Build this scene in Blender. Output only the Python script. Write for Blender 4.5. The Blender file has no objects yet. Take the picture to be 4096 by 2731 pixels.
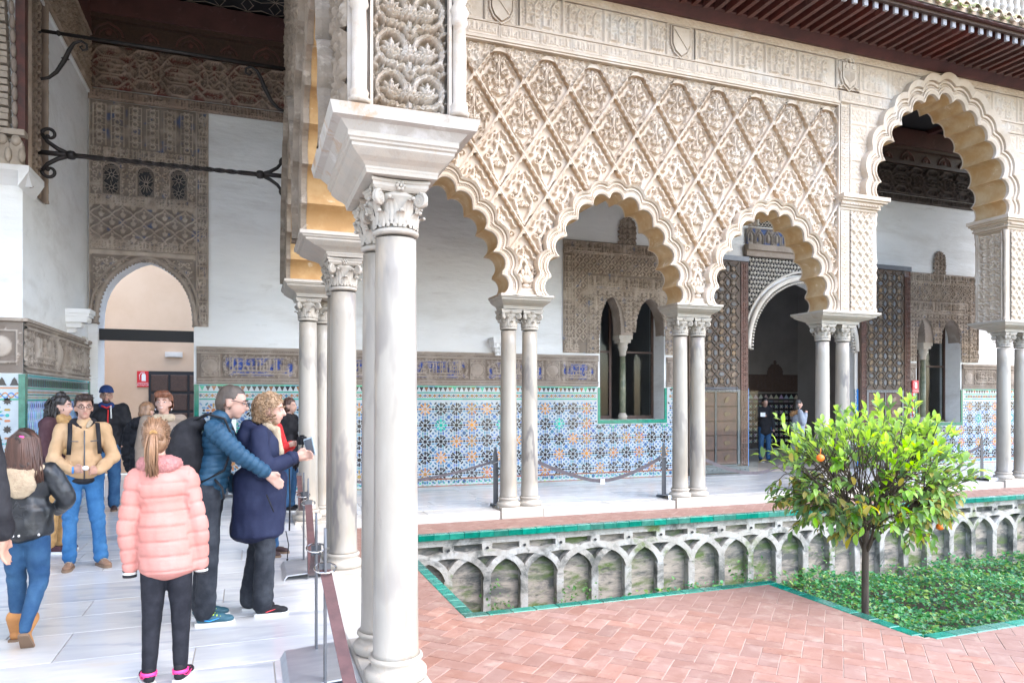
import bpy, bmesh, math, random
import numpy as np
from mathutils import Vector, Matrix, Euler, noise as mnoise

R = math.radians
rnd = random.Random(11)
sc = bpy.context.scene
COL = sc.collection

# ---------------------------------------------------------------- camera
cam_d = bpy.data.cameras.new('camera')
cam_d.sensor_width = 36.0
cam_d.lens = 2849.0 / 4096.0 * 36.0
cam_d.shift_y = 228.7 / 4096.0
cam_d.clip_start = 0.05
cam_d.clip_end = 400.0
cam = bpy.data.objects.new('camera', cam_d)
COL.objects.link(cam)
cam.location = (0, 0, 1.58)
cam.rotation_euler = (R(90), 0, R(-20.24))
sc.camera = cam

# ---------------------------------------------------------------- world, sun, exposure
SUN_EL, SUN_AZ = 52.0, 140.0          # azimuth measured from +Y towards +X
world = bpy.data.worlds.new('World')
sc.world = world
world.use_nodes = True
wn = world.node_tree.nodes
sky = wn.new('ShaderNodeTexSky')
sky.sky_type = 'NISHITA'
sky.sun_disc = False
sky.sun_elevation = R(SUN_EL)
sky.sun_rotation = R(SUN_AZ)
sky.air_density = 1.0
sky.dust_density = 1.4
sky.ozone_density = 1.0
wn['Background'].inputs['Strength'].default_value = 0.15
world.node_tree.links.new(sky.outputs[0], wn['Background'].inputs['Color'])
sun_d = bpy.data.lights.new('sun', 'SUN')
sun_d.energy = 0.5
sun_d.angle = R(75)
sun_d.color = (1.0, 0.93, 0.84)
sun = bpy.data.objects.new('sun', sun_d)
COL.objects.link(sun)
_d = Vector((math.sin(R(SUN_AZ)) * math.cos(R(SUN_EL)), math.cos(R(SUN_AZ)) * math.cos(R(SUN_EL)), math.sin(R(SUN_EL))))
sun.rotation_euler = _d.to_track_quat('Z', 'Y').to_euler()
sc.view_settings.view_transform = 'Standard'
sc.view_settings.look = 'None'
sc.view_settings.gamma = 1.0
sc.view_settings.use_curve_mapping = False
sc.view_settings.exposure = 2.75
sc.cycles.max_bounces = 8
sc.cycles.diffuse_bounces = 5

# ---------------------------------------------------------------- materials
def _mix(nt, fac, a, b, blend='MIX'):
    m = nt.nodes.new('ShaderNodeMix'); m.data_type = 'RGBA'; m.blend_type = blend
    for sock, v in ((m.inputs[0], fac), (m.inputs[6], a), (m.inputs[7], b)):
        if isinstance(v, bpy.types.NodeSocket): nt.links.new(v, sock)
        elif isinstance(v, (tuple, list)): sock.default_value = (*v[:3], 1)
        else: sock.default_value = v
    return m.outputs[2]

def _noise(nt, vec, scale, detail=4, rough=.55, dist=0.0):
    n = nt.nodes.new('ShaderNodeTexNoise')
    n.inputs['Scale'].default_value = scale; n.inputs['Detail'].default_value = detail
    n.inputs['Roughness'].default_value = rough; n.inputs['Distortion'].default_value = dist
    nt.links.new(vec, n.inputs['Vector'])
    return n.outputs['Fac']

def _ramp(nt, fac, p0, p1):
    r = nt.nodes.new('ShaderNodeMapRange'); r.clamp = True
    r.inputs[1].default_value = p0; r.inputs[2].default_value = p1
    nt.links.new(fac, r.inputs[0]); return r.outputs[0]

MATS = {}
def mat(name, base, rough=.7, var=None, vscale=3.0, vr=(.4, .65), stains=(), rand=0.0, attr=False,
        bump=0.0, bscale=40.0, metal=0.0, spec=.5, stretch=(1, 1, 1), veins=None, rvar=0.0, trans=0.0, sheen=0.0, fine=None, world=False):
    """procedural principled material; stains = list of (colour, scale, lo, hi[, stretch])"""
    m = bpy.data.materials.new(name); m.use_nodes = True
    nt = m.node_tree; b = nt.nodes['Principled BSDF']
    tc = nt.nodes.new('ShaderNodeTexCoord')
    if world:
        gm = nt.nodes.new('ShaderNodeNewGeometry'); src = gm.outputs['Position']
    else: src = tc.outputs['Object']
    def vec(st):
        mp = nt.nodes.new('ShaderNodeMapping'); mp.inputs['Scale'].default_value = st
        nt.links.new(src, mp.inputs['Vector']); return mp.outputs[0]
    v0 = vec(stretch)
    oi = nt.nodes.new('ShaderNodeObjectInfo')
    if rand and not world:                          # alike pieces get their own grain
        ad = nt.nodes.new('ShaderNodeVectorMath'); ad.operation = 'ADD'
        ml = nt.nodes.new('ShaderNodeMath'); ml.operation = 'MULTIPLY'; ml.inputs[1].default_value = 37.0
        nt.links.new(oi.outputs['Random'], ml.inputs[0]); nt.links.new(v0, ad.inputs[0]); nt.links.new(ml.outputs[0], ad.inputs[1])
        v0 = ad.outputs[0]
    if attr:
        at = nt.nodes.new('ShaderNodeAttribute'); at.attribute_name = 'Col'; col = at.outputs['Color']
    else:
        rg = nt.nodes.new('ShaderNodeRGB'); rg.outputs[0].default_value = (*base, 1); col = rg.outputs[0]
    if var is not None:
        f = _ramp(nt, _noise(nt, v0, vscale, 5, .6), *vr)
        if attr: col = _mix(nt, f, col, _mix(nt, 1.0, col, var, 'MULTIPLY'))
        else: col = _mix(nt, f, col, var)
    if fine is not None:
        f = _ramp(nt, _noise(nt, v0, fine[1], 3, .7), .35, .65)
        col = _mix(nt, f, col, _mix(nt, 1.0, col, fine[0], 'MULTIPLY'))
    for s in stains:
        vv = vec(s[4]) if len(s) > 4 else v0
        col = _mix(nt, _ramp(nt, _noise(nt, vv, s[1], 6, .65, .4), s[2], s[3]), col, s[0])
    if veins is not None:
        w = nt.nodes.new('ShaderNodeTexWave'); w.wave_type = 'BANDS'; w.bands_direction = 'DIAGONAL'
        w.inputs['Scale'].default_value = veins[1]; w.inputs['Distortion'].default_value = veins[2]
        w.inputs['Detail'].default_value = 5; w.inputs['Detail Scale'].default_value = 1.3; w.inputs['Detail Roughness'].default_value = .65
        nt.links.new(v0, w.inputs['Vector'])
        f = _ramp(nt, w.outputs['Fac'], veins[3], 1.0)
        g = nt.nodes.new('ShaderNodeMath'); g.operation = 'MULTIPLY'
        nt.links.new(f, g.inputs[0]); nt.links.new(_ramp(nt, _noise(nt, v0, 1.7, 3), .4, .7), g.inputs[1])
        col = _mix(nt, g.outputs[0], col, veins[0])
    if rand:
        h = nt.nodes.new('ShaderNodeHueSaturation')
        r1 = nt.nodes.new('ShaderNodeMapRange'); r1.inputs[3].default_value = 1 - rand; r1.inputs[4].default_value = 1 + rand
        nt.links.new(oi.outputs['Random'], r1.inputs[0]); nt.links.new(r1.outputs[0], h.inputs['Value'])
        mm = nt.nodes.new('ShaderNodeMath'); mm.operation = 'FRACT'
        m2 = nt.nodes.new('ShaderNodeMath'); m2.operation = 'MULTIPLY'; m2.inputs[1].default_value = 7.13
        nt.links.new(oi.outputs['Random'], m2.inputs[0]); nt.links.new(m2.outputs[0], mm.inputs[0])
        r2 = nt.nodes.new('ShaderNodeMapRange'); r2.inputs[3].default_value = 1 - rand * .8; r2.inputs[4].default_value = 1 + rand * .8
        nt.links.new(mm.outputs[0], r2.inputs[0]); nt.links.new(r2.outputs[0], h.inputs['Saturation'])
        nt.links.new(col, h.inputs['Color']); col = h.outputs[0]
    nt.links.new(col, b.inputs['Base Color'])
    b.inputs['Roughness'].default_value = rough
    if rvar:
        rr = nt.nodes.new('ShaderNodeMapRange'); rr.inputs[3].default_value = max(.02, rough - rvar); rr.inputs[4].default_value = min(1, rough + rvar)
        nt.links.new(_noise(nt, v0, 6, 4), rr.inputs[0]); nt.links.new(rr.outputs[0], b.inputs['Roughness'])
    b.inputs['Metallic'].default_value = metal
    b.inputs['Specular IOR Level'].default_value = spec
    if trans: b.inputs['Transmission Weight'].default_value = trans
    if sheen: b.inputs['Sheen Weight'].default_value = sheen
    if bump:
        bp = nt.nodes.new('ShaderNodeBump'); bp.inputs['Strength'].default_value = min(1, bump); bp.inputs['Distance'].default_value = .012 * max(1, bump)
        nt.links.new(_noise(nt, v0, bscale, 6, .65), bp.inputs['Height']); nt.links.new(bp.outputs[0], b.inputs['Normal'])
    MATS[name] = m
    return m

# stone, plaster
mat('marble_shaft', (.335, .308, .268), .36, (.255, .228, .19), 2.6, stretch=(1, 1, .30), veins=((.12, .11, .115), 1.0, 12.0, .74), rvar=.14, bump=.10, bscale=25, rand=.05,
    stains=(((.33, .27, .205), 5, .50, .70, (1.2, 1.2, .16)), ((.20, .18, .165), 7, .60, .76, (1, 1, .3)), ((.41, .40, .38), 2.2, .52, .7, (1, 1, .3))))
mat('marble_carved', (.375, .345, .30), .6, (.42, .37, .31), 9, bump=.25, bscale=60, stains=(((.36, .295, .23), 14, .58, .76), ((.30, .24, .18), 4, .58, .78)))
mat('marble_floor', (.56, .56, .555), .18, (.47, .48, .495), 1.5, stretch=(.7, 2.6, 1), veins=((.36, .385, .42), .8, 8.0, .70), rvar=.1, rand=.09,
    stains=(((.55, .49, .40), 2.0, .60, .8), ((.60, .60, .60), 3.1, .55, .7)))
mat('marble_step', (.50, .49, .465), .35, (.44, .42, .385), 3, bump=.1)
mat('floor_joint', (.42, .37, .32), .9)
mat('stucco_pale', (.57, .475, .38), .85, (.49, .40, .31), 2.5, bump=.22, bscale=70, world=True,
    stains=(((.42, .31, .22), 5.5, .60, .78), ((.60, .545, .48), 1.6, .52, .72), ((.33, .27, .21), 13, .66, .8)))
mat('stucco_attr', (.7, .6, .5), .88, (.80, .76, .72), 3.0, attr=True, bump=.25, bscale=70, world=True)
mat('stucco_ochre', (.46, .285, .125), .8, (.55, .40, .235), 3.5, bump=.15, bscale=40, world=True, stains=(((.72, .6, .44), 7, .62, .72), ((.3, .16, .06), 4, .62, .85)))
mat('stucco_pier', (.43, .375, .315), .85, (.37, .30, .235), 3.5, bump=.22, bscale=70, world=True, stains=(((.33, .24, .165), 4.5, .60, .80), ((.50, .46, .42), 2.2, .54, .72)))  # darker copy of the pale stucco: the front pier's shade put into its base
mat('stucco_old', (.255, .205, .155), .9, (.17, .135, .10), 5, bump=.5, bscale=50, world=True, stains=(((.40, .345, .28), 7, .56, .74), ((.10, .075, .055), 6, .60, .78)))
mat('stucco_peel', (.38, .355, .315), .85, (.38, .35, .315), 3, bump=.3, bscale=30, world=True, stains=(((.36, .235, .14), 5.0, .54, .66), ((.27, .235, .2), 9, .60, .75), ((.56, .55, .535), 3.3, .52, .66)))
mat('stucco_warm', (.45, .385, .31), .88, (.36, .30, .235), 5, bump=.25, bscale=60, world=True)
mat('stucco_reveal_shade', (.52, .375, .245), .85, (.62, .48, .35), 4, bump=.2, bscale=60, world=True)
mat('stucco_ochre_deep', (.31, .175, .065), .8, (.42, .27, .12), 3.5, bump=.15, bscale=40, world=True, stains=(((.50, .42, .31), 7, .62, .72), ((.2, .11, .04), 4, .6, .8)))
mat('stucco_grey', (.36, .30, .25), .9, (.27, .22, .18), 4, bump=.4, bscale=60, world=True, stains=(((.48, .42, .36), 6, .58, .75),))
mat('plaster_white', (.80, .80, .79), .9, (.74, .74, .73), 1.2, bump=1.0, bscale=7, world=True, stretch=(.5, 1, 1.9), stains=(((.64, .625, .60), 1.1, .50, .72), ((.58, .565, .54), 4.0, .62, .8),))
mat('plaster_cream', (.66, .62, .56), .9, (.58, .53, .46), 1.5, bump=.2, bscale=12, world=True)
mat('plaster_beige', (.62, .45, .315), .85, (.57, .40, .27), 1.2, bump=.1, bscale=20, world=True)
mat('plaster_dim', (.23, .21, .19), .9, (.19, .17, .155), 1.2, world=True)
mat('wood_dark', (.055, .030, .022), .55, (.085, .045, .03), 6, bump=.2, bscale=60, stretch=(6, 1, 6))
mat('wood_red', (.115, .036, .030), .5, (.075, .026, .024), 3, bump=.15, bscale=50, rand=.18, stains=(((.22, .10, .085), 6, .6, .8),))
mat('wood_beam', (.10, .035, .034), .45, (.065, .025, .026), 3, bump=.12, bscale=40, world=True)
mat('wood_painted', (.14, .052, .04), .6, (.075, .04, .034), 7, bump=.2, bscale=50, world=True)
mat('rafter_end_paint', (.36, .36, .40), .5, (.28, .28, .31), 8)
mat('door_wood', (.11, .07, .047), .6, (.07, .046, .033), 5, bump=.2, bscale=60, world=True)
mat('door_strap', (.115, .105, .088), .55, (.16, .12, .08), 6, bump=.15, bscale=60)
mat('door_gilt', (.19, .125, .07), .5, (.13, .085, .05), 10, rand=.25)
mat('door_blue', (.085, .10, .125), .5, (.13, .115, .095), 10, rand=.25)
mat('door_red', (.125, .055, .037), .55, (.085, .042, .03), 6)
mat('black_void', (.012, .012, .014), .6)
mat('iron', (.028, .024, .023), .55, (.045, .036, .032), 8, metal=.5, bump=.2, bscale=50)
mat('steel_dark', (.10, .105, .115), .45, (.13, .13, .14), 8, metal=.5)
mat('steel_plate', (.52, .54, .57), .35, (.44, .46, .5), 3, metal=.65, stretch=(1, 5, 1))
mat('chrome', (.6, .6, .6), .15, metal=1.0)
mat('strap_grey', (.075, .062, .072), .6, (.05, .042, .05), 12)
mat('leather_strap', (.10, .050, .050), .55, (.07, .036, .037), 12, bump=.1, bscale=80)
mat('terracotta', (.265, .140, .105), .7, (.305, .175, .138), 7, rand=.12, bump=.12, bscale=40, stains=(((.37, .25, .195), 6, .52, .72), ((.17, .09, .07), 11, .62, .78)))
mat('mortar', (.44, .33, .275), .95, (.36, .26, .215), 9)
mat('glaze_green', (.011, .135, .098), .16, (.025, .20, .145), 14, rand=.25, rvar=.08)
mat('garden_stone', (.365, .34, .30), .92, (.33, .30, .265), 4, bump=.7, bscale=26, world=True,
    stains=(((.44, .43, .405), 3.0, .48, .66), ((.11, .11, .098), 2.6, .50, .64), ((.12, .155, .05), 2.0, .57, .68), ((.09, .09, .08), 11, .60, .72)))
mat('garden_recess', (.37, .315, .255), .95, (.28, .24, .195), 6, bump=.6, bscale=22, world=True, stretch=(.7, 1, 2.2),
    stains=(((.10, .098, .088), 2.2, .47, .60), ((.10, .14, .04), 1.7, .50, .62), ((.07, .068, .06), 6, .57, .70)))
mat('soil', (.05, .038, .026), .95, (.03, .025, .018), 10, bump=.6)
mat('bark', (.085, .06, .042), .85, (.05, .037, .028), 12, bump=.6, bscale=50, stretch=(1, 1, .3))
mat('roof_tile', (.48, .37, .28), .85, (.36, .27, .2), 5, rand=.2, bump=.3, stains=(((.17, .2, .06), 7, .5, .62), ((.6, .56, .5), 9, .6, .75)))
mat('tile_white', (.40, .445, .475), .2, (.34, .385, .415), 6, world=True)
mat('tile_attr', (.5, .5, .5), .2, (.82, .84, .86), 9, attr=True, world=True, rvar=.08)
for nm, c in (('black', (.022, .018, .022)), ('blue', (.05, .14, .29)), ('orange', (.38, .18, .06)), ('green', (.03, .30, .235)), ('cyan', (.11, .23, .36))):
    mat('tile_' + nm, c, .18, tuple(min(1, v * 1.5 + .01) for v in c), 18, rand=.22)
mat('paint_blue', (.035, .22, .60), .35)
mat('sign_red', (.62, .012, .022), .4)
mat('sign_white', (.82, .82, .82), .4)
mat('paper', (.75, .76, .76), .5)
mat('print_grey', (.25, .26, .28), .6)
mat('orange_skin', (.80, .16, .012), .45, (.85, .25, .02), 20, bump=.1, bscale=120)
mat('column_green', (.10, .12, .075), .35, (.19, .19, .13), 8, stains=(((.34, .33, .25), 16, .62, .72),))

def glass_mat():
    m = bpy.data.materials.new('glass_sheet'); m.use_nodes = True
    nt = m.node_tree; nt.nodes.clear()
    o = nt.nodes.new('ShaderNodeOutputMaterial'); g = nt.nodes.new('ShaderNodeBsdfGlossy'); t = nt.nodes.new('ShaderNodeBsdfTransparent')
    g.inputs['Roughness'].default_value = .03; t.inputs['Color'].default_value = (.90, .93, .93, 1)
    lw = nt.nodes.new('ShaderNodeLayerWeight'); lw.inputs['Blend'].default_value = .5
    pw = nt.nodes.new('ShaderNodeMath'); pw.operation = 'POWER'; pw.inputs[1].default_value = 4.0; nt.links.new(lw.outputs['Facing'], pw.inputs[0])
    f = nt.nodes.new('ShaderNodeMapRange'); f.inputs[3].default_value = .012; f.inputs[4].default_value = .6; nt.links.new(pw.outputs[0], f.inputs[0])
    mx = nt.nodes.new('ShaderNodeMixShader')
    nt.links.new(f.outputs[0], mx.inputs[0]); nt.links.new(t.outputs[0], mx.inputs[1]); nt.links.new(g.outputs[0], mx.inputs[2])
    nt.links.new(mx.outputs[0], o.inputs[0])
    MATS['glass_sheet'] = m
glass_mat()

# ---------------------------------------------------------------- object helpers
def M_(x): return MATS[x] if isinstance(x, str) else x

class MB:
    """mesh builder: collects shapes, links them as one object"""
    def __init__(s): s.v = []; s.f = []; s.m = []; s.sm = []; s.n = 0
    def add(s, verts, faces, mi=0, smooth=False):
        b = s.n
        s.v.extend([tuple(p) for p in verts]); s.n += len(verts)
        for f in faces: s.f.append([i + b for i in f]); s.m.append(mi); s.sm.append(smooth)
        return s
    def box(s, x0, y0, z0, x1, y1, z1, mi=0, M=None):
        v = [(x0, y0, z0), (x1, y0, z0), (x1, y1, z0), (x0, y1, z0), (x0, y0, z1), (x1, y0, z1), (x1, y1, z1), (x0, y1, z1)]
        if M is not None: v = [M @ Vector(p) for p in v]
        return s.add(v, [(0, 3, 2, 1), (4, 5, 6, 7), (0, 1, 5, 4), (1, 2, 6, 5), (2, 3, 7, 6), (3, 0, 4, 7)], mi)
    def bbox(s, x0, y0, z0, x1, y1, z1, b=.005, mi=0, M=None):
        """box with chamfered long edges (top)"""
        v = [(x0, y0, z0), (x1, y0, z0), (x1, y1, z0), (x0, y1, z0), (x0, y0, z1 - b), (x1, y0, z1 - b), (x1, y1, z1 - b), (x0, y1, z1 - b),
             (x0 + b, y0 + b, z1), (x1 - b, y0 + b, z1), (x1 - b, y1 - b, z1), (x0 + b, y1 - b, z1)]
        if M is not None: v = [M @ Vector(p) for p in v]
        return s.add(v, [(0, 3, 2, 1), (0, 1, 5, 4), (1, 2, 6, 5), (2, 3, 7, 6), (3, 0, 4, 7), (4, 5, 9, 8), (5, 6, 10, 9), (6, 7, 11, 10), (7, 4, 8, 11), (8, 9, 10, 11)], mi)
    def prism(s, poly, a, b, f, mi=0, smooth=False, caps=True):
        """poly: 2D points (ccw); f(u,v,w) maps to 3D; extruded from w=a to w=b"""
        n = len(poly)
        v = [f(u, w, a) for u, w in poly] + [f(u, w, b) for u, w in poly]
        fc = [(i, (i + 1) % n, n + (i + 1) % n, n + i) for i in range(n)]
        s.add(v, fc, mi, smooth)
        if caps:
            k = s.n - 2 * n
            s.f.append([k + n + i for i in range(n)]); s.m.append(mi); s.sm.append(False)
            s.f.append([k + n - 1 - i for i in range(n)]); s.m.append(mi); s.sm.append(False)
        return s
    def lathe(s, prof, seg=24, c=(0, 0, 0), mi=0, M=None, smooth=True):
        n = len(prof); v = []
        for r, z in prof:
            for k in range(seg):
                a = 2 * math.pi * k / seg
                p = Vector((r * math.cos(a), r * math.sin(a), z)) + Vector(c)
                v.append(M @ p if M is not None else p)
        f = []
        for i in range(n - 1):
            for k in range(seg):
                f.append((i * seg + k, i * seg + (k + 1) % seg, (i + 1) * seg + (k + 1) % seg, (i + 1) * seg + k))
        s.add(v, f, mi, smooth)
        k = s.n - n * seg
        s.f.append([k + seg - 1 - i for i in range(seg)]); s.m.append(mi); s.sm.append(False)
        k = s.n - seg
        s.f.append([k + i for i in range(seg)]); s.m.append(mi); s.sm.append(False)
        return s
    def tube(s, pts, rad, seg=8, mi=0, smooth=True, flat=1.0, up=None, cap=True):
        """tube through pts; rad number or list; flat squashes it along its binormal"""
        pts = [Vector(p) for p in pts]; n = len(pts)
        if not isinstance(rad, (list, tuple)): rad = [rad] * n
        t0 = (pts[1] - pts[0]).normalized()
        ref = Vector(up) if up is not None else (Vector((0, 0, 1)) if abs(t0.z) < .9 else Vector((1, 0, 0)))
        nrm = (ref - t0 * ref.dot(t0)).normalized()
        v = []
        for i in range(n):
            t = (pts[min(i + 1, n - 1)] - pts[max(i - 1, 0)])
            t = t.normalized() if t.length > 1e-9 else t0
            nrm = nrm - t * nrm.dot(t)
            nrm = nrm.normalized() if nrm.length > 1e-6 else t.orthogonal().normalized()
            bn = t.cross(nrm)
            for k in range(seg):
                a = 2 * math.pi * k / seg
                v.append(pts[i] + nrm * (math.cos(a) * rad[i] * flat) + bn * (math.sin(a) * rad[i]))
        f = []
        for i in range(n - 1):
            for k in range(seg): f.append((i * seg + k, i * seg + (k + 1) % seg, (i + 1) * seg + (k + 1) % seg, (i + 1) * seg + k))
        s.add(v, f, mi, smooth)
        if cap:
            k = s.n - n * seg
            s.f.append([k + seg - 1 - i for i in range(seg)]); s.m.append(mi); s.sm.append(False)
            k = s.n - seg
            s.f.append([k + i for i in range(seg)]); s.m.append(mi); s.sm.append(False)
        return s
    def ball(s, c, r, seg=12, ring=8, mi=0, M=None, smooth=True):
        if not isinstance(r, (tuple, list)): r = (r, r, r)
        v = []; f = []
        for i in range(ring + 1):
            th = math.pi * i / ring
            for k in range(seg):
                a = 2 * math.pi * k / seg
                p = Vector((r[0] * math.sin(th) * math.cos(a), r[1] * math.sin(th) * math.sin(a), r[2] * math.cos(th)))
                if M is not None: p = M @ p
                v.append(p + Vector(c))
        for i in range(ring):
            for k in range(seg): f.append((i * seg + k, (i + 1) * seg + k, (i + 1) * seg + (k + 1) % seg, i * seg + (k + 1) % seg))
        return s.add(v, f, mi, smooth)
    def mesh(s, name, mats):
        me = bpy.data.meshes.new(name)
        me.from_pydata(s.v, [], s.f)
        for m in (mats if isinstance(mats, (list, tuple)) else [mats]): me.materials.append(M_(m))
        if s.f:
            me.polygons.foreach_set('material_index', s.m)
            me.polygons.foreach_set('use_smooth', s.sm)
        me.update()
        return me
    def build(s, name, mats, parent=None, loc=None):
        o = bpy.data.objects.new(name, s.mesh(name, mats)); COL.objects.link(o)
        if loc is not None: o.location = loc
        if parent is not None: o.parent = parent
        return o

def mk(name, me, parent=None, loc=(0, 0, 0), rot=(0, 0, 0), scl=None):
    o = bpy.data.objects.new(name, me); COL.objects.link(o)
    o.location = loc; o.rotation_euler = rot
    if scl is not None: o.scale = scl
    if parent is not None: o.parent = parent
    return o
def tag(o, label=None, cat=None, group=None, kind=None):
    if label: o['label'] = label
    if cat: o['category'] = cat
    if group: o['group'] = group
    if kind: o['kind'] = kind
    return o
def thing(name, label, cat, loc=(0, 0, 0), rz=0.0, group=None, kind=None):
    o = bpy.data.objects.new(name, None); COL.objects.link(o)
    o.location = loc; o.rotation_euler = (0, 0, rz); o.empty_display_size = .1
    return tag(o, label, cat, group, kind)
def structure(name): return tag(thing(name, None, None), kind='structure')
def dup(o, parent=None, loc=None, rz=None, label=None, group=None):
    c = o.copy(); COL.objects.link(c)
    if parent is not None: c.parent = parent
    if loc is not None: c.location = loc
    if rz is not None: c.rotation_euler = (0, 0, rz)
    if label: c['label'] = label
    if group: c['group'] = group
    for ch in list(o.children): dup(ch, c)
    return c
def np_mesh(name, V, F, mats, smooth=True, col=None, mi=None):
    """fast mesh from numpy arrays; F is (n,3) or (n,4); col per-vertex rgb"""
    me = bpy.data.meshes.new(name)
    V = np.asarray(V, np.float32); F = np.asarray(F, np.int32); k = F.shape[1]
    me.vertices.add(len(V)); me.vertices.foreach_set('co', V.ravel())
    me.loops.add(F.size); me.loops.foreach_set('vertex_index', F.ravel())
    me.polygons.add(len(F)); me.polygons.foreach_set('loop_start', np.arange(0, F.size, k, dtype=np.int32))
    me.polygons.foreach_set('use_smooth', np.full(len(F), smooth, bool))
    for m in (mats if isinstance(mats, (list, tuple)) else [mats]): me.materials.append(M_(m))
    if mi is not None: me.polygons.foreach_set('material_index', np.asarray(mi, np.int32))
    if col is not None:
        ca = me.color_attributes.new('Col', 'FLOAT_COLOR', 'POINT')
        c4 = np.ones((len(V), 4), np.float32); c4[:, :3] = col
        ca.data.foreach_set('color', c4.ravel())
    me.update(); me.validate()
    return me
def rect_pts(x0, y0, x1, y1): return [(x0, y0), (x1, y0), (x1, y1), (x0, y1)]
FX = lambda Y: (lambda u, v, w: (u, Y + w, v))      # wall facing -Y: u=X, v=Z, w goes into the wall
FY = lambda X: (lambda u, v, w: (X + w, u, v))      # wall facing -X: u=Y, v=Z, w goes +X
# ---------------------------------------------------------------- carved relief: strokes drawn into a height field, then meshed
class HM:
    def __init__(s, w, h, res):
        s.w, s.h = w, h
        s.nx, s.ny = max(3, int(w * res) + 1), max(3, int(h * res) + 1)
        s.x = np.linspace(0, w, s.nx); s.y = np.linspace(0, h, s.ny)
        s.a = np.zeros((s.ny, s.nx), np.float32); s.dx = w / (s.nx - 1); s.dy = h / (s.ny - 1)
        s.soft = max(s.dx, s.dy) * .9
    def _win(s, x0, y0, x1, y1):
        i0 = max(0, int(x0 / s.dx)); i1 = min(s.nx, int(x1 / s.dx) + 2); j0 = max(0, int(y0 / s.dy)); j1 = min(s.ny, int(y1 / s.dy) + 2)
        if i1 <= i0 or j1 <= j0: return None
        return slice(j0, j1), slice(i0, i1), s.x[None, i0:i1], s.y[j0:j1, None]
    def _put(s, w, d, wd, ht):
        v = ht * np.clip((wd / 2 - d) / s.soft + .5, 0, 1) * (1 - .25 * np.clip(d / (wd / 2 + 1e-6), 0, 1) ** 2)
        s.a[w[0], w[1]] = np.maximum(s.a[w[0], w[1]], v)
    def seg(s, x0, y0, x1, y1, wd, ht=1.0):
        m = wd / 2 + s.soft; w = s._win(min(x0, x1) - m, min(y0, y1) - m, max(x0, x1) + m, max(y0, y1) + m)
        if w is None: return
        dx, dy = x1 - x0, y1 - y0; L = dx * dx + dy * dy + 1e-12
        t = np.clip(((w[2] - x0) * dx + (w[3] - y0) * dy) / L, 0, 1)
        s._put(w, np.hypot(w[2] - x0 - t * dx, w[3] - y0 - t * dy), wd, ht)
    def path(s, pts, wd, ht=1.0, close=False):
        if close: pts = list(pts) + [pts[0]]
        for (a, b), (c, d) in zip(pts[:-1], pts[1:]): s.seg(a, b, c, d, wd, ht)
    def disc(s, x, y, r, ht=1.0, dome=True):
        w = s._win(x - r, y - r, x + r, y + r)
        if w is None: return
        d = np.hypot(w[2] - x, w[3] - y)
        v = ht * (np.sqrt(np.clip(1 - (d / r) ** 2, 0, 1)) if dome else np.clip((r - d) / s.soft + .5, 0, 1))
        s.a[w[0], w[1]] = np.maximum(s.a[w[0], w[1]], v)
    def ring(s, x, y, r, wd, ht=1.0):
        m = r + wd; w = s._win(x - m, y - m, x + m, y + m)
        if w is None: return
        s._put(w, np.abs(np.hypot(w[2] - x, w[3] - y) - r), wd, ht)
    def leaf(s, x, y, a, l, wd, ht=.9):
        m = max(l, wd); w = s._win(x - m, y - m, x + m, y + m)
        if w is None: return
        c, sn = math.cos(a), math.sin(a)
        u = ((w[2] - x) * c + (w[3] - y) * sn) / l; v = (-(w[2] - x) * sn + (w[3] - y) * c) / (wd / 2)
        e = (2 * u - 1) ** 2 + v ** 2 / np.clip(1.25 - u, .15, 2)
        val = ht * np.clip((1 - e) * 2.2, 0, 1) * (1 - .45 * np.exp(-(v * 4) ** 2)) * (u > -.02)
        s.a[w[0], w[1]] = np.maximum(s.a[w[0], w[1]], val)
    def spiral(s, x, y, r, turns, a0, d, wd, ht=.9):
        n = max(6, int(turns * 9)); P = []
        for i in range(n + 1):
            t = i / n; rr = r * (1 - .82 * t); a = a0 + d * t * turns * 2 * math.pi
            P.append((x + rr * math.cos(a), y + rr * math.sin(a)))
        s.path(P, wd, ht)
    def rect(s, x0, y0, x1, y1, ht=1.0):
        w = s._win(x0, y0, x1, y1)
        if w is None: return
        v = ht * np.clip(np.minimum(np.minimum(w[2] - x0, x1 - w[2]), np.minimum(w[3] - y0, y1 - w[3])) / s.soft + .5, 0, 1)
        s.a[w[0], w[1]] = np.maximum(s.a[w[0], w[1]], v)
    def lower(s, x0, y0, x1, y1, val=0.0):
        w = s._win(x0, y0, x1, y1)
        if w is not None: s.a[w[0], w[1]] = np.minimum(s.a[w[0], w[1]], val)

def arab(H, x0, y0, x1, y1, cell, rg, ht=.8, mirror=True):
    """scrolling leaf ornament in mirrored cells"""
    nx = max(1, round((x1 - x0) / cell)); ny = max(1, round((y1 - y0) / cell)); cw, ch = (x1 - x0) / nx, (y1 - y0) / ny
    wd = max(cell * .085, H.soft * 1.3)
    for j in range(ny):
        for i in range(nx):
            cx, cy = x0 + (i + .5) * cw, y0 + (j + .5) * ch; f = -1 if (i % 2 and mirror) else 1
            a0 = rg.uniform(0, 6.28) if not mirror else (math.pi * .3 if f > 0 else math.pi * .7) + (j % 2) * math.pi
            d = f * (1 if j % 2 else -1)
            H.spiral(cx, cy, min(cw, ch) * .42, 1.15, a0, d, wd, ht)
            for k in range(3):
                a = a0 + k * 2.1 + rg.uniform(-.3, .3); r = min(cw, ch) * .34
                H.leaf(cx + r * math.cos(a), cy + r * math.sin(a), a + d * .9, cell * .42, cell * .2, ht * rg.uniform(.75, 1))
            H.leaf(cx, cy, a0 + 2, cell * .25, cell * .17, ht)

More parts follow.
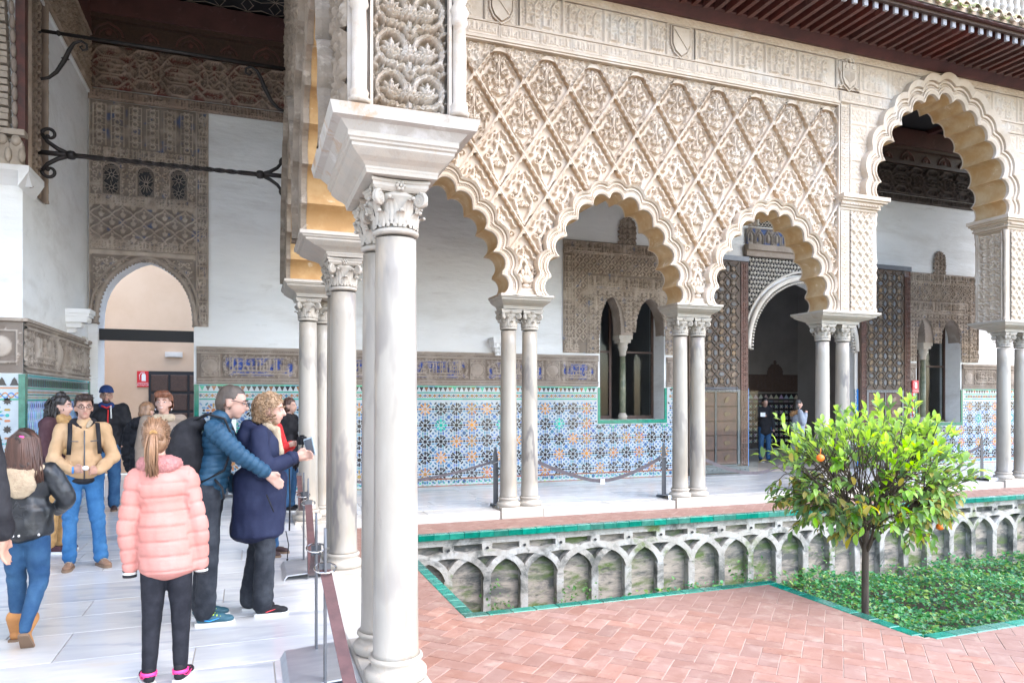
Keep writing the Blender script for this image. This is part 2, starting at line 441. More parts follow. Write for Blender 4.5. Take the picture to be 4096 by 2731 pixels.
def script(H, x0, y0, x1, y1, rg, sw=None, ht=1.0, fill=True):
    """band of interlocking stems, bowls and knots like carved kufic"""
    h = y1 - y0; sw = sw or h * .085; sw = max(sw, H.soft * 1.2)
    if fill: arab(H, x0, y0, x1, y1, h * .38, rg, ht * .5, False)
    x = x0 + sw; base = y0 + h * .2; top = y1 - h * .06
    while x < x1 - h * .25:
        k = rg.random(); w = h * rg.uniform(.16, .34)
        if k < .34:
            H.seg(x, base, x, top, sw, ht); H.seg(x, top, x - sw * 1.4, top - sw * .8, sw * .8, ht); H.seg(x, base, x + w, base, sw, ht)
        elif k < .5:
            H.seg(x, base, x, top, sw, ht); H.seg(x + w * .6, base, x + w * .6, top, sw, ht); H.seg(x, base, x + w, base, sw, ht)
            H.ring(x + w * .3, y0 + h * .58, w * .3, sw * .8, ht)
        elif k < .72:
            n = 7; P = [(x + w * .5 - w * .5 * math.cos(math.pi * i / n), base + h * .33 * math.sin(math.pi * i / n)) for i in range(n + 1)]
            H.path(P, sw, ht); H.seg(x, base, x + w, base, sw, ht)
        elif k < .86:
            n = 7; P = [(x + w * .5 - w * .6 * math.cos(math.pi * i / n), base - h * .16 * math.sin(math.pi * i / n)) for i in range(n + 1)]
            H.path(P, sw, ht); H.seg(x + w * 1.1, base, x + w * 1.1, base + h * .3, sw, ht); H.disc(x + w * .5, base + h * .14, sw * .7, ht)
        else:
            H.ring(x + w * .5, base + h * .16, h * .13, sw, ht); H.seg(x, base, x + w, base, sw, ht); H.seg(x + w * .9, base, x + w * .9, y0 + h * .7, sw, ht)
        x += w
    H.seg(x0, y0 + h * .03, x1, y0 + h * .03, sw * .5, ht * .8); H.seg(x0, y1 - h * .03, x1, y1 - h * .03, sw * .5, ht * .8)

def laceria(H, x0, y0, x1, y1, unit, wd, ht=1.0, rg=None):
    """interlaced straps: long hexagons, upright hexagons and knots"""
    if rg: arab(H, x0, y0, x1, y1, (y1 - y0) * .14, rg, ht * .42, False)
    h = y1 - y0; n = max(1, round((x1 - x0) / unit)); u = (x1 - x0) / n
    for i in range(n):
        X = lambda t: x0 + (i + t) * u
        Y = lambda t: y0 + t * h
        for top in (0, 1):
            Z = (lambda t: Y(1 - t)) if top else Y
            H.path([(X(.12), Z(.13)), (X(.20), Z(.02)), (X(.42), Z(.02)), (X(.5), Z(.13)), (X(.42), Z(.26)), (X(.20), Z(.26))], wd, ht, True)
            H.path([(X(.62), Z(.13)), (X(.70), Z(.02)), (X(.92), Z(.02)), (X(1.0), Z(.13)), (X(.92), Z(.26)), (X(.70), Z(.26))], wd, ht, True)
            H.path([(X(.0), Z(.40)), (X(.07), Z(.26)), (X(.12), Z(.13))], wd, ht)
            H.path([(X(.5), Z(.13)), (X(.56), Z(.22)), (X(.62), Z(.13))], wd, ht)
            H.path([(X(.08), Z(.42)), (X(.16), Z(.32)), (X(.46), Z(.32)), (X(.54), Z(.42))], wd, ht)
        H.path([(X(.60), Y(.36)), (X(.66), Y(.26)), (X(.72), Y(.36)), (X(.72), Y(.64)), (X(.66), Y(.74)), (X(.60), Y(.64))], wd, ht, True)
        H.path([(X(.90), Y(.36)), (X(.96), Y(.26)), (X(1.02), Y(.36)), (X(1.02), Y(.64)), (X(.96), Y(.74)), (X(.90), Y(.64))], wd, ht, True)
        for cx in (.0, .31, .56, .81):
            r = .075; H.path([(X(cx - r), Y(.5)), (X(cx), Y(.5 + r * u / h)), (X(cx + r), Y(.5)), (X(cx), Y(.5 - r * u / h))], wd, ht, True)
        H.path([(X(.72), Y(.40)), (X(.81), Y(.28)), (X(.90), Y(.40))], wd, ht); H.path([(X(.72), Y(.60)), (X(.81), Y(.72)), (X(.90), Y(.60))], wd, ht)
        H.seg(X(.16), Y(.44), X(.5), Y(.44), wd, ht); H.seg(X(.16), Y(.56), X(.5), Y(.56), wd, ht)

def ogees(H, x0, y0, x1, y1, cw, ch, wd, ht=1.0, rg=None):
    """net of ogee lozenges with a leaf in each"""
    nx = max(1, round((x1 - x0) / cw)); ny = max(1, round((y1 - y0) / ch)); cw, ch = (x1 - x0) / nx, (y1 - y0) / ny
    for j in range(-1, ny + 1):
        for i in range(-1, nx + 1):
            for o in (0, .5):
                cx, cy = x0 + (i + .5 + o) * cw, y0 + (j + .5 + o) * ch
                if not (x0 - cw * .3 < cx < x1 + cw * .3 and y0 - ch * .3 < cy < y1 + ch * .3): continue
                for sx in (-1, 1):
                    P = [(cx + sx * cw * .5 * (1 - t) ** .8, cy + ch * .5 * (t + .09 * math.sin(t * 6.28))) for t in np.linspace(0, 1, 7)]
                    H.path(P, wd, ht); P = [(a, 2 * cy - b) for a, b in P]; H.path(P, wd, ht)
                H.leaf(cx, cy - ch * .22, 1.57, ch * .42, cw * .26, ht * .7)
                H.leaf(cx, cy - ch * .1, .7, ch * .25, cw * .14, ht * .6); H.leaf(cx, cy - ch * .1, 2.44, ch * .25, cw * .14, ht * .6)
                H.disc(cx, cy + ch * .25, cw * .07, ht * .8)

def relief_arrays(H, depth, noise_amp=.12, seed=0):
    a = H.a.copy()
    if noise_amp:
        r = np.random.RandomState(seed)
        n = r.rand(H.ny // 3 + 3, H.nx // 3 + 3).astype(np.float32)
        n = np.kron(n, np.ones((3, 3), np.float32))[:H.ny, :H.nx]; a = a * (1 - noise_amp * n)
    b = a.copy(); b[1:-1, 1:-1] = a[1:-1, 1:-1] * .6 + (a[:-2, 1:-1] + a[2:, 1:-1] + a[1:-1, :-2] + a[1:-1, 2:]) * .1
    return b * depth
def grid_faces(nx, ny, keep=None):
    i = np.arange(nx * ny).reshape(ny, nx)
    F = np.stack([i[:-1, :-1], i[:-1, 1:], i[1:, 1:], i[1:, :-1]], -1).reshape(-1, 4)
    return F if keep is None else F[keep.ravel()]
def compact(V, F, *extra):
    u, inv = np.unique(F, return_inverse=True)
    return (V[u], inv.reshape(F.shape)) + tuple(e[u] for e in extra)
def carving_colour(H, base, pig=None, amount=.0, seed=0, var=.12, ground=None, mask=None):
    """per-vertex colour of the carving: stone, darker where it is cut low, plus patches of surviving blue paint in the ground"""
    r = np.random.RandomState(seed + 5)
    def cloud(k):
        n = r.rand(H.ny // k + 3, H.nx // k + 3); yy = np.arange(H.ny) / k; xx = np.arange(H.nx) / k
        y0 = yy.astype(int); x0 = xx.astype(int); fy = (yy - y0)[:, None]; fx = (xx - x0)[None]
        return (n[y0][:, x0] * (1 - fy) * (1 - fx) + n[y0 + 1][:, x0] * fy * (1 - fx) + n[y0][:, x0 + 1] * (1 - fy) * fx + n[y0 + 1][:, x0 + 1] * fy * fx)
    c = np.ones((H.ny, H.nx, 3)) * np.array(base)
    c *= (1 - var + 2 * var * cloud(9))[..., None]
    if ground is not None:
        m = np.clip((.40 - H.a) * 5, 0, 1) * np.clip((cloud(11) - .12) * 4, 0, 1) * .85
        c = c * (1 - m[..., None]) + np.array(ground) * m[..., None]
    if pig is not None:
        m = np.clip((.32 - H.a) * 6, 0, 1) * np.clip((cloud(7) - (1 - amount)) * 5, 0, 1)
        if mask is not None: m = m * mask
        c = c * (1 - m[..., None]) + np.array(pig) * m[..., None]
    return c.reshape(-1, 3)
def relief(name, H, org, U, V, N, depth, material='stucco_pale', parent=None, keep=None, col=None, seed=0, noise_amp=.12):
    z = relief_arrays(H, depth * 1.6, noise_amp, seed)
    org, U, V, N = (np.array(q, float) for q in (org, U, V, N))
    P = org + H.x[None, :, None] * U + H.y[:, None, None] * V + z[..., None] * N
    P = P.reshape(-1, 3); F = grid_faces(H.nx, H.ny, keep)
    if np.dot(np.cross(U, V), N) < 0: F = F[:, ::-1]
    if keep is not None:
        if col is not None: P, F, col = compact(P, F, col)
        else: P, F = compact(P, F)
    o = bpy.data.objects.new(name, np_mesh(name, P, F, material, True, col)); COL.objects.link(o)
    if parent is not None: o.parent = parent
    return o
XN = ((1, 0, 0), (0, 0, 1), (0, -1, 0))     # relief on a wall facing -Y
def relief_y(name, H, x, y, z, depth, **k): return relief(name, H, (x, y, z), *XN, depth, **k)
def relief_x(name, H, x, y, z, depth, face=-1, **k):   # wall facing -X (runs along +Y) or +X
    return relief(name, H, (x, y, z), (0, 1, 0), (0, 0, 1), (face, 0, 0), depth, **k)
# ---------------------------------------------------------------- floors, pavement, sunken garden
GZ = -1.30; PZ = -.12
YB, YF, XL, XR = 12.55, 9.40, -2.33, 19.0         # back wall, arcade front, left wall, far right
g = structure('ground')
b = MB(); b.box(-30, -30, GZ - .3, 60, 40, GZ - .05)
b.build('earth', 'soil', g)

floor = structure('marble_floor')
b = MB()
b.box(XL - 3, -4, -.3, .91, YB + 3.2, -.010); b.box(.912, 9.52, -.3, XR, YB + 6.5, -.010)
b.build('joint_bed', 'floor_joint', floor)
def slab(x0, y0, x1, y1, z1=0.0, th=.03, parent=floor, m='marble_floor', j=.0032, name='marble_slab', bv=.002):
    b = MB(); cx, cy = (x0 + x1) / 2, (y0 + y1) / 2
    b.bbox(x0 - cx + j, y0 - cy + j, -th, x1 - cx - j, y1 - cy - j, 0, bv)
    o = b.build(name, m, parent); o.location = (cx, cy, z1 + rnd.uniform(-.0007, .0007)); return o
y = 2.3
while y < YB - .1:
    h = min(rnd.choice((.42, .5, .58)), YB - y)
    if YB - y - h < .2: h = YB - y
    x = XL + .02
    first = rnd.uniform(.4, 1.2)
    while x < .60 - .05:
        w = first if x < XL + .1 else rnd.uniform(.95, 1.4)
        x2 = .60 if .60 - x - w < .45 else x + w
        slab(x, y, x2, y + h); x = x2
    y += h
y = 9.86
while y < YB - .1:
    h = .45 if YB - y > .8 else YB - y
    x = .61 + rnd.uniform(0, .3) * 0
    while x < 17.5:
        w = rnd.uniform(.75, 1.1)
        slab(x, y, x + w, y + h); x += w
    y += h
for x0, x1 in ((1.25, 3.32), (4.0, 6.2), (6.9, 8.95), (10.0, 13.4), (14.5, 17.5)):      # step stones along the right arcade
    n = max(2, round((x1 - x0) / 1.2))
    for i in range(n): slab(x0 + (x1 - x0) * i / n, 9.50, x0 + (x1 - x0) * (i + 1) / n, 9.86, th=.13, m='marble_step', name='step_stone', bv=.008)
for y0, y1 in ((2.0, 3.66), (4.70, 5.6), (5.6, 6.5), (7.25, 8.2), (8.2, 9.28)):                # step stones along the near arcade
    slab(.60, y0, .93, y1, th=.13, m='marble_step', name='step_stone', bv=.008)

# brick pavement: herringbone at 45 degrees
pave = structure('brick_pavement')
b = MB()
GA = [(.93, 1.62, -3.0, 9.5), (1.62, 16.0, 8.71, 9.5), (1.62, 4.52, -3.0, 5.36), (4.52, 16.0, -3.0, 3.75)]
for x0, x1, y0, y1 in GA: b.box(x0 + .001, y0 + .001, PZ - .066, x1 - .001, y1 - .001, PZ - .0035)
b.build('mortar_bed', 'mortar', pave)
def in_pave(x, y, m=.0):
    if not (.93 + m < x < 14.5 and y < 9.5 - m and y > 1.6): return False
    if 1.60 - m < x and 5.34 - m < y < 8.73 + m: return False
    if 4.50 - m < x and 3.73 - m < y < 8.73 + m: return False
    return True
BL, BW = .25, .125
b = MB(); b.bbox(-BL / 2 + .0028, -BW / 2 + .0028, -.03, BL / 2 - .0028, BW / 2 - .0028, 0, .0018); brick_me = b.mesh('brick', 'terracotta')
bricks = []
for i in range(-90, 91):
    for j in range(-45, 46):
        u0 = i * BW; v0 = j * 4 * BW + i * BW          # herringbone strings
        for k, (du, dv, rot) in enumerate(((0, 0, 0), (0, 0, 1))):
            if rot == 0: cu, cv, an = u0 + BL / 2, v0 + BW / 2, 0
            else: cu, cv, an = u0 + BW / 2 + BL * 0 , v0 + BW + BL / 2, math.pi / 2
            x = (cu - cv) * .7071 + 4.2; y = (cu + cv) * .7071 + 4.0
            bricks.append((x, y, an + math.pi / 4))
def corners(x, y, a):
    c, s_ = math.cos(a), math.sin(a)
    return [(x + c * u - s_ * v, y + s_ * u + c * v) for u in (-BL / 2 + .01, BL / 2 - .01) for v in (-BW / 2 + .01, BW / 2 - .01)]
whole = [q for q in bricks if all(in_pave(*c) for c in corners(*q))]
part_ = [q for q in bricks if q not in set(whole) and any(in_pave(*c) for c in corners(*q))] if False else []
ws = set(whole)
part_ = [q for q in bricks if q not in ws and any(in_pave(*c) for c in corners(*q))]
seen = [q for q in whole if (q[1] < 5.4 and q[1] > 2.6 and q[0] < 6) or q[0] < 1.7 or q[1] > 8.6]
seen.sort(key=lambda q: math.hypot(q[0], q[1]))
near = seen[:300]; ns = set(near)
for x, y, a in near:
    mk('brick', brick_me, pave, (x, y, PZ + rnd.uniform(-.0012, .0012)), (0, 0, a))
b = MB()
for q in whole:
    if q in ns: continue
    M = Matrix.Translation((q[0], q[1], PZ)) @ Matrix.Rotation(q[2], 4, 'Z')
    b.bbox(-BL / 2 + .0028, -BW / 2 + .0028, -.03, BL / 2 - .0028, BW / 2 - .0028, rnd.uniform(-.0012, .0012), .0018, 0, M)
def clip_poly(P, rects):
    out = []
    for x0, x1, y0, y1 in rects:
        Q = P
        for ax, val, sg in ((0, x0, 1), (0, x1, -1), (1, y0, 1), (1, y1, -1)):
            N = []
            for i in range(len(Q)):
                A, B = Q[i], Q[(i + 1) % len(Q)]
                a, c = (A[ax] - val) * sg, (B[ax] - val) * sg
                if a >= 0: N.append(A)
                if a * c < 0: t = a / (a - c); N.append((A[0] + (B[0] - A[0]) * t, A[1] + (B[1] - A[1]) * t))
            Q = N
            if len(Q) < 3: break
        if len(Q) >= 3: out.append(Q)
    return out
for x, y, a in part_:
    if not (1.6 < y < 10): continue
    c, s_ = math.cos(a), math.sin(a); hx, hy = BL / 2 - .0028, BW / 2 - .0028
    P = [(x + c * u - s_ * v, y + s_ * u + c * v) for u, v in ((-hx, -hy), (hx, -hy), (hx, hy), (-hx, hy))]
    for Q in clip_poly(P, [(.935, 1.60, 1.6, 9.495), (1.60, 14.5, 8.735, 9.495), (1.60, 4.50, 1.6, 5.335), (4.50, 14.5, 1.6, 3.725)]):
        b.prism(Q, PZ - .03, PZ, lambda u, v, w: (u, v, w))
tag(b.build('brick_fill', 'terracotta', pave), kind='stuff')

# glazed green edging of the sunken bed
edge = thing('glazed_edging', 'green glazed tile edging that frames the sunken garden bed', 'edging', (1.62, 8.72, PZ))
def edge_run(x0, y0, x1, y1, n):
    L = math.hypot(x1 - x0, y1 - y0); a = math.atan2(y1 - y0, x1 - x0); l = L / n
    b = MB(); b.bbox(-l / 2 + .002, -.052, -.07, l / 2 - .002, .052, .006, .006); me = b.mesh('edge_tile', 'glaze_green')
    for i in range(n):
        t = (i + .5) / n
        o = mk('edge_tile', me, edge, (x0 + (x1 - x0) * t - 1.62, y0 + (y1 - y0) * t - 8.72, rnd.uniform(-.001, .001)), (0, 0, a))
edge_run(1.57, 8.72, 14.2, 8.72, 64)
edge_run(1.62, 5.41, 1.62, 8.66, 17); edge_run(1.57, 5.36, 4.57, 5.36, 15)
edge_run(4.51, 3.80, 4.51, 5.30, 8); edge_run(4.56, 3.74, 14.0, 3.74, 46)

# interlaced arcade on the wall of the sunken bed
gw = thing('garden_wall', 'weathered stone wall of the sunken garden carved with interlaced blind arches', 'wall', (0, 8.72, GZ))
def rough(me, amp, sc_=9.0, seed=0):
    for v in me.vertices:
        n = mnoise.noise_vector(Vector(v.co) * sc_ + Vector((seed, seed * .7, 3)))
        v.co += n * amp
    me.update()
def gplane(x0, x1, z0, z1, y, nx, nz):
    V = [(x0 + (x1 - x0) * i / nx, y, z0 + (z1 - z0) * j / nz) for j in range(nz + 1) for i in range(nx + 1)]
    F = [(j * (nx + 1) + i, j * (nx + 1) + i + 1, (j + 1) * (nx + 1) + i + 1, (j + 1) * (nx + 1) + i) for j in range(nz) for i in range(nx)]
    return V, F
b = MB(); b.add(*gplane(1.45, 15.0, -.05, 1.12, .10, 330, 34), smooth=True); me = b.mesh('wall_face', 'garden_recess'); rough(me, .007, 16); rough(me, .004, 5)
o = mk('wall_face', me, gw)
b = MB()
for j in range(44):
    x = 1.5 + j * .3
    b.box(x, .0, 1.062, x + .298, .12, 1.108); b.box(x, .006, 1.018, x + .298, .12, 1.061)
o = b.build('coping', 'garden_stone', gw)
AP, AX0 = .516, 1.841                                  # pitch of the pilasters
def ring_mesh(name, a_in, b_in, w, y0, y1, n=22):
    V = []; F = []
    for i in range(n + 1):
        t = math.pi * i / n
        for k, (ea, eb) in enumerate(((a_in, b_in), (a_in + w, b_in + w))):
            for y in (y0, y1): V.append((ea * math.cos(t), y, eb * math.sin(t)))
    for i in range(n):
        k = i * 4
        F += [(k, k + 4, k + 6, k + 2), (k + 2, k + 6, k + 7, k + 3), (k, k + 1, k + 5, k + 4)]
    F += [(0, 2, 3, 1), (4 * n, 4 * n + 1, 4 * n + 3, 4 * n + 2)]
    b = MB(); b.add(V, F); return b.mesh(name, 'garden_stone')
SPZ = .55
for i in range(27):
    me = ring_mesh('blind_arch', AP - .04, .310, .085, -.002 - .006 * (i % 2), .13); rough(me, .006, 14, i)
    mk('blind_arch', me, gw, (AX0 + AP * i, 0, SPZ))
    b = MB()
    for k in range(9): b.add(*gplane(-.05, .05, -.1 + k * .07, -.1 + (k + 1) * .07, -.003, 2, 1))
    b.box(-.052, -.0, -.1, .052, .12, SPZ + .02); me = b.mesh('pilaster', 'garden_stone'); rough(me, .008, 10, i + 40)
    mk('pilaster', me, gw, (AX0 + AP * i, 0, 0))
for i in range(27):                                    # band of square studs with drain holes above the arches
    x = 1.841 + i * .516
    b = MB(); b.box(-.07, -.004, .90, .07, .12, 1.02)
    b.lathe([(.018, 0), (.018, .012)], 10, (0, 0, 0), 1, Matrix.Translation((0, -.014, .967)) @ Matrix.Rotation(R(90), 4, 'X'))
    me = b.mesh('stud', ['garden_stone', 'black_void']); rough(me, .004, 12, i)
    mk('stud', me, gw, (x, 0, 0))
    b = MB(); b.box(-.185, .02, .895, .185, .12, .915); me = b.mesh('ledge', 'garden_stone'); rough(me, .003, 12, i + 9)
    mk('ledge', me, gw, (x + .25, 0, -.005))
b = MB()
for x0, y0, x1, y1 in ((1.60, 5.36, 1.64, 8.72),): b.box(x0, y0, GZ, x1, y1, PZ - .03)
b.box(1.60, 5.33, GZ, 4.52, 5.37, PZ - .03); b.box(4.50, 3.72, GZ, 4.54, 5.33, PZ - .03); b.box(4.54, 3.72, GZ, 15, 3.76, PZ - .03)
o = b.build('bed_retaining_wall', 'garden_recess'); tag(o, 'plain plastered retaining wall on the walkway side of the sunken bed', 'wall')
b = MB(); b.add(*[[(1.5, 3.6, GZ - .03), (15, 3.6, GZ - .03), (15, 8.9, GZ - .03), (1.5, 8.9, GZ - .03)], [(0, 1, 2, 3)]])
o = b.build('soil', 'soil'); tag(o, kind='structure')

# ground cover: tens of thousands of small leaves over low mounds
def leaf_cloud(name, P, size, tilt, cols, seed, parent=None, mname='leaf_attr', fold=.25):
    r = np.random.RandomState(seed); n = len(P)
    a = r.rand(n) * 6.283; el = (r.rand(n) - .35) * tilt
    d = np.stack([np.cos(a) * np.cos(el), np.sin(a) * np.cos(el), np.sin(el)], 1)
    up = np.stack([r.randn(n) * .45, r.randn(n) * .45, np.ones(n)], 1)
    sd = np.cross(d, up); sd /= np.linalg.norm(sd, axis=1)[:, None]; nn = np.cross(sd, d)
    L = size * (.5 + 1.0 * r.rand(n) ** 1.6)[:, None]; W = L * .33
    p0 = P; p1 = P + d * L * .45 + sd * W + nn * W * fold; p2 = P + d * L - nn * L * .12; p3 = P + d * L * .45 - sd * W + nn * W * fold; pm = P + d * L * .5
    V = np.stack([p0, p1, p2, p3, pm], 1).reshape(-1, 3)
    i = np.arange(n)[:, None] * 5
    F = np.concatenate([i + np.array([[0, 4, 1]]), i + np.array([[4, 2, 1]]), i + np.array([[0, 3, 4]]), i + np.array([[3, 2, 4]])], 0)
    c = np.array(cols)[r.randint(0, len(cols), n)] * (.75 + .5 * r.rand(n))[:, None]
    o = bpy.data.objects.new(name, np_mesh(name, V, F, mname, False, np.repeat(c, 5, 0))); COL.objects.link(o)
    if parent is not None: o.parent = parent
    return o
def leaf_material(name, rough=.35, attr=True, base=(.08, .16, .03), tr=.5, rand=0):
    m = mat(name, base, rough, attr=attr, rand=rand)
    nt = m.node_tree; bs = nt.nodes['Principled BSDF']; out = nt.nodes['Material Output']
    t = nt.nodes.new('ShaderNodeBsdfTranslucent'); mx = nt.nodes.new('ShaderNodeMixShader'); mx.inputs[0].default_value = tr
    src = bs.inputs['Base Color'].links[0].from_socket
    br = nt.nodes.new('ShaderNodeHueSaturation'); br.inputs['Value'].default_value = 1.5; br.inputs['Hue'].default_value = .48; br.inputs['Saturation'].default_value = 1.1
    nt.links.new(src, br.inputs['Color']); nt.links.new(br.outputs[0], t.inputs['Color'])
    nt.links.new(bs.outputs[0], mx.inputs[1]); nt.links.new(t.outputs[0], mx.inputs[2]); nt.links.new(mx.outputs[0], out.inputs[0])
    return m
leaf_material('leaf_attr', .4, tr=.3)
r = np.random.RandomState(3)
n = 50000
x = 3.6 + r.rand(n) ** .9 * 11.0; y = 3.78 + r.rand(n) * 4.9
keep = ~((x < 4.55) & (y < 5.4)) & (r.rand(n) < np.clip((x - 3.6) / 1.6, .08, 1)) & ~((y > 8.45) & (r.rand(n) < .45))
x, y = x[keep], y[keep]
hgt = .20 + .10 * np.sin(x * 1.9 + y * .7) * np.sin(y * 2.3 - x * .6) + .07 * np.sin(x * 5.1) * np.sin(y * 4.7 + 1) + .05 * np.sin(x * 11 + y * 9)
z = GZ + np.clip(hgt, .04, .5) * (1 - .75 * r.rand(len(x)) ** 2.2) + np.clip((4.6 - x), 0, 1) * -.1
patch = np.sin(x * 1.1 + 1) * np.sin(y * 1.7 + x * .4)
pts = np.stack([x, y, z], 1)
gc = leaf_cloud('ground_cover', pts, .062, 1.3, [(.035, .18, .065), (.05, .23, .075), (.07, .27, .08), (.03, .15, .075), (.09, .29, .07), (.20, .32, .07)], 4)
tag(gc, 'low green leafy ground cover filling the sunken bed', 'ground cover', kind='stuff')
r = np.random.RandomState(8)
cl = []
for cx, cy, cz, k, sp in ((3.02, 8.66, -1.12, 60, .10), (4.05, 8.64, -1.1, 55, .12), (4.2, 8.62, -1.15, 60, .14), (2.2, 8.64, -1.2, 18, .07), (6.7, 8.6, -1.02, 70, .15), (8.2, 8.6, -1.0, 90, .18), (3.0, 8.66, -.86, 16, .06)):
    cl.append(np.array([cx, cy, cz]) + r.randn(k, 3) * np.array([sp, .03, sp * .9]))
iv = leaf_cloud('wall_creeper', np.concatenate(cl), .058, 2.2, [(.07, .19, .04), (.05, .15, .035), (.10, .24, .05)], 9)
tag(iv, 'small sprigs of green creeper at the foot of the blind arches', 'creeper', kind='stuff')
# ---------------------------------------------------------------- back wall of the galleries (faces -Y at YB)
bw = thing('gallery_back_wall', 'long white plastered gallery back wall with tiled dado and carved stucco panels', 'wall', (0, YB, 0))
# openings: portal on the left, twin window, great door, second twin window
def arc_pts(xc, zs, hw, rise, n=16, point=0.0):
    """pointed/round arch outline from right springing to left springing"""
    P = []
    for i in range(n + 1):
        t = math.pi * i / n
        c, s_ = math.cos(t), math.sin(t)
        P.append((xc + hw * c, zs + rise * (s_ ** (1 - .25 * point) if s_ > 0 else 0) + (point * .12 * rise * max(0, 1 - abs(c) * 2.2))))
    return P
def wall_with_holes(x0, x1, z0, z1, holes, y0, y1, mats, name, parent):
    """holes: (hx0, hx1, hz0, zspring, rise, pointed); vertical strips round each, reveals included"""
    b = MB(); xs = x0
    for hx0, hx1, hz0, zs, rise, pt in sorted(holes):
        b.add([(xs, y0, z0), (hx0, y0, z0), (hx0, y0, z1), (xs, y0, z1)], [(0, 1, 2, 3)])
        if hz0 > z0: b.add([(hx0, y0, z0), (hx1, y0, z0), (hx1, y0, hz0), (hx0, y0, hz0)], [(0, 1, 2, 3)])
        A = arc_pts((hx0 + hx1) / 2, zs, (hx1 - hx0) / 2, rise, 18, pt)
        for (xa, za), (xb, zb) in zip(A[:-1], A[1:]): b.add([(xb, y0, zb), (xa, y0, za), (xa, y0, z1), (xb, y0, z1)], [(0, 1, 2, 3)])
        C = [(hx0, hz0), (hx1, hz0)] + A
        for (xa, za), (xb, zb) in zip(C, C[1:] + C[:1]): b.add([(xa, y0, za), (xb, y0, zb), (xb, y1, zb), (xa, y1, za)], [(0, 1, 2, 3)], 1)
        xs = hx1
    b.add([(xs, y0, z0), (x1, y0, z0), (x1, y0, z1), (xs, y0, z1)], [(0, 1, 2, 3)])
    return b.build(name, mats, parent)
H1 = (-2.20, -.84, -.02, 2.75, .97, .6)
W1a, W1b = (6.47, 7.00, 1.165, 2.93, .66, .5), (7.28, 7.93, 1.165, 2.93, .66, .5)
DR = (9.98, 12.98, -.02, 2.65, 1.55, .2)
W2a, W2b = (14.87, 15.36, 1.01, 2.98, .50, .4), (15.72, 16.31, 1.01, 2.98, .50, .4)
def wh(h): return h
holes = [H1, (6.47, 7.93, 1.165, 2.90, .0, 0), DR, (14.87, 16.31, 1.01, 2.98, .0, 0)]
# twin windows: rectangular reveal up to springing, then two arches built as a pierced plate
wall_with_holes(-2.6, XR, -.05, 8.3, [H1, (6.47, 7.93, 1.165, 3.66, .001, 0), DR, (14.87, 16.31, 1.01, 3.56, .001, 0)], 0, .55, ['plaster_white', 'plaster_white'], 'wall_face', bw)

def twin_window(x0, x1, zs, sill, top, xm, name_parent):
    hw = .27
    ya, yb = .0, .32
    aL, aR = (x0, xm - .13), (xm + .13, x1)
    b = MB()
    n = 14
    def strip(xa, xb):
        A = arc_pts((xa + xb) / 2, zs, (xb - xa) / 2, top - zs - .06, n, .5)
        for k, ((xp, zp), (xq, zq)) in enumerate(zip(A[:-1], A[1:])):
            for y in (ya, yb): b.add([(xq, y, zq), (xp, y, zp), (xp, y, top + .02), (xq, y, top + .02)], [(0, 1, 2, 3)])
            b.add([(xp, ya, zp), (xq, ya, zq), (xq, yb, zq), (xp, yb, zp)], [(0, 1, 2, 3)])
        # scalloped archivolt of small lobes
        m = 20
        A = arc_pts((xa + xb) / 2, zs, (xb - xa) / 2, top - zs - .06, m, .5)
        for (xp, zp) in A: b.ball((xp, ya + .01, zp), (.022, .03, .022), 6, 4)
    strip(*aL); strip(*aR)
    b.box(aL[1], ya, zs - .02, aR[0], yb, top + .02)
    o = b.build('twin_arch', 'stucco_grey', name_parent)
    c = MB(); c.lathe([(.085, 0), (.085, .04), (.10, .06), (.075, .10), (.062, .13)], 14, (xm, .17, sill))
    c.build('column_base', 'marble_carved', o)
    c = MB(); c.lathe([(.060, .12), (.063, .6), (.055, zs - sill - .42)], 14, (xm, .17, sill)); c.build('column_shaft', 'column_green', o)
    c = MB(); c.lathe([(.058, zs - sill - .43), (.07, zs - sill - .40), (.072, zs - sill - .34), (.11, zs - sill - .24), (.09, zs - sill - .22), (.12, zs - sill - .17)], 14, (xm, .17, sill))
    c.box(xm - .12, .05, zs - .17, xm + .12, .29, zs - .10); c.box(xm - .15, .03, zs - .10, xm + .15, .31, zs - .02)
    c.build('column_capital', 'marble_carved', o)
    # timber shutters and glass behind
    for xa, xb in (aL, aR):
        c = MB(); y = .40
        for q in ((xa, xa + .05), (xb - .05, xb)): c.box(q[0], y, sill, q[1], y + .05, top - .05)
        c.box(xa + .05, y, sill, xb - .05, y + .05, sill + .07); c.box(xa + .05, y, sill + 1.35, xb - .05, y + .05, sill + 1.39)
        f = c.build('window_frame', 'wood_dark', name_parent)
        c = MB(); c.box(xa + .05, y + .02, sill + .07, xb - .05, y + .026, top - .05); c.build('pane', 'glass_sheet', f)
    c = MB(); c.box(x0 - .06, -.022, sill - .075, x1 + .06, .0, sill); c.box(x0 - .06, -.022, sill, x0 - .002, 0, 1.80); c.box(x1 + .002, -.022, sill, x1 + .06, 0, 1.80)
    c.build('glazed_surround', 'glaze_green', name_parent)
    c = MB(); c.box(x0, .33, sill - .005, x1, .55, sill + .01); c.build('window_sill', 'wood_dark', name_parent)
twin_window(6.47, 7.93, 2.87, 1.165, 3.66, 7.07, bw)
twin_window(14.87, 16.31, 2.95, 1.01, 3.56, 15.28, bw)

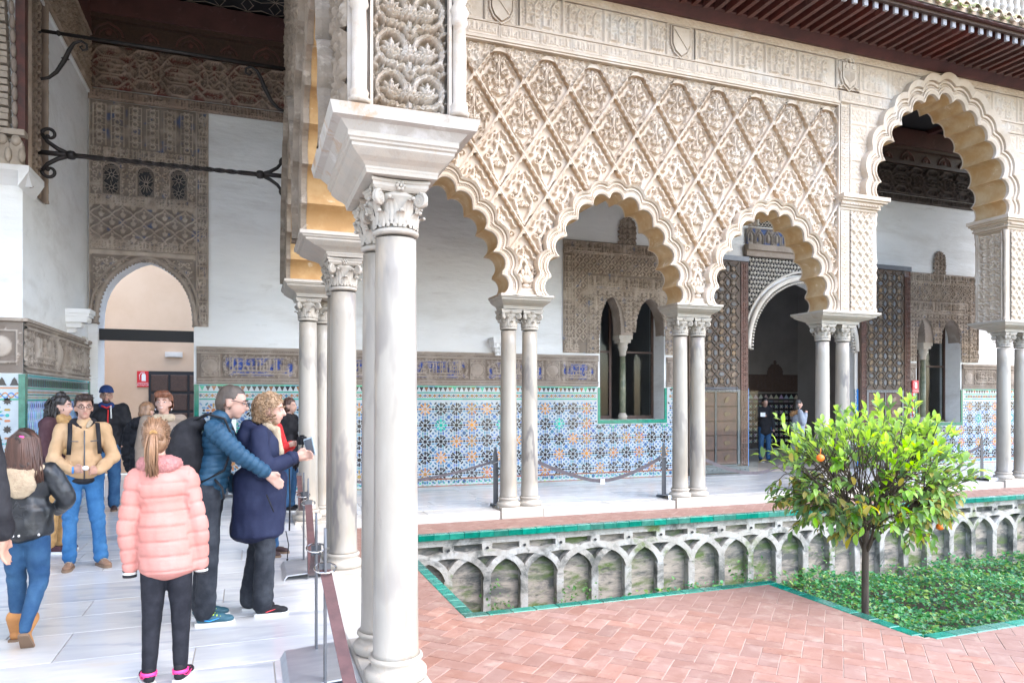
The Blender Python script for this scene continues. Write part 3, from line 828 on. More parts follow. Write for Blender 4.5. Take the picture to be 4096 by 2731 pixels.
# ---- zellige dado
STAR = lambda r, r2, n=8, a0=0: [((r if k % 2 == 0 else r2) * math.cos(a0 + math.pi * k / n), (r if k % 2 == 0 else r2) * math.sin(a0 + math.pi * k / n)) for k in range(2 * n)]
def petal(l, w): return [(0, -w * .2), (l * .28, -w / 2), (l * .8, -w / 2), (l, 0), (l * .8, w / 2), (l * .28, w / 2), (0, w * .2)]
def hexa(l, w): return [(-l / 2, 0), (-l / 2 + w / 2, -w / 2), (l / 2 - w / 2, -w / 2), (l / 2, 0), (l / 2 - w / 2, w / 2), (-l / 2 + w / 2, w / 2)]
def octa(r): return [(r * math.cos(R(22.5 + 45 * k)), r * math.sin(R(22.5 + 45 * k))) for k in range(8)]
T3 = .004
def flat_tile(poly, name, m):
    n = len(poly); b = MB()
    V = [(u, 0, v) for u, v in poly] + [(u, -T3, v) for u, v in poly]
    b.add(V, [tuple(range(2 * n - 1, n - 1, -1))] + [(i, (i + 1) % n, n + (i + 1) % n, n + i) for i in range(n)])
    return b.mesh(name, m)
PT = {'star': STAR(.045, .027), 'petal': petal(.074, .031), 'hexa': hexa(.062, .025), 'dot': octa(.020), 'drop': [(0, 0), (.012, -.014), (.036, -.014), (.044, 0), (.036, .014), (.012, .014)]}
CMAP = {'black': (.022, .018, .022), 'blue': (.05, .14, .29), 'orange': (.38, .18, .06), 'green': (.03, .30, .235), 'cyan': (.11, .23, .36), 'white': (.60, .62, .60), 'brown': (.25, .085, .03)}
ME = {}
def tile_me(k, c):
    if (k, c) not in ME: ME[(k, c)] = flat_tile(PT[k], 'tile', 'tile_' + c)
    return ME[(k, c)]
class Mosaic:
    """tiles as real raised pieces; the first ones become objects, the rest one piece with per-tile colour"""
    def __init__(s, parent, y): s.V = []; s.F = []; s.C = []; s.parent = parent; s.y = y; s.rg = random.Random(5)
    def tri(s, poly, col, h=T3):
        n = len(poly); k = len(s.V); cx = sum(p[0] for p in poly) / n; cz = sum(p[1] for p in poly) / n
        c = [max(0, q * s.rg.uniform(.75, 1.3)) for q in col]
        s.V += [(u, s.y - h, v) for u, v in poly] + [(u, s.y, v) for u, v in poly] + [(cx, s.y - h, cz)]; s.C += [c] * (2 * n + 1)
        for i in range(n):
            j = (i + 1) % n
            s.F += [(k + 2 * n, k + j, k + i), (k + i, k + j, k + n + j), (k + i, k + n + j, k + n + i)]
    def put(s, key, x, z, a, col, asobj=False, ok=None):
        P = [(x + u * math.cos(a) - v * math.sin(a), z + u * math.sin(a) + v * math.cos(a)) for u, v in PT[key]]
        if ok and not all(ok(*p) for p in P): return
        if asobj:
            o = mk('tile', tile_me(key, col), s.parent, (x, s.y, z), (0, -a, 0))
        else: s.tri(P, CMAP[col])
    def done(s, name):
        o = bpy.data.objects.new(name, np_mesh(name, np.array(s.V), np.array(s.F), 'tile_attr', False, np.array(s.C))); COL.objects.link(o)
        o.parent = s.parent; return tag(o, kind='stuff')
def dado_field(parent, y, x0, x1, z0, z1, holes, nobj, px=.292, cx=3.25, cz=1.10):
    M = Mosaic(parent, y); 
    def ok(u, v):
        if not (x0 < u < x1 and z0 < v < z1): return False
        return not any(a < u < b and v > c for a, b, c in holes)
    cnt = 0
    i0 = int((x0 - cx) / px) - 1; i1 = int((x1 - cx) / px) + 2
    for i in range(i0, i1):
        for j in range(-4, 4):
            x, z = cx + i * px, cz + j * px
            if not (x0 - px < x < x1 + px and z0 - px < z < z1 + px): continue
            k, l = i % 8, j % 8
            q = (i % 4, j % 4)
            big = math.hypot((i % 8) - 4, j)
            c = 'black'
            if q == (0, 0): c = 'green'
            elif q == (2, 2): c = 'orange'
            elif q in ((1, 1), (3, 3), (1, 3), (3, 1)): c = 'black' if (i + j) % 4 else 'orange'
            if q in ((0, 2),): c = 'orange'
            if abs(big - 2.0) < .3 and i % 2 == 0: c = 'orange'
            o_ = False
            if cnt < nobj and 2.1 < x < 7.9 and z > .3 and (i + j) % 2 == 0: o_ = True
            n0 = len(parent.children) if o_ else 0
            M.put('star', x, z, 0, 'white' if (q == (0, 0) and i % 8 == 4) else c, o_, ok)
            for a in range(8):
                an = a * math.pi / 4
                M.put('petal', x + .047 * math.cos(an), z + .047 * math.sin(an), an, c, o_, ok)
                an2 = an + math.pi / 8
                M.put('drop', x + .072 * math.cos(an2), z + .072 * math.sin(an2), an2, 'blue' if c != 'black' else ('black' if a % 2 else 'cyan'), False, ok)
            if o_: cnt += 9
            xm, zm = x + px / 2, z + px / 2
            M.put('star', xm, zm, math.pi / 8, 'blue', False, ok) if (i + j) % 3 == 0 else M.put('dot', xm, zm, 0, 'blue', False, ok)
            for a in range(4):
                an = a * math.pi / 2 + math.pi / 4
                M.put('hexa', xm + .062 * math.cos(an), zm + .062 * math.sin(an), an + math.pi / 2, ('blue', 'cyan', 'blue', 'black')[(i + j + a) % 4], False, ok)
            for u, v, an in ((px / 2, -.042, 0), (px / 2, .042, 0), (-.042, px / 2, math.pi / 2), (.042, px / 2, math.pi / 2)):
                M.put('hexa', x + u, z + v, an, 'blue' if (i * 3 + j) % 2 else 'cyan', False, ok)
            M.put('dot', x + px / 2, z, 0, 'black', False, ok); M.put('dot', x, z + px / 2, 0, 'cyan', False, ok)
    # border bands
    def band_ok(u0, u1, v0): return not any(u1 > a and u0 < b and v0 + .02 > c for a, b, c in holes) and u0 >= x0 and u1 <= x1
    n = int((x1 - x0) / .088)
    for i in range(n):
        u = x0 + i * .088
        if band_ok(u, u + .088, 1.72):
            m = u + .044; c = CMAP['black'] if i % 6 else CMAP['green']
            if i % 5 == 2: c = CMAP['brown']
            P = []                                       # stepped merlon, point down
            for s_ in (1, -1):
                st = [(.040, 1.788), (.034, 1.772), (.027, 1.756), (.019, 1.740), (.011, 1.724), (.004, 1.710)]
                L = []
                for a, (w_, z_) in enumerate(st):
                    L.append((m + s_ * w_, z_)); 
                    if a < 5: L.append((m + s_ * st[a + 1][0], z_ - .004))
                P += L if s_ == 1 else L[::-1]
            M.tri(P[::-1], c)
        if band_ok(u, u + .088, 1.6):
            m = u + .044                                 # guilloche: two crossing bands of short pieces
            for t in range(6):
                for ph, col in ((0, 'brown'), (math.pi, 'green' if i % 2 else 'orange')):
                    a0, a1 = t / 6, (t + .82) / 6
                    za = 1.632 + .024 * math.sin(2 * math.pi * a0 + ph); zb = 1.632 + .024 * math.sin(2 * math.pi * a1 + ph)
                    M.tri([(u + a0 * .088, za - .006), (u + a1 * .088, zb - .006), (u + a1 * .088, zb + .006), (u + a0 * .088, za + .006)], CMAP[col])
            M.put('dot', u + .022, 1.632, 0, 'orange' if i % 3 else 'blue'); 
        if band_ok(u, u + .044, .02):
            for h in range(2):
                uu = u + h * .044
                for r_ in range(3):
                    zc = .028 + r_ * .033
                    if (i * 2 + h + r_) % 2: M.tri([(uu + .004, zc - .013), (uu + .040, zc - .013), (uu + .040, zc + .013), (uu + .004, zc + .013)], CMAP['green'] if r_ == 1 else (.30, .42, .36))
    for z0_, z1_, c in ((1.79, 1.812, 'green'), (1.678, 1.70, 'green'), (1.562, 1.585, 'green'), (.118, .14, 'brown'), (.0, .012, 'brown')):
        u = x0
        while u < x1:
            w = min(.13, x1 - u)
            if band_ok(u, u + w, z0_): M.tri([(u + .001, z0_), (u + w - .001, z0_), (u + w - .001, z1_), (u + .001, z1_)], CMAP[c], T3 + .003)
            u += .13
    return M.done('tile_mosaic')
b = MB()
DX = [(-.84 + .09, 6.40), (8.0, 9.93), (13.1, 14.80), (16.38, XR)]
b.box(-.83, -.02, -.02, 6.41, 0, 1.812); b.box(6.41, -.02, -.02, 7.99, 0, 1.085); b.box(7.99, -.02, -.02, 9.94, 0, 1.812)
b.box(13.02, -.02, -.02, 14.81, 0, 1.812); b.box(14.81, -.02, -.02, 16.37, 0, .93); b.box(16.37, -.02, -.02, XR, 0, 1.812)
b.build('tile_bed', 'tile_white', bw)
dado_field(bw, -.0205, -.76, 9.93, .015, 1.55, [(6.40, 8.0, 1.085)], 290)
dado_field(bw, -.0205, 13.03, XR, .015, 1.55, [(14.80, 16.38, .93)], 0, cx=16.9, cz=1.1)
b = MB(); b.box(-.835, -.032, 0, -.765, 0, 1.812); b.build('tile_edge', 'glaze_green', bw)

# ---- inscription frieze above the dado
GREY = (.36, .305, .26); BLUEP = (.035, .075, .30)
def frieze(x0, x1, seed, pig):
    rg = random.Random(seed)
    H = HM(x1 - x0, .57, 78)
    for z, w in ((.02, .02), (.075, .02), (.50, .03), (.555, .02)): H.seg(0, z, H.w, z, w, .8)
    for t in np.arange(.02, H.w, .03): H.disc(t, .05, .011, .6); H.disc(t, .528, .011, .6)
    MK = np.zeros((H.ny, H.nx))
    x = .06; k = 0
    while x < H.w - .2:
        L = 1.15 if k % 2 else .30
        L = min(L, H.w - x - .05)
        if k % 2 == 0:
            H.rect(x, .105, x + L, .475, .25); H.path([(x + .01, .115), (x + L - .01, .115), (x + L - .01, .465), (x + .01, .465)], .012, .7, True)
            H.disc(x + L / 2, .29, min(.12, L * .4), .85); H.ring(x + L / 2, .29, min(.135, L * .43), .014, .9); arab(H, x + .02, .12, x + L - .02, .46, .09, rg, .5, False)
        else:
            arab(H, x, .11, x + L, .47, .085, rg, .55, False)
            H.lower(x + .06, .155, x + L - .06, .425, .10); MK[int(.15 / H.dy):int(.43 / H.dy), int((x + .05) / H.dx):int((x + L - .05) / H.dx)] = 1
            n = 12
            for s_ in (0, 1):
                cx = x + .17 if s_ == 0 else x + L - .17
                for q in range(n):
                    a = math.pi / 2 + math.pi * q / (n - 1) if s_ == 0 else -math.pi / 2 + math.pi * q / (n - 1)
                    H.ring(cx + .145 * math.cos(a), .29 + .135 * math.sin(a), .018, .010, .8)
            H.seg(x + .17, .155, x + L - .17, .155, .012, .9); H.seg(x + .17, .425, x + L - .17, .425, .012, .9)
            script(H, x + .09, .165, x + L - .09, .415, rg, .019, 1.0, True)
        x += L + .03; k += 1
    o = relief_y('frieze_panel', H, x0, -.018, 1.825, .035, material='stucco_attr', parent=bw, col=carving_colour(H, GREY, BLUEP, pig, seed, .12, (.17, .135, .11), MK), seed=seed)
    b = MB(); b.box(x0, -.045, 2.392, x1, 0, 2.425); b.box(x0, -.017, 1.82, x1, 0, 2.392); b.build('frieze_moulding', 'stucco_grey', o)
frieze(-.80, 6.42, 3, .62); frieze(7.98, 9.90, 4, .1); frieze(13.2, 14.83, 14, .1); frieze(16.36, XR, 5, .1)

# ---- carved stucco surrounds of the twin windows
def window_panel(x0, x1, z0, z1, hx0, hx1, hz, seed, fin, z_in):
    rg = random.Random(seed); H = HM(x1 - x0, z1 - z0, 76)
    w = H.w; h = H.h
    script(H, .02, .02, .34, .30, rg, .018); script(H, w - .34, .02, w - .02, .30, rg, .018)
    script(H, .02, h - .26, w - .02, h - .02, rg, .018)
    for xx in (.02, w - .26):                      # upright inscription strips, drawn as stacked bars
        z = .32
        while z < h - .30:
            for q in range(3): H.seg(xx + .03 + q * .07, z, xx + .03 + q * .07 + rg.uniform(-.02, .02), z + .07, .016, 1)
            H.seg(xx + .02, z + .085, xx + .2, z + .085, .014, 1); H.ring(xx + .11, z + .04, .03, .013, .9); z += .105
        H.seg(xx - .01, .3, xx - .01, h - .28, .014, .9); H.seg(xx + .235, .3, xx + .235, h - .28, .014, .9)
    ogees(H, .27, .32, w - .27, h - .28, .155, .19, .013, .9)
    a, c = hx0 - x0 - .28, hx1 - x0 + .28
    t = hz - z0
    H.lower(a, 0, c, t + .40, 0)
    script(H, a, t + .12, c, t + .37, rg, .018); arab(H, a + .02, -.1, c - .02, t + .10, .10, rg, .8)
    H.seg(a, t + .10, c, t + .10, .016, 1); H.seg(a, 0, a, t + .4, .016, 1); H.seg(c, 0, c, t + .4, .016, 1)
    X, Z = np.meshgrid((H.x[:-1] + H.x[1:]) / 2 + x0, (H.y[:-1] + H.y[1:]) / 2 + z0)
    keep = ~((X > hx0 - .02) & (X < hx1 + .02) & (Z < 2.9))
    for ax, bx in ((hx0, hx0 + (hx1 - hx0) * .37), (hx0 + (hx1 - hx0) * .55, hx1)):
        xc, hw = (ax + bx) / 2, (bx - ax) / 2
        keep &= ~((((X - xc) / hw) ** 2 + (np.maximum(Z - 2.9, 0) / (hz - 2.95)) ** 2) < 1.05)
    o = relief_y('carved_panel', H, x0, -.012, z0, .030, material='stucco_attr', parent=bw, keep=keep, col=carving_colour(H, (.45, .375, .305), (.13, .17, .26), .25, seed, .12, (.20, .16, .125)), seed=seed)
    # merlon-shaped finial above
    Hf = HM(.46, .56, 76); arab(Hf, 0, 0, .46, .56, .11, rg, .9)
    Xf, Zf = np.meshgrid((Hf.x[:-1] + Hf.x[1:]) / 2, (Hf.y[:-1] + Hf.y[1:]) / 2)
    kf = np.abs(Xf - .23) < np.where(Zf < .30, .20 + .015 * np.sin(Zf * 60), .20 * np.sqrt(np.clip(1 - ((Zf - .30) / .25) ** 2, 0, 1)) + .012 * np.sin(Zf * 60))
    relief_y('carved_finial', Hf, fin - .23, -.014, z1 - .005, .028, material='stucco_attr', parent=bw, keep=kf, col=carving_colour(Hf, (.40, .33, .27), None, 0, seed, .12, (.18, .14, .11)), seed=seed)
window_panel(5.665, 8.70, 2.47, 4.66, 6.47, 7.93, 3.62, 21, 7.07, 2.9)
window_panel(13.65, 16.92, 2.47, 4.58, 14.87, 16.31, 3.52, 22, 15.6, 2.9)

# ---- upper bands: inscription, laceria, dark arched cornice, painted boards
def upper(x0, x1, seed, tint, pig, strip):
    rg = random.Random(seed); H = HM(x1 - x0, .68, 74)
    laceria(H, 0, .02, H.w, .66, 1.02, .024, 1.0, rg)
    relief_y('laceria_band', H, x0, -.02, 6.38, .045, material='stucco_attr', parent=bw, col=carving_colour(H, tint, pig, .5, seed, .2, tuple(q * .42 for q in tint)), seed=seed)
    H = HM(x1 - x0, .17, 90); script(H, 0, .01, H.w, .16, rg, .015)
    relief_y('inscription_band', H, x0, -.012, 6.20, .028, material='stucco_attr', parent=bw, col=carving_colour(H, tuple(q * .95 for q in tint), None, 0, seed + 1, .2, tuple(q * .42 for q in tint)), seed=seed)
    b = MB(); b.box(x0, -.09, 7.07, x1, 0, 7.15); b.box(x0, -.06, 7.15, x1, 0, 7.40); b.box(x0, -.16, 7.40, x1, 0, 7.47)
    o = b.build('cornice_beam', 'wood_dark', bw)
    n = int((x1 - x0) / .56)
    b = MB()
    for i in range(n):                                # little painted arches along the cornice
        xc = x0 + (i + .5) * (x1 - x0) / n; rr = .20 if i % 2 == 0 else .12
        P = [(xc + rr * math.cos(math.pi * k / 10), -.07, 7.17 + rr * .95 * math.sin(math.pi * k / 10) + (.03 if k == 5 else 0)) for k in range(11)]
        b.tube(P, .018, 6); b.tube([(p[0] * .62 + xc * .38, p[1], 7.17 + (p[2] - 7.17) * .6) for p in P], .010, 5)
        b.ball((xc, -.065, 7.23), (.05, .02, .05), 8, 5)
    b.build('cornice_arch', 'wood_painted', o)
    b = MB(); b.box(x0, -.20, 7.47, x1, 0, 7.85); b.build('painted_board', 'wood_red', bw)
upper(-2.33, 4.6, 31, (.33, .25, .20), (.15, .05, .04), True)
upper(13.0, XR, 33, (.105, .085, .075), (.05, .04, .045), True)
# ---------------------------------------------------------------- carved portal round the left archway
pg_tint = (.46, .39, .325); pg_blue = (.10, .13, .235)
def portal():
    rg = random.Random(77)
    x0, z0, w, h = -2.315, 2.74, 1.695, 3.45
    H = HM(w, h, 82); zz = lambda z: z - z0
    vx = w - .165                                          # vertical inscription strip on the right
    for z in np.arange(2.80, 6.15, .19):
        q = zz(z)
        for k in range(3): H.seg(vx + .03 + k * .05, q, vx + .03 + k * .05 + rg.uniform(-.02, .02), q + .13, .014, 1)
        H.ring(vx + .08, q + .06, .035, .013, .9); H.leaf(vx + .02, q + .02, rg.uniform(0, 1.5), .1, .05, .7); H.seg(vx + .01, q + .155, w - .02, q + .155, .013, .9)
    H.seg(vx - .01, 0, vx - .01, h, .016, 1); H.seg(w - .008, 0, w - .008, h, .016, 1); H.seg(.008, 0, .008, h, .016, 1)
    e = vx - .03
    for k in range(6):                                     # dense knotted field
        xa = .02 + k * (e - .02) / 6; wd = (e - .02) / 6
        for q in np.arange(zz(5.50), zz(6.14), .107):
            H.ring(xa + wd * .5, q + .05, .036, .014, 1); H.seg(xa + wd * .15, q, xa + wd * .15, q + .09, .014, 1); H.seg(xa + wd * .85, q + .01, xa + wd * .85, q + .10, .014, .9)
            H.leaf(xa + wd * .5, q + .09, .5, .06, .035, .9); H.leaf(xa + wd * .5, q + .09, 2.6, .06, .035, .9); H.seg(xa + wd * .15, q + .095, xa + wd * .85, q + .095, .011, .8)
    for a, c in ((5.28, 5.48), (4.585, 4.735), (3.90, 4.05)): script(H, .02, zz(a), e, zz(c), rg, .016)
    arab(H, .02, zz(4.76), e, zz(5.26), .12, rg, .85)
    ogees(H, .02, zz(4.07), e, zz(4.57), .27, .26, .014, .9)
    H.rect(.0, zz(3.80), e, zz(3.885), .9); H.lower(.05, zz(2.75), e - .04, zz(3.80), .05)
    arab(H, .06, zz(2.80), e - .05, zz(3.78), .12, rg, .8)
    X, Z = np.meshgrid((H.x[:-1] + H.x[1:]) / 2 + x0, (H.y[:-1] + H.y[1:]) / 2 + z0)
    keep = ~((((X + 1.52) / .68) ** 2 + (np.maximum(Z - 2.75, 0) / .97) ** 2 < 1.0) & (np.abs(X + 1.52) < .68))
    for xc, zt in ((-2.01, 5.24), (-1.53, 5.23), (-1.06, 5.24)):
        keep &= ~((np.abs(X - xc) < .13) & (Z > 4.755) & (Z < zt - .12)) & ~(((X - xc) ** 2 + (Z - zt + .13) ** 2 < .13 ** 2) & (Z > zt - .13))
    relief_y('carved_portal', H, x0, -.02, z0, .034, material='stucco_attr', parent=bw, keep=keep, col=carving_colour(H, pg_tint, pg_blue, .27, 7, .18, (.20, .165, .14)), seed=7)
    # archivolt moulding with a scalloped edge
    A = arc_pts(-1.52, 2.75, .70, .99, 28, .6)
    b = MB(); b.tube([(x, -.03, z) for x, z in A], .038, 8); b.tube([(-1.52 + (x + 1.52) * 1.11, -.035, 2.75 + (z - 2.75) * 1.10) for x, z in A], .02, 6)
    for x, z in arc_pts(-1.52, 2.75, .672, .955, 44, .6): b.ball((x, .0, z), (.024, .05, .024), 6, 4)
    b.build('archivolt', 'stucco_grey', bw)
    # three pierced windows
    for xc, zt, n in ((-2.01, 5.24, 8), (-1.53, 5.23, 16), (-1.06, 5.24, 8)):
        b = MB(); w_ = .13; zb = 4.755
        C = [(xc + w_, zb), (xc + w_, zt - .13)] + [(xc + w_ * math.cos(math.pi * k / 10), zt - .13 + w_ * math.sin(math.pi * k / 10)) for k in range(11)] + [(xc - w_, zb)]
        b.tube([(x, -.022, z) for x, z in C], .016, 6); b.box(xc - w_, -.03, zb - .02, xc + w_, .0, zb)
        f = b.build('window_frame', 'stucco_grey', bw)
        b = MB(); b.prism([(xc - w_, zb), (xc + w_, zb)] + [(xc + w_ * math.cos(math.pi * k / 10), zt - .13 + w_ * math.sin(math.pi * k / 10)) for k in range(11)], -.006, -.002, lambda u, v, q: (u, q, v)); b.build('pane', 'black_void', f)
        b = MB()
        for cz in ((4.86, 5.06) if n == 8 else (4.96,)):
            r0, r1 = (.028, .105) if n == 8 else (.025, .135)
            b.tube([(xc + r0 * math.cos(t), -.012, cz + r0 * math.sin(t)) for t in np.linspace(0, 6.283, 13)], .006, 5)
            for k in range(n if n == 8 else 16):
                a = 6.283 * k / (n if n == 8 else 16); 
                p = [(xc + r * math.cos(a + (.12 if r > r0 * 1.5 else 0)), -.012, cz + r * math.sin(a + (.12 if r > r0 * 1.5 else 0))) for r in (r0, (r0 + r1) / 2, r1)]
                if all(abs(q[0] - xc) < w_ for q in p): b.tube(p, .0055, 5)
        for k in range(9):
            for j in range(15):
                px_, pz_ = xc - w_ + .015 + k * .03 + (j % 2) * .015, zb + .02 + j * .03
                if abs(px_ - xc) < w_ - .01 and (pz_ < zt - .13 or (px_ - xc) ** 2 + (pz_ - zt + .13) ** 2 < .0135) and min(abs((px_ - xc) ** 2 + (pz_ - c_) ** 2) for c_ in (4.86, 5.06, 4.96)) > .0075:
                    b.tube([(px_ + .011 * math.cos(t), -.012, pz_ + .011 * math.sin(t)) for t in np.linspace(0, 6.283, 7)], .0042, 4)
        b.build('lattice', 'stucco_grey', f)
portal()
b = MB(); b.box(-2.20, .10, 2.50, -.84, .24, 2.675); b.build('lintel', 'black_void', bw)

# ---------------------------------------------------------------- rooms behind the openings
room = structure('back_room')
b = MB()
b.add([(-3.6, 17, 0), (1.2, 17, 0), (1.2, 17, 4.7), (-3.6, 17, 4.7)], [(0, 1, 2, 3)])
b.add([(-3.6, 13.11, 0), (-3.6, 17, 0), (-3.6, 17, 3.2), (-3.6, 13.11, 3.2)], [(0, 1, 2, 3)])
b.build('room_wall', 'plaster_beige', room)
b = MB(); b.box(-3.6, 12.56, -.03, 1.2, 17.1, -.012); b.build('room_floor', 'marble_step', room)
dk = thing('dark_door', 'dark panelled timber door in the beige room behind the archway', 'door', (-2.02, 16.99, 0))
b = MB(); b.box(0, -.04, 0, 1.19, 0, 2.17); b.build('door_leaf', 'black_void', dk)
for i in range(3):
    for j in range(5):
        b = MB(); b.bbox(.05 + i * .375, .1 + j * .41, 0, .38 + i * .375, .45 + j * .41, .02, .012, 0, Matrix(((1, 0, 0, 0), (0, 0, -1, -.04), (0, 1, 0, 0), (0, 0, 0, 1))))
        b.build('panel', 'wood_dark', dk)

def extinguisher_sign(x, y, z, w, h, label):
    t = thing('extinguisher_sign', label, 'sign', (x, y, z))
    b = MB(); b.box(-w / 2, -.008, 0, w / 2, 0, h); b.build('plate', 'sign_red', t)
    s_ = w / .20
    b = MB(); k = -.0085
    P = [(-.035, .10), (.035, .10), (.035, .20), (.022, .225), (-.022, .225), (-.035, .20)]
    b.prism([(u * s_ + .012 * s_, v * h / .27) for u, v in P], k - .002, k, lambda u, v, q: (u, q, v))
    b.tube([(-.052 * s_, k, .12 * h / .27), (-.06 * s_, k, .2 * h / .27), (-.03 * s_, k, .243 * h / .27), (.03 * s_, k, .243 * h / .27)], .006 * s_, 5)
    b.build('extinguisher_symbol', 'sign_white', t)
    cu = bpy.data.curves.new('lettering', 'FONT'); cu.body = 'EXTINTOR'; cu.size = .042 * s_; cu.align_x = 'CENTER'; cu.extrude = .001
    o = bpy.data.objects.new('lettering', cu); COL.objects.link(o); bpy.context.view_layer.update(); me_ = bpy.data.meshes.new_from_object(o); bpy.data.objects.remove(o); o = bpy.data.objects.new('lettering', me_); COL.objects.link(o); o.parent = t; o.location = (0, -.0095, .022 * h / .27); o.rotation_euler = (R(90), 0, 0)
    me_.materials.clear(); me_.materials.append(MATS['sign_white'])
    b = MB(); b.box(-w * .46, -.0095, .066 * h / .27, w * .46, -.0082, .071 * h / .27); b.build('rule', 'sign_white', t)
    return t
extinguisher_sign(-2.13, 16.985, 1.83, .227, .34, 'red EXTINTOR fire extinguisher sign beside the dark door in the beige room')
t = extinguisher_sign(14.70, 12.44, 1.72, .19, .29, 'red EXTINTOR sign on a thin post beside the right hand door leaf')
b = MB(); b.box(-.095, .0, -1.72, -.075, .02, .29); b.build('post', 'sign_red', t)
b = MB(); b.box(-1.70, 16.94, 2.475, -1.36, 17.0, 2.59); b.box(-1.65, 16.925, 2.49, -1.41, 16.94, 2.57)
tag(b.build('emergency_light', 'plaster_cream'), 'small rectangular emergency light fitting above the dark door', 'light fitting')

hall = structure('hall')
b = MB()
def quad(b, *P, mi=0): b.add(P, [(0, 1, 2, 3)], mi)
quad(b, (4.5, 18.5, 0), (19, 18.5, 0), (19, 18.5, 7), (4.5, 18.5, 7)); quad(b, (4.5, 13.11, 0), (4.5, 18.5, 0), (4.5, 18.5, 7), (4.5, 13.11, 7)); quad(b, (19, 13.11, 0), (19, 18.5, 0), (19, 18.5, 7), (19, 13.11, 7))
quad(b, (4.5, 13.11, 7), (19, 13.11, 7), (19, 18.5, 7), (4.5, 18.5, 7)); b.box(9.0, 13.11, 0, 9.1, 18.5, 7); b.box(14.0, 13.11, 0, 14.1, 15.5, 7)
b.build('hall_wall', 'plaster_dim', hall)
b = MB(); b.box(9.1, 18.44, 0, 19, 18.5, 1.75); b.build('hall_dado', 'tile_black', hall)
M = Mosaic(hall, 18.438)
for i in range(44):
    for j in range(8):
        x, z = 13.2 + i * .20, .25 + j * .18
        if z < 1.4:
            for a in range(4): M.put('petal', x, z, a * math.pi / 2 + math.pi / 4, 'white')
            M.put('dot', x + .1, z, 0, 'cyan')
    M.tri([(13.1 + i * .20, 1.58), (13.2 + i * .2, 1.72), (13.3 + i * .2, 1.58)], (.5, .5, .48)); M.tri([(13.1 + i * .2, 1.46), (13.28 + i * .2, 1.46), (13.28 + i * .2, 1.53), (13.1 + i * .2, 1.53)], (.2, .2, .2))
M.done('hall_mosaic')
rg = random.Random(4); H = HM(6.0, .55, 40); arab(H, 0, 0, 6, .55, .14, rg); 
for q in np.arange(.6, 6, 1.1): H.disc(q, .27, .16, 1); H.ring(q, .27, .19, .03, 1)
relief_y('hall_frieze', H, 13.2, 18.48, 1.80, .03, material='wood_dark', parent=hall)
Hf = HM(.66, .80, 40); arab(Hf, 0, 0, .66, .8, .14, rg)
Xf, Zf = np.meshgrid((Hf.x[:-1] + Hf.x[1:]) / 2, (Hf.y[:-1] + Hf.y[1:]) / 2)
kf = np.abs(Xf - .33) < np.where(Zf < .40, .30, np.where(Zf < .68, .30 * np.sqrt(np.clip(1 - ((Zf - .40) / .30) ** 2, 0, 1)), .045))
relief_y('hall_finial', Hf, 15.44, 18.47, 2.0, .03, material='wood_dark', parent=hall, keep=kf)

# ---------------------------------------------------------------- portal of the great door
gp = thing('door_portal', 'carved plaster arch of the great doorway with pierced spandrels', 'doorway', (0, YB, 0))
rg = random.Random(12)
A = arc_pts(11.48, 2.65, 1.50, 1.55, 30, .2)
b = MB(); b.tube([(x, -.05, z) for x, z in A], .055, 8)
for x, z in arc_pts(11.48, 2.65, 1.40, 1.45, 70, .2): b.ball((x, -.03, z), (.026, .06, .026), 6, 4)
b.tube([(11.48 + (x - 11.48) * 1.09, -.06, 2.65 + (z - 2.65) * 1.08) for x, z in A], .024, 6)
b.build('archivolt', 'plaster_cream', gp)
b = MB()                                                  # pierced spandrels over dark ground
for i in range(34):
    for j in range(20):
        x, z = 9.98 + i * .09 + (j % 2) * .045, 2.75 + j * .095
        d = ((x - 11.48) / 1.60) ** 2 + (max(0, z - 2.65) / 1.66) ** 2
        if d > 1.02 and z < 4.58 and 9.98 < x < 12.98:
            for a in (R(60), R(120), 0): b.tube([(x - .045 * math.cos(a), -.03, z - .045 * math.sin(a)), (x + .045 * math.cos(a), -.03, z + .045 * math.sin(a))], .009, 4)
b.build('spandrel_lattice', 'plaster_cream', gp)
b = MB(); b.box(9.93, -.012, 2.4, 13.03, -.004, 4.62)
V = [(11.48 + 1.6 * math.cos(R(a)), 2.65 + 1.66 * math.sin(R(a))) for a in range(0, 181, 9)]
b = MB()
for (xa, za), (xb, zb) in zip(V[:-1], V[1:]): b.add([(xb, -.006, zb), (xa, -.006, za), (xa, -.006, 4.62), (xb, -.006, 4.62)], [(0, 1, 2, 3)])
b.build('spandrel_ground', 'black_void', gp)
b = MB(); b.box(9.9, -.10, 4.62, 13.06, 0, 4.74); b.box(9.9, -.16, 4.74, 13.06, 0, 4.86); b.build('lintel', 'stucco_grey', gp)
H = HM(3.1, .36, 76); n = 14
for i in range(n):
    x = (i + .5) * 3.1 / n; H.path([(x - .09, .03), (x - .09, .18), (x, .30), (x + .09, .18), (x + .09, .03)], .02, 1); H.leaf(x, .05, 1.57, .2, .08, .9)
H.seg(0, .34, 3.1, .34, .03, 1)
relief_y('blue_niche_band', H, 9.93, -.05, 4.88, .04, material='stucco_attr', parent=gp, col=carving_colour(H, (.38, .34, .30), (.08, .13, .30), .55, 2, .12, (.22, .19, .17)))
b = MB()
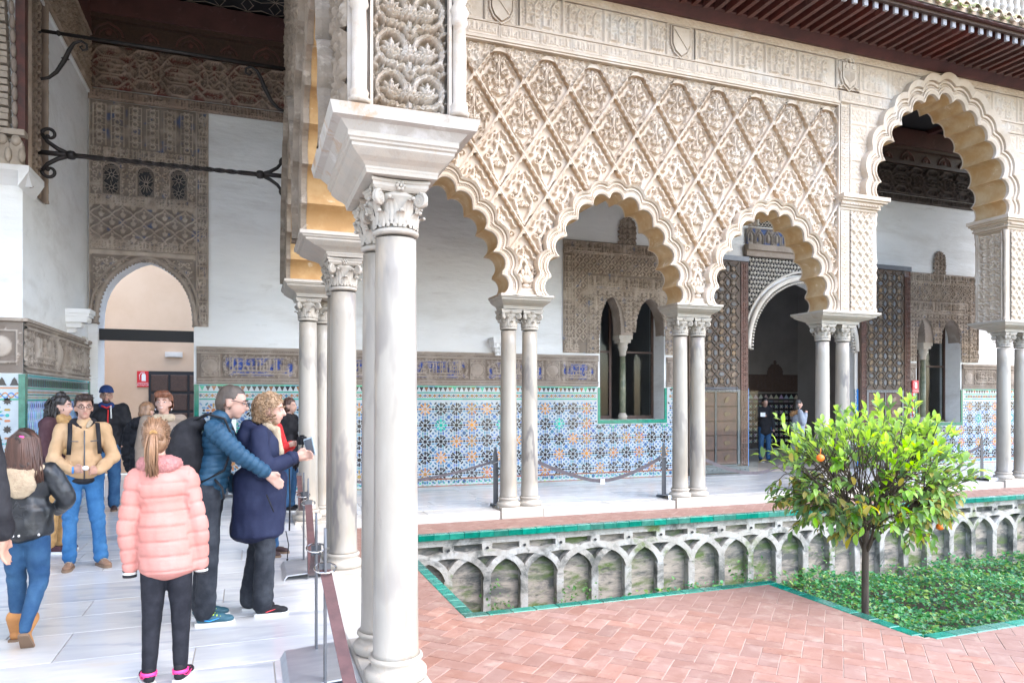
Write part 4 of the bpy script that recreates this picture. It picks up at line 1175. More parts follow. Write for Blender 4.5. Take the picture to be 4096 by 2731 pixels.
for xc in (10.5, 11.48, 12.4):
    w_ = .26; C = [(xc + w_, 5.3), (xc + w_, 5.75)] + [(xc + w_ * math.cos(math.pi * k / 10), 5.75 + w_ * math.sin(math.pi * k / 10)) for k in range(11)] + [(xc - w_, 5.3)]
    b.tube([(x, -.02, z) for x, z in C], .03, 6)
    for i in range(7):
        for j in range(9):
            x, z = xc - .24 + i * .08, 5.33 + j * .075
            if (z < 5.75 and abs(x - xc) < w_) or (x - xc) ** 2 + (z - 5.75) ** 2 < w_ ** 2: b.tube([(x + .036 * math.cos(t), -.01, z + .036 * math.sin(t)) for t in np.linspace(0, 6.283, 9)], .008, 4)
b.build('upper_lattice', 'plaster_cream', gp)
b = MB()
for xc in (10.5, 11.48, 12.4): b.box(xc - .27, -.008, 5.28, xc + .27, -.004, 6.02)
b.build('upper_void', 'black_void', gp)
rg = random.Random(5); H = HM(.30, 2.1, 76); arab(H, 0, 0, .3, 2.1, .14, rg)
relief_y('upper_panel', H, 9.95, -.012, 5.27, .03, material='stucco_grey', parent=gp); H = HM(3.1, .5, 60); arab(H, 0, 0, 3.1, .5, .13, rg); relief_y('upper_panel', H, 9.95, -.012, 6.05, .03, material='stucco_grey', parent=gp)
for xa in (9.955, 12.985):
    b = MB(); b.box(xa, -.05, 0, xa + .035, .0, 1.80); b.build('jamb_board', 'paint_blue', gp)
    b = MB(); b.box(xa - .05, -.045, 0, xa - .002, 0, 1.80); b.build('jamb_tiles', 'tile_white', gp)
    b = MB()
    for k in range(26): b.box(xa - .042 + (k % 2) * .02, -.049, .03 + k * .068, xa - .026 + (k % 2) * .02, -.045, .07 + k * .068)
    tag(b.build('jamb_inlay', 'tile_blue', gp), kind='stuff')
    b = MB(); b.box(xa - .05, -.03, 1.80, xa + .035, 0, 2.65); b.build('jamb_stucco', 'plaster_cream', gp)

# ---------------------------------------------------------------- great door leaves folded back on the wall
def door_leaf(x0, x1, z1, label, flip, y=12.44):
    t = thing('door_leaf', label, 'door', ((x0 + x1) / 2, y, 0)); w = x1 - x0; a = -w / 2; c = w / 2
    b = MB(); b.box(a, 0, .03, c, .07, z1); b.build('leaf_board', 'door_wood', t)
    b = MB(); b.box(a, -.03, z1 - .10, c, 0, z1); b.build('rail', 'steel_dark', t)
    b = MB(); b.box(a, -.03, .03, c, 0, .16)
    for k in range(int(w / .12)): b.ball((a + .07 + k * .12, -.03, .095), (.014, .012, .014), 6, 4)
    b.build('rail', 'steel_dark', t)
    s0, s1 = (c - .20, c - .02) if not flip else (c - .20, c - .02)
    rg = random.Random(3 + flip)
    def strip(xa, xb, m):
        H = HM(xb - xa, z1 - .28, 80)
        for z in np.arange(.02, H.h - .12, .115):
            for k in range(3): H.seg(.03 + k * .05, z, .03 + k * .05, z + .085, .016, 1)
            H.ring(H.w / 2, z + .04, .032, .014, 1); H.seg(.01, z + .1, H.w - .01, z + .1, .014, 1)
        H.seg(.006, 0, .006, H.h, .012, 1); H.seg(H.w - .006, 0, H.w - .006, H.h, .012, 1)
        relief('inscription_strip', H, (xa, -.004, .17), (1, 0, 0), (0, 0, 1), (0, -1, 0), .02, m, t)
    strip(c - .20, c - .02, 'door_red')
    if flip: strip(a + .02, a + .15, 'door_red')
    f0 = a + (.17 if flip else .04); f1 = c - .23; fz0 = 1.80; fz1 = z1 - .13
    nx = max(2, round((f1 - f0) / .30)); u = (f1 - f0) / nx; nz = round((fz1 - fz0) / .31); v = (fz1 - fz0) / nz
    P = lambda X_, Z_: (X_, 0, Z_)
    def piece(poly, cx, cz, an, m):
        n = len(poly); b = MB()
        V = [(p * math.cos(an) - q * math.sin(an), -.003, p * math.sin(an) + q * math.cos(an)) for p, q in poly]
        W = [(p * .86 * math.cos(an) - q * .86 * math.sin(an), -.016, p * .86 * math.sin(an) + q * .86 * math.cos(an)) for p, q in poly]
        b.add(V + W, [tuple(range(2 * n - 1, n - 1, -1))] + [(i, (i + 1) % n, n + (i + 1) % n, n + i) for i in range(n)])
        return b
    meshes = {'star': piece(STAR(.062, .047), 0, 0, 0, 0).mesh('panel', 'door_gilt'), 'hx': piece(hexa(.15, .085), 0, 0, 0, 0).mesh('panel', 'door_blue'), 'hz': piece(hexa(.15, .085), 0, 0, math.pi / 2, 0).mesh('panel', 'door_blue'), 'gx': piece(hexa(.15, .08), 0, 0, math.pi / 4, 0).mesh('panel', 'door_gilt')}
    S_ = MB()
    for i in range(nx + 1):
        for j in range(nz + 1):
            x, z = f0 + i * u, fz0 + j * v
            if i < nx and j < nz:
                cx, cz = x + u / 2, z + v / 2
                mk('panel', meshes['star'], t, (cx, 0, cz))
                for a_ in range(4):
                    an = a_ * math.pi / 2; 
                    p = [(cx + .085 * math.cos(an + R(45)), -.010, cz + .085 * math.sin(an + R(45))), (cx + .085 * math.cos(an + R(135)), -.010, cz + .085 * math.sin(an + R(135)))]
                    S_.tube(p, .010, 5)
                    q = [(cx + .085 * math.cos(an + R(45)), -.010, cz + .085 * math.sin(an + R(45))), (cx + u * .5 * (1 if math.cos(an + R(45)) > 0 else -1), -.010, cz + v * .5 * (1 if math.sin(an + R(45)) > 0 else -1))]
                    S_.tube(q, .010, 5)
            if i < nx and 0 < j < nz: mk('panel', meshes['hx' if (i + j) % 2 else 'gx'], t, (x + u / 2, 0, z))
            if j < nz and 0 < i < nx: mk('panel', meshes['hz'], t, (x, 0, z + v / 2))
            if 0 < i < nx and 0 < j < nz:
                S_.tube([(x - .05, -.010, z - .05), (x + .05, -.010, z + .05)], .010, 5); S_.tube([(x - .05, -.010, z + .05), (x + .05, -.010, z - .05)], .010, 5)
    S_.build('strapwork', 'door_strap', t)
    b = MB()                                               # wicket door in the lower half
    b.box(f0, -.022, .20, f0 + .06, 0, 1.72); b.box(f1 - .06, -.022, .20, f1, 0, 1.72); b.box(f0, -.024, 1.72, f1, 0, 1.78); b.box((f0 + f1) / 2 - .015, -.02, .2, (f0 + f1) / 2 + .015, 0, 1.72); b.box(f0 + .06, -.02, .17, f1 - .06, 0, .20)
    for k in range(int((f1 - f0) / .09)): b.ball((f0 + .04 + k * .09, -.024, 1.75), (.012, .01, .012), 6, 4)
    wk = b.build('wicket', 'steel_dark', t)
    for sx in (0, 1):
        xa = f0 + .06 if sx == 0 else (f0 + f1) / 2 + .015; xb = (f0 + f1) / 2 - .015 if sx == 0 else f1 - .06
        for j in range(5):
            za = .21 + j * .302
            b = MB(); M = Matrix(((1, 0, 0, 0), (0, 0, -1, -.0), (0, 1, 0, 0), (0, 0, 0, 1)))
            b.bbox(xa + .01, za, 0, xb - .01, za + .29, .014, .012, 0, M)
            p = b.build('wicket_panel', 'door_red', wk)
    b = MB()
    for sx in (0, 1):
        xa = f0 + .06 if sx == 0 else (f0 + f1) / 2 + .015; xb = (f0 + f1) / 2 - .015 if sx == 0 else f1 - .06
        for j in range(5):
            cx, cz = (xa + xb) / 2, .355 + j * .302
            for poly, an in ((hexa(.17, .08), math.pi / 4 if (j + sx) % 2 else 0), ):
                V = [(cx + p * math.cos(an) - q * math.sin(an), -.026, cz + p * math.sin(an) + q * math.cos(an)) for p, q in poly]
                b.add([(q[0], -.012, q[2]) for q in V] + V, [tuple(range(11, 5, -1))] + [(i, (i + 1) % 6, 6 + (i + 1) % 6, 6 + i) for i in range(6)])
    b.build('wicket_inlay', 'door_gilt', wk)
    return t
door_leaf(8.45, 9.93, 4.58, 'tall carved door leaf left of the doorway, behind a glass screen', 0)
door_leaf(13.02, 14.55, 4.66, 'tall carved door leaf right of the doorway, dark and unscreened', 1)
gs = thing('glass_screen', 'clear glass screen with a dark top rail guarding the left door leaf', 'screen', (9.2, 12.22, 0))
b = MB(); b.box(-.72, 0, .03, .80, .012, 1.75); b.build('pane', 'glass_sheet', gs)
b = MB(); b.tube([(-.72, .006, 1.80), (.26, .006, 1.80)], .02, 8); b.ball((.27, .006, 1.80), .028, 8, 6); b.box(-.72, -.01, 0, .80, .022, .03); b.build('rail', 'steel_dark', gs)

# ---------------------------------------------------------------- left wall of the near gallery and the reveal of its great arch
lw = thing('gallery_left_wall', 'white gallery side wall with tiled dado, deep arched opening and stucco bands', 'wall', (0, 0, 0))
b = MB()
b.add([(XL, 9.17, -.05), (XL, YB + .01, -.05), (XL, YB + .01, 8.3), (XL, 9.17, 8.3)], [(0, 1, 2, 3)])
b.add([(-5.5, 9.17, -.05), (XL, 9.17, -.05), (XL, 9.17, 8.3), (-5.5, 9.17, 8.3)], [(0, 1, 2, 3)])
b.add([(XL, 1, -.05), (XL, 6.2, -.05), (XL, 6.2, 8.3), (XL, 1, 8.3)], [(0, 1, 2, 3)])
b.add([(-5.5, 6.2, 4.2), (XL, 6.2, 4.2), (XL, 6.2, 8.3), (-5.5, 6.2, 8.3)], [(0, 1, 2, 3)]); b.add([(-5.5, 6.2, -.05), (-5.5, 9.17, -.05), (-5.5, 9.17, 8.3), (-5.5, 6.2, 8.3)], [(0, 1, 2, 3)])  # unseen upper wall at the near end, added to keep sky light off the reveal
b.build('wall_face', 'plaster_white', lw)
LT = .02
b = MB(); b.box(XL, 9.17, 0, XL + LT, 12.549, 1.85); b.box(-3.6, 9.15, 0, XL, 9.17, 1.85); b.build('tile_bed', 'tile_white', lw)
class MosaicX(Mosaic):
    """same pieces on a wall facing +X at x = s.y (u runs along +Y)"""
    def done(s, name):
        V = np.array(s.V); W = np.stack([2 * s.y - V[:, 1], V[:, 0], V[:, 2]], 1)
        o = bpy.data.objects.new(name, np_mesh(name, W, np.array(s.F), 'tile_attr', False, np.array(s.C))); COL.objects.link(o); o.parent = s.parent
        return tag(o, kind='stuff')
M = MosaicX(lw, XL + LT)
y = 9.26
while y < 12.5:                                           # tall pale-blue leaf pattern
    for j in range(13):
        z = .15 + j * .112
        off = .04 * (j % 2)
        for k, c in ((0, 'cyan'), (1, 'blue')):
            yy = y + k * .04 + off
            if yy < 12.5 and z < 1.5:
                M.tri([(yy - .014, z), (yy + .002, z - .045), (yy + .016, z), (yy + .002, z + .045)], (.17, .32, .55) if k == 0 else (.40, .52, .66)); M.tri([(yy + .014, z + .03), (yy + .026, z + .05), (yy + .022, z + .07)], (.25, .40, .6))
        if j % 3 == 0: M.tri([(y + .02, z - .02), (y + .034, z), (y + .02, z + .05), (y + .006, z)], CMAP['black'])
    y += .085
y = 9.26; k = 0
while y < 12.5:
    M.tri([(y + .004, 1.715), (y + .030, 1.715), (y + .034, 1.79), (y + .017, 1.815), (y, 1.79)], CMAP['black'] if k % 2 else (.02, .12, .10))
    for t in range(3): M.tri([(y, 1.585 + t * .03), (y + .036, 1.59 + t * .03), (y + .036, 1.602 + t * .03), (y, 1.597 + t * .03)], [(.28, .3, .16), (.02, .2, .15), (.35, .17, .06)][t])
    y += .05; k += 1
for z0, z1 in ((1.82, 1.85), (1.69, 1.705), (1.555, 1.575)): M.tri([(9.23, z0), (12.54, z0), (12.54, z1), (9.23, z1)], CMAP['green'], .008)
M.done('tile_mosaic')
b = MB(); b.box(XL - .03, 9.135, 0, XL + LT + .012, 9.23, 1.85); b.box(XL + .0, 12.47, 0, XL + LT + .012, 12.54, 1.85); b.build('tile_edge', 'glaze_green', lw)
M = Mosaic(lw, 9.149)                                     # star pattern of the reveal
for i in range(4):
    for j in range(5):
        x, z = -2.62 - i * .31, .16 + j * .31
        for k in range(8):
            an = k * math.pi / 4
            M.tri([(x + .052 * math.cos(an), z + .052 * math.sin(an)), (x + .105 * math.cos(an - .13), z + .105 * math.sin(an - .13)), (x + .135 * math.cos(an), z + .135 * math.sin(an)), (x + .105 * math.cos(an + .13), z + .105 * math.sin(an + .13))], (.05, .22, .42))
            an += math.pi / 8
            M.tri([(x + .07 * math.cos(an), z + .07 * math.sin(an)), (x + .10 * math.cos(an - .10), z + .10 * math.sin(an - .1)), (x + .125 * math.cos(an), z + .125 * math.sin(an)), (x + .10 * math.cos(an + .10), z + .10 * math.sin(an + .1))], [(.02, .25, .2), (.3, .13, .04), CMAP['black']][k % 3])
        M.put('star', x, z, 0, 'black'); M.put('star', x + .155, z + .155, 0, 'black'); M.put('dot', x + .155, z, 0, 'green'); M.put('dot', x, z + .155, 0, 'orange')
        for q in (-.06, .06): M.put('hexa', x + .155, z + q, 0, 'orange'); M.put('hexa', x + q, z + .155, math.pi / 2, 'green')
for i in range(10):
    x = -2.40 - i * .115
    M.tri([(x - .045, 1.725), (x + .045, 1.725), (x + .03, 1.75), (x + .022, 1.78), (x, 1.815), (x - .022, 1.78), (x - .03, 1.75)], CMAP['black'])
    for ph in (0, math.pi):
        for t in range(6):
            a0, a1 = t / 6, (t + .85) / 6
            M.tri([(x - .06 + a0 * .12, 1.61 + .026 * math.sin(6.283 * a0 + ph)), (x - .06 + a1 * .12, 1.61 + .026 * math.sin(6.283 * a1 + ph)), (x - .06 + a1 * .12, 1.626 + .026 * math.sin(6.283 * a1 + ph)), (x - .06 + a0 * .12, 1.626 + .026 * math.sin(6.283 * a0 + ph))], (.42, .18, .05) if ph else (.05, .2, .45))
for z in (1.565, 1.69): M.tri([(-3.6, z), (-2.36, z), (-2.36, z + .016), (-3.6, z + .016)], CMAP['green'] if z < 1.6 else (.4, .2, .1))
M.done('reveal_mosaic')
rg = random.Random(15)
H = HM(12.54 - 9.17, .57, 70)
for z, w in ((.02, .02), (.075, .02), (.50, .03), (.555, .02)): H.seg(0, z, H.w, z, w, .8)
arab(H, 0, .09, H.w, .48, .10, rg, .55, False)
for xa, xb in ((.35, 1.25), (1.75, 2.75)): H.lower(xa, .13, xb, .45, .05); script(H, xa + .02, .14, xb - .02, .44, rg, .02)
for q in (1.5, 3.0): H.disc(q, .29, .14, .9)
o = relief('frieze_panel', H, (XL + .012, 9.17, 1.86), (0, 1, 0), (0, 0, 1), (1, 0, 0), .035, 'stucco_attr', lw, col=carving_colour(H, (.40, .345, .295), None, 0, 4, .2, (.16, .125, .10)))
b = MB(); b.box(XL, 9.14, 2.425, XL + .055, 12.549, 2.46); b.box(-3.6, 9.125, 2.425, XL, 9.17, 2.46); b.build('frieze_moulding', 'stucco_grey', o)
H = HM(1.25, .57, 76); arab(H, .02, .09, 1.23, .48, .1, rg, .7, False); 
for q in (.2, .62, 1.04): H.lower(q - .15, .12, q + .15, .45, .1); H.disc(q, .29, .12, .9); H.path([(q - .16, .12), (q + .16, .12), (q + .16, .46), (q - .16, .46)], .014, .9, True)
relief_y('frieze_panel', H, -3.575, 9.16, 1.86, .035, material='stucco_attr', parent=lw, col=carving_colour(H, (.40, .345, .295), None, 0, 4, .2, (.16, .125, .10)))
# stucco strips: along the top of the wall and up the side of the arch
H = HM(12.54 - 9.17, .85, 70); arab(H, 0, .05, H.w, .80, .13, rg, .9, False)
for q in (.02, .83): H.seg(0, q, H.w, q, .03, 1)
relief('stucco_band', H, (XL + .012, 9.17, 6.32), (0, 1, 0), (0, 0, 1), (1, 0, 0), .05, 'stucco_attr', lw, col=carving_colour(H, (.40, .31, .23), (.12, .07, .05), .3, 3, .2, (.16, .11, .08)))
b = MB(); b.box(XL, 9.17, 6.28, XL + .03, 12.549, 6.32); b.build('band_moulding', 'plaster_white', lw)
b = MB(); b.box(XL, 9.17, 7.17, XL + .06, 12.549, 7.85); b.build('painted_board', 'wood_painted', lw)
H = HM(.74, 2.40, 70)
for z in np.arange(.02, 2.3, .10):
    for q in (.10, .30, .50): H.seg(q, z, q, z + .07, .018, 1)
    H.ring(.2, z + .05, .035, .014, .9); H.leaf(.4, z, 1.2, .09, .05, .9)
H.seg(.02, 0, .02, 2.4, .03, 1); H.seg(.72, 0, .72, 2.4, .03, 1)
relief('stucco_strip', H, (XL + .012, 9.25, 3.92), (0, 1, 0), (0, 0, 1), (1, 0, 0), .04, 'stucco_attr', lw, col=carving_colour(H, (.36, .285, .22), None, 0, 5, .2, (.14, .10, .075)))
# arch reveal: corbel, carved soffit rolls
b = MB(); b.box(XL - .06, 9.14, 4.10, XL + .03, 9.3, 8.3); b.build('arch_post', 'wood_painted', lw)
b = MB()
for k in range(46):
    z = 4.50 + k * .075; lean = .0016 * k * k * .075
    b.box(-2.51 - lean, 9.03 + .012 * (k % 3), z, -2.43 - lean, 9.17, z + .05 + .012 * (k % 2))
tag(b.build('arch_rib', 'stucco_warm', lw), kind=None)
b = MB()
for k in range(22):
    z = 4.50 + k * .155; lean = .0016 * (2 * k) ** 2 * .075
    b.ball((-2.385 - lean, 9.10, z + .07), (.03, .05, .08), 8, 6)
b.build('arch_bead', 'stucco_grey', lw)
H = HM(1.0, 3.6, 45); arab(H, 0, 0, 1.0, 3.6, .16, rg, .9, False)
relief_y('soffit_relief', H, -3.53, 9.155, 4.48, .04, material='stucco_attr', parent=lw, col=carving_colour(H, (.46, .39, .31), (.06, .1, .3), .35, 8, .18, (.2, .155, .12)))
b = MB()                                                  # muqarnas corbel
for i in range(9):
    x = -2.36 - i * .125
    b.prism([(x - .06, 4.10), (x + .06, 4.10), (x + .06, 4.32), (x + .04, 4.38), (x, 4.41), (x - .04, 4.38), (x - .06, 4.32)], 0, .12, lambda u, v, w: (u, 9.05 + w, v)); b.ball((x, 9.05, 4.36), (.05, .05, .06), 8, 6); b.ball((x + .06, 9.03, 4.20), (.035, .05, .08), 8, 6)
b.box(-3.6, 9.03, 4.42, XL + .05, 9.17, 4.48)
b.build('muqarnas_corbel', 'stucco_warm', lw)
b = MB(); b.prism([(9.17, 3.90), (9.17, 4.088), (9.003, 4.088), (9.003, 4.03)], -3.6, XL + .09, lambda u, v, w: (w, u, v)); b.prism([(XL, 3.86), (XL + .10, 4.03), (XL + .10, 4.09), (XL, 4.09)], 9.0, 9.62, lambda u, v, w: (u, w, v)); b.build('corbel_cornice', 'plaster_white', lw)
# white muqarnas bracket on the left wall, and its twin on the back wall
def bracket(x, y, z, rz, label):
    t = thing('plaster_bracket', label, 'bracket', (x, y, z), rz)
    b = MB(); b.box(-.17, -.30, .24, .17, 0, .30); b.box(-.155, -.28, .20, .155, 0, .24); b.build('shelf', 'plaster_white', t)
    b = MB()
    for i, (zz, w, d) in enumerate(((.12, .14, .25), (.05, .10, .17), (-.02, .06, .09))):
        n = 3 - (i > 1)
        for k in range(n):
            x_ = -w + (k + .5) * 2 * w / n; b.prism([(x_ - w / n, .0), (x_ + w / n, .0), (x_ + w / n, .08), (x_, .10), (x_ - w / n, .08)], -d, 0, lambda u, v, q, zz=zz: (u, q, zz + v)); b.ball((x_, -d, zz + .05), (w / n * .7, .02, .04), 6, 5)
    b.build('muqarnas', 'plaster_white', t)
bracket(XL, 11.25, 2.50, R(90), 'white muqarnas bracket on the left wall above the frieze')
bracket(4.33, YB, 2.40, 0, 'white muqarnas bracket half hidden behind the first paired columns')
b = MB(); b.box(XL, 12.1, 2.40, XL + .05, 12.28, 2.50); b.ball((XL + .05, 12.19, 2.45), (.02, .07, .03), 8, 6)
tag(b.build('emergency_lamp', 'plaster_cream'), 'small pale emergency lamp on the left wall beside the archway', 'light fitting')

# ---------------------------------------------------------------- ceilings
ce = structure('ceiling')
b = MB(); b.box(XL - .2, 4.4, 7.90, .55, YB, 7.95); b.box(.55, 9.95, 7.90, XR, YB, 7.95); b.box(-5.6, 6.2, 8.0, XL, 9.17, 8.1); b.build('ceiling_board', 'black_void', ce)
b = MB()
rg = random.Random(6)
for i in range(14):
    for j in range(26):
        x, y = XL + .2 + i * .42, 4 + j * .42
        if x > .4 and y < 10: continue
        if x > 9: continue
        for k in range(4):
            a = k * math.pi / 4 + math.pi / 8; r = .24
            b.tube([(x - r * math.cos(a), y - r * math.sin(a), 7.893), (x + r * math.cos(a), y + r * math.sin(a), 7.893)], .007, 4)
b.build('ceiling_strapwork', 'stucco_grey', ce)
b = MB()
for y in (6.4, 9.2, 11.2): b.box(XL, y, 7.80, .5, y + .14, 7.90)
for x in (3.0, 6.0, 9.0, 12.0, 15.0): b.box(x, 10.0, 7.80, x + .14, YB, 7.90)
b.build('ceiling_beam', 'wood_red', ce)

# ---------------------------------------------------------------- wrought iron ties across the near gallery
def scroll(b, x, z, r, a0, d, y, rad=.02, turns=1.1):
    P = [(x + r * (1 - .6 * t) * math.cos(a0 + d * t * turns * 6.283), y, z + r * (1 - .6 * t) * math.sin(a0 + d * t * turns * 6.283)) for t in np.linspace(0, 1, 18)]
    b.tube(P, [rad * (1 - .25 * i / 17) for i in range(18)], 7); b.ball(P[-1], rad * 1.25, 8, 6); return P[0]
ti = thing('iron_tie', 'thick twisted wrought iron tie bar with scrolled forked ends', 'tie bar', (0, 9.72, 4.46))
b = MB(); b.tube([(-2.33, 0, 0), (-1.9, 0, 0)], .03, 8); b.tube([(.1, 0, .01), (.47, 0, .01)], .03, 8)
n = 60; V = []; F = []
for i in range(n + 1):                                    # twisted square bar
    x = -2.0 + 2.15 * i / n; tw = 0 if i < 8 or i > n - 8 else (i - 8) * .42
    for k in range(4): V.append((x, .030 * math.cos(tw + k * 1.5708), .030 * math.sin(tw + k * 1.5708)))
for i in range(n):
    for k in range(4): F.append((i * 4 + k, i * 4 + (k + 1) % 4, i * 4 + 4 + (k + 1) % 4, i * 4 + 4 + k))
b.add(V, F); b.build('bar', 'iron', ti)
b = MB()
for x in (-1.98, .13):
    b.lathe([(.03, -.05), (.05, -.03), (.055, 0), (.05, .03), (.03, .05)], 12, (0, 0, 0), 0, Matrix.Translation((x, 0, 0)) @ Matrix.Rotation(R(90), 4, 'Y'))
b.build('collar', 'iron', ti)
for s_ in (1, -1):
    b = MB()
    b.tube([(-2.0, 0, .01 * s_), (-2.12, 0, .06 * s_), (-2.22, 0, .13 * s_), (-2.275, 0, .21 * s_)], [.026, .026, .024, .022], 7); scroll(b, -2.20, .215 * s_, .08, math.pi, -s_, 0, .022, .85); b.build('fork', 'iron', ti); b = MB()
    b.tube([(.15, 0, .01 * s_), (.25, 0, .05 * s_), (.34, 0, .11 * s_), (.385, 0, .17 * s_)], [.024, .024, .022, .02], 7); scroll(b, .43, .20 * s_, .06, -math.pi * .75 * s_, -s_, 0, .02, .7); b.build('fork', 'iron', ti)
tu = thing('iron_tie', 'thin upper iron tie bar high under the painted cornice', 'tie bar', (0, 9.72, 5.88))
b = MB(); b.tube([(-2.33, 0, 0), (.47, 0, -.01)], .022, 8)
for x in (-2.30, -2.11): b.lathe([(.022, -.02), (.036, 0), (.022, .02)], 10, (0, 0, 0), 0, Matrix.Translation((x, 0, 0)) @ Matrix.Rotation(R(90), 4, 'Y'))
b.build('bar', 'iron', tu)
for x0, sx, lab in ((-2.33, 1, 'curled iron brace on the left wall under the thin upper tie bar'), (.47, -1, 'curled iron brace on the arcade side under the thin upper tie bar')):
    t = thing('iron_brace', lab, 'brace', (x0, 9.72, 5.30))
    b = MB(); P = [(0, 0, 0), (.12, 0, .04), (.20, 0, .12), (.28, 0, .27), (.33, 0, .40), (.38, 0, .49), (.45, 0, .53), (.51, 0, .50), (.515, 0, .44), (.47, 0, .42), (.44, 0, .455), (.47, 0, .475)]
    P = [(p[0] * sx, p[1], p[2]) for p in P]
    b.tube(P, [.017, .02, .024, .028, .026, .02, .017, .015, .014, .013, .012, .011], 8); b.lathe([(.02, -.012), (.045, 0), (.02, .012)], 10, (.29 * sx, 0, .29)); b.build('scroll', 'iron', t)
# ---------------------------------------------------------------- lobed arches
SMALL = [(.11, 4.50), (.33, 4.35), (.54, 4.12), (.73, 3.87), (.87, 3.60), (.955, 3.31), (.99, 3.03)]
BIG = [(.16, 6.89), (.455, 6.755), (.74, 6.55), (.98, 6.295), (1.195, 6.035), (1.35, 5.68), (1.455, 5.325), (1.46, 5.03)]
class Lobed:
    """contours of a lobed arch: discs on the chords between cusps, seen from a centre at springing level"""
    def __init__(s, xc, tips, per=8, o=.25):
        s.xc = xc; s.z0 = tips[-1][1]; s.O = (0, s.z0 + o)
        L = [(-x, z) for x, z in tips[::-1]] + list(tips)
        s.c = []; s.ang = []
        for i, ((xa, za), (xb, zb)) in enumerate(zip(L[:-1], L[1:])):
            r = math.hypot(xb - xa, zb - za) / 2
            mx_, mz_ = (xa + xb) / 2, (za + zb) / 2; ux_, uz_ = -(zb - za) / (2 * r), (xb - xa) / (2 * r); d_ = .26 * r
            if ux_ * mx_ + uz_ * (mz_ - s.O[1]) < 0: ux_, uz_ = -ux_, -uz_
            s.c.append((mx_ + ux_ * d_, mz_ + uz_ * d_, math.hypot(r, d_)))
        an = lambda p: math.atan2(p[1] - s.O[1], p[0] - s.O[0])
        A = [an(p) for p in L]; A = [a if a > -1.58 else a + 2 * math.pi for a in A]
        if A[0] < 0: A[0] += 2 * math.pi
        for a0, a1 in zip(A[:-1], A[1:]):
            for k in range(per): s.ang.append(a0 + (a1 - a0) * k / per)
        s.ang.append(A[-1]); s.per = per
    def contour(s, w, minr=0.0):
        P = []
        for a in s.ang:
            dx, dz = math.cos(a), math.sin(a); best = minr
            sh = max(0, w) * .62
            for cx, cz, r in s.c:
                ex, ez = cx - s.O[0], cz - s.O[1]; q_ = 1 + sh / math.hypot(ex, ez); ex *= q_; ez *= q_
                b_ = ex * dx + ez * dz; d2 = ex * ex + ez * ez - b_ * b_; rr = r + w - sh
                if rr > 0 and d2 < rr * rr: best = max(best, b_ + math.sqrt(rr * rr - d2))
            P.append((s.xc + s.O[0] + best * dx, max(s.z0, s.O[1] + best * dz)))
        return P
    def box_contour(s, x0, x1, z1):
        P = []
        for a in s.ang:
            dx, dz = math.cos(a), math.sin(a); t = 1e9
            ox, oz = s.xc + s.O[0], s.O[1]
            if dx > 1e-6: t = min(t, (x1 - ox) / dx)
            if dx < -1e-6: t = min(t, (x0 - ox) / dx)
            if dz > 1e-6: t = min(t, (z1 - oz) / dz)
            if dz < -1e-6: t = min(t, (s.z0 - oz) / dz) if False else t
            P.append((ox + t * dx, max(s.z0, oz + t * dz)))
        return P
def strips(b, rows, f, mi=0, smooth=True):
    """rows: list of (contour, depth); joins neighbouring rows with quads"""
    n = len(rows[0][0]); V = []
    for P, w in rows: V += [f(u, z, w) for u, z in P]
    F = []
    for r_ in range(len(rows) - 1):
        for i in range(n - 1): F.append((r_ * n + i, r_ * n + i + 1, (r_ + 1) * n + i + 1, (r_ + 1) * n + i))
    b.add(V, F, mi, smooth)
def arch_band(A, f, parent, wd, name='arch_moulding', material='stucco_pale', beads=True, back=None, k=1.0):
    """stepped and fluted face of the arch; k scales the moulding"""
    b = MB()
    rows = [(A.contour(0), .015), (A.contour(0), -.03 * k), (A.contour(.028 * k), -.045 * k), (A.contour(.034 * k), -.028 * k), (A.contour(.062 * k), -.034 * k), (A.contour(.068 * k), -.012 * k), (A.contour(.10 * k), -.016 * k),
            (A.contour(.106 * k), -.040 * k), (A.contour(.126 * k), -.042 * k), (A.contour(.131 * k), -.026 * k), (A.contour(.142 * k), -.028 * k), (A.contour(.147 * k), -.060 * k), (A.contour(wd - .01), -.085 * k), (A.contour(wd), -.055 * k), (A.contour(wd + .004), .06)]
    strips(b, rows, f, 0, False)
    o = b.build(name, material, parent)
    if beads:
        b = MB(); P = A.contour(.085 * k)
        for i in range(0, len(P) - 1):
            for t in (0, .5):
                u = P[i][0] * (1 - t) + P[i + 1][0] * t; z = P[i][1] * (1 - t) + P[i + 1][1] * t
                b.ball(f(u, z, -.018 * k), .011 * k, 5, 3)
        tag(b.build('bead', material, o), kind='stuff')
    return o
def soffit(A, f, parent, depth, paint='stucco_ochre'):
    b = MB(); C = A.contour(0); L = A.contour(.0)
    for q in range(0, len(C) - 1, A.per): strips(b, [(C[q:q + A.per + 1], .01), (C[q:q + A.per + 1], depth - .03)], f, 0, True)
    o = b.build('soffit', paint, parent)
    b = MB(); strips(b, [(C, depth - .03), (C, depth), (A.contour(.06), depth)], f, 0, False); b.build('soffit_edge', 'stucco_pale', o)
    return o

# ---------------------------------------------------------------- right arcade
RA = thing('courtyard_arcade', 'pale stucco arcade with lozenge lattice over lobed arches across the courtyard', 'arcade', (0, 0, 0))
fR = lambda u, z, w: (u, YF + w, z)
DEP, DEPB = .44, .64
A1, A2, A3 = Lobed(2.255, SMALL), Lobed(5.11, SMALL), Lobed(7.98, SMALL)
AB = Lobed(11.80, BIG, 9)
AB2 = None
for A in (A1, A2, A3):
    arch_band(A, fR, RA, .185); soffit(A, fR, RA, DEP)
arch_band(AB, fR, RA, .34, k=1.55); soffit(AB, fR, RA, DEPB)

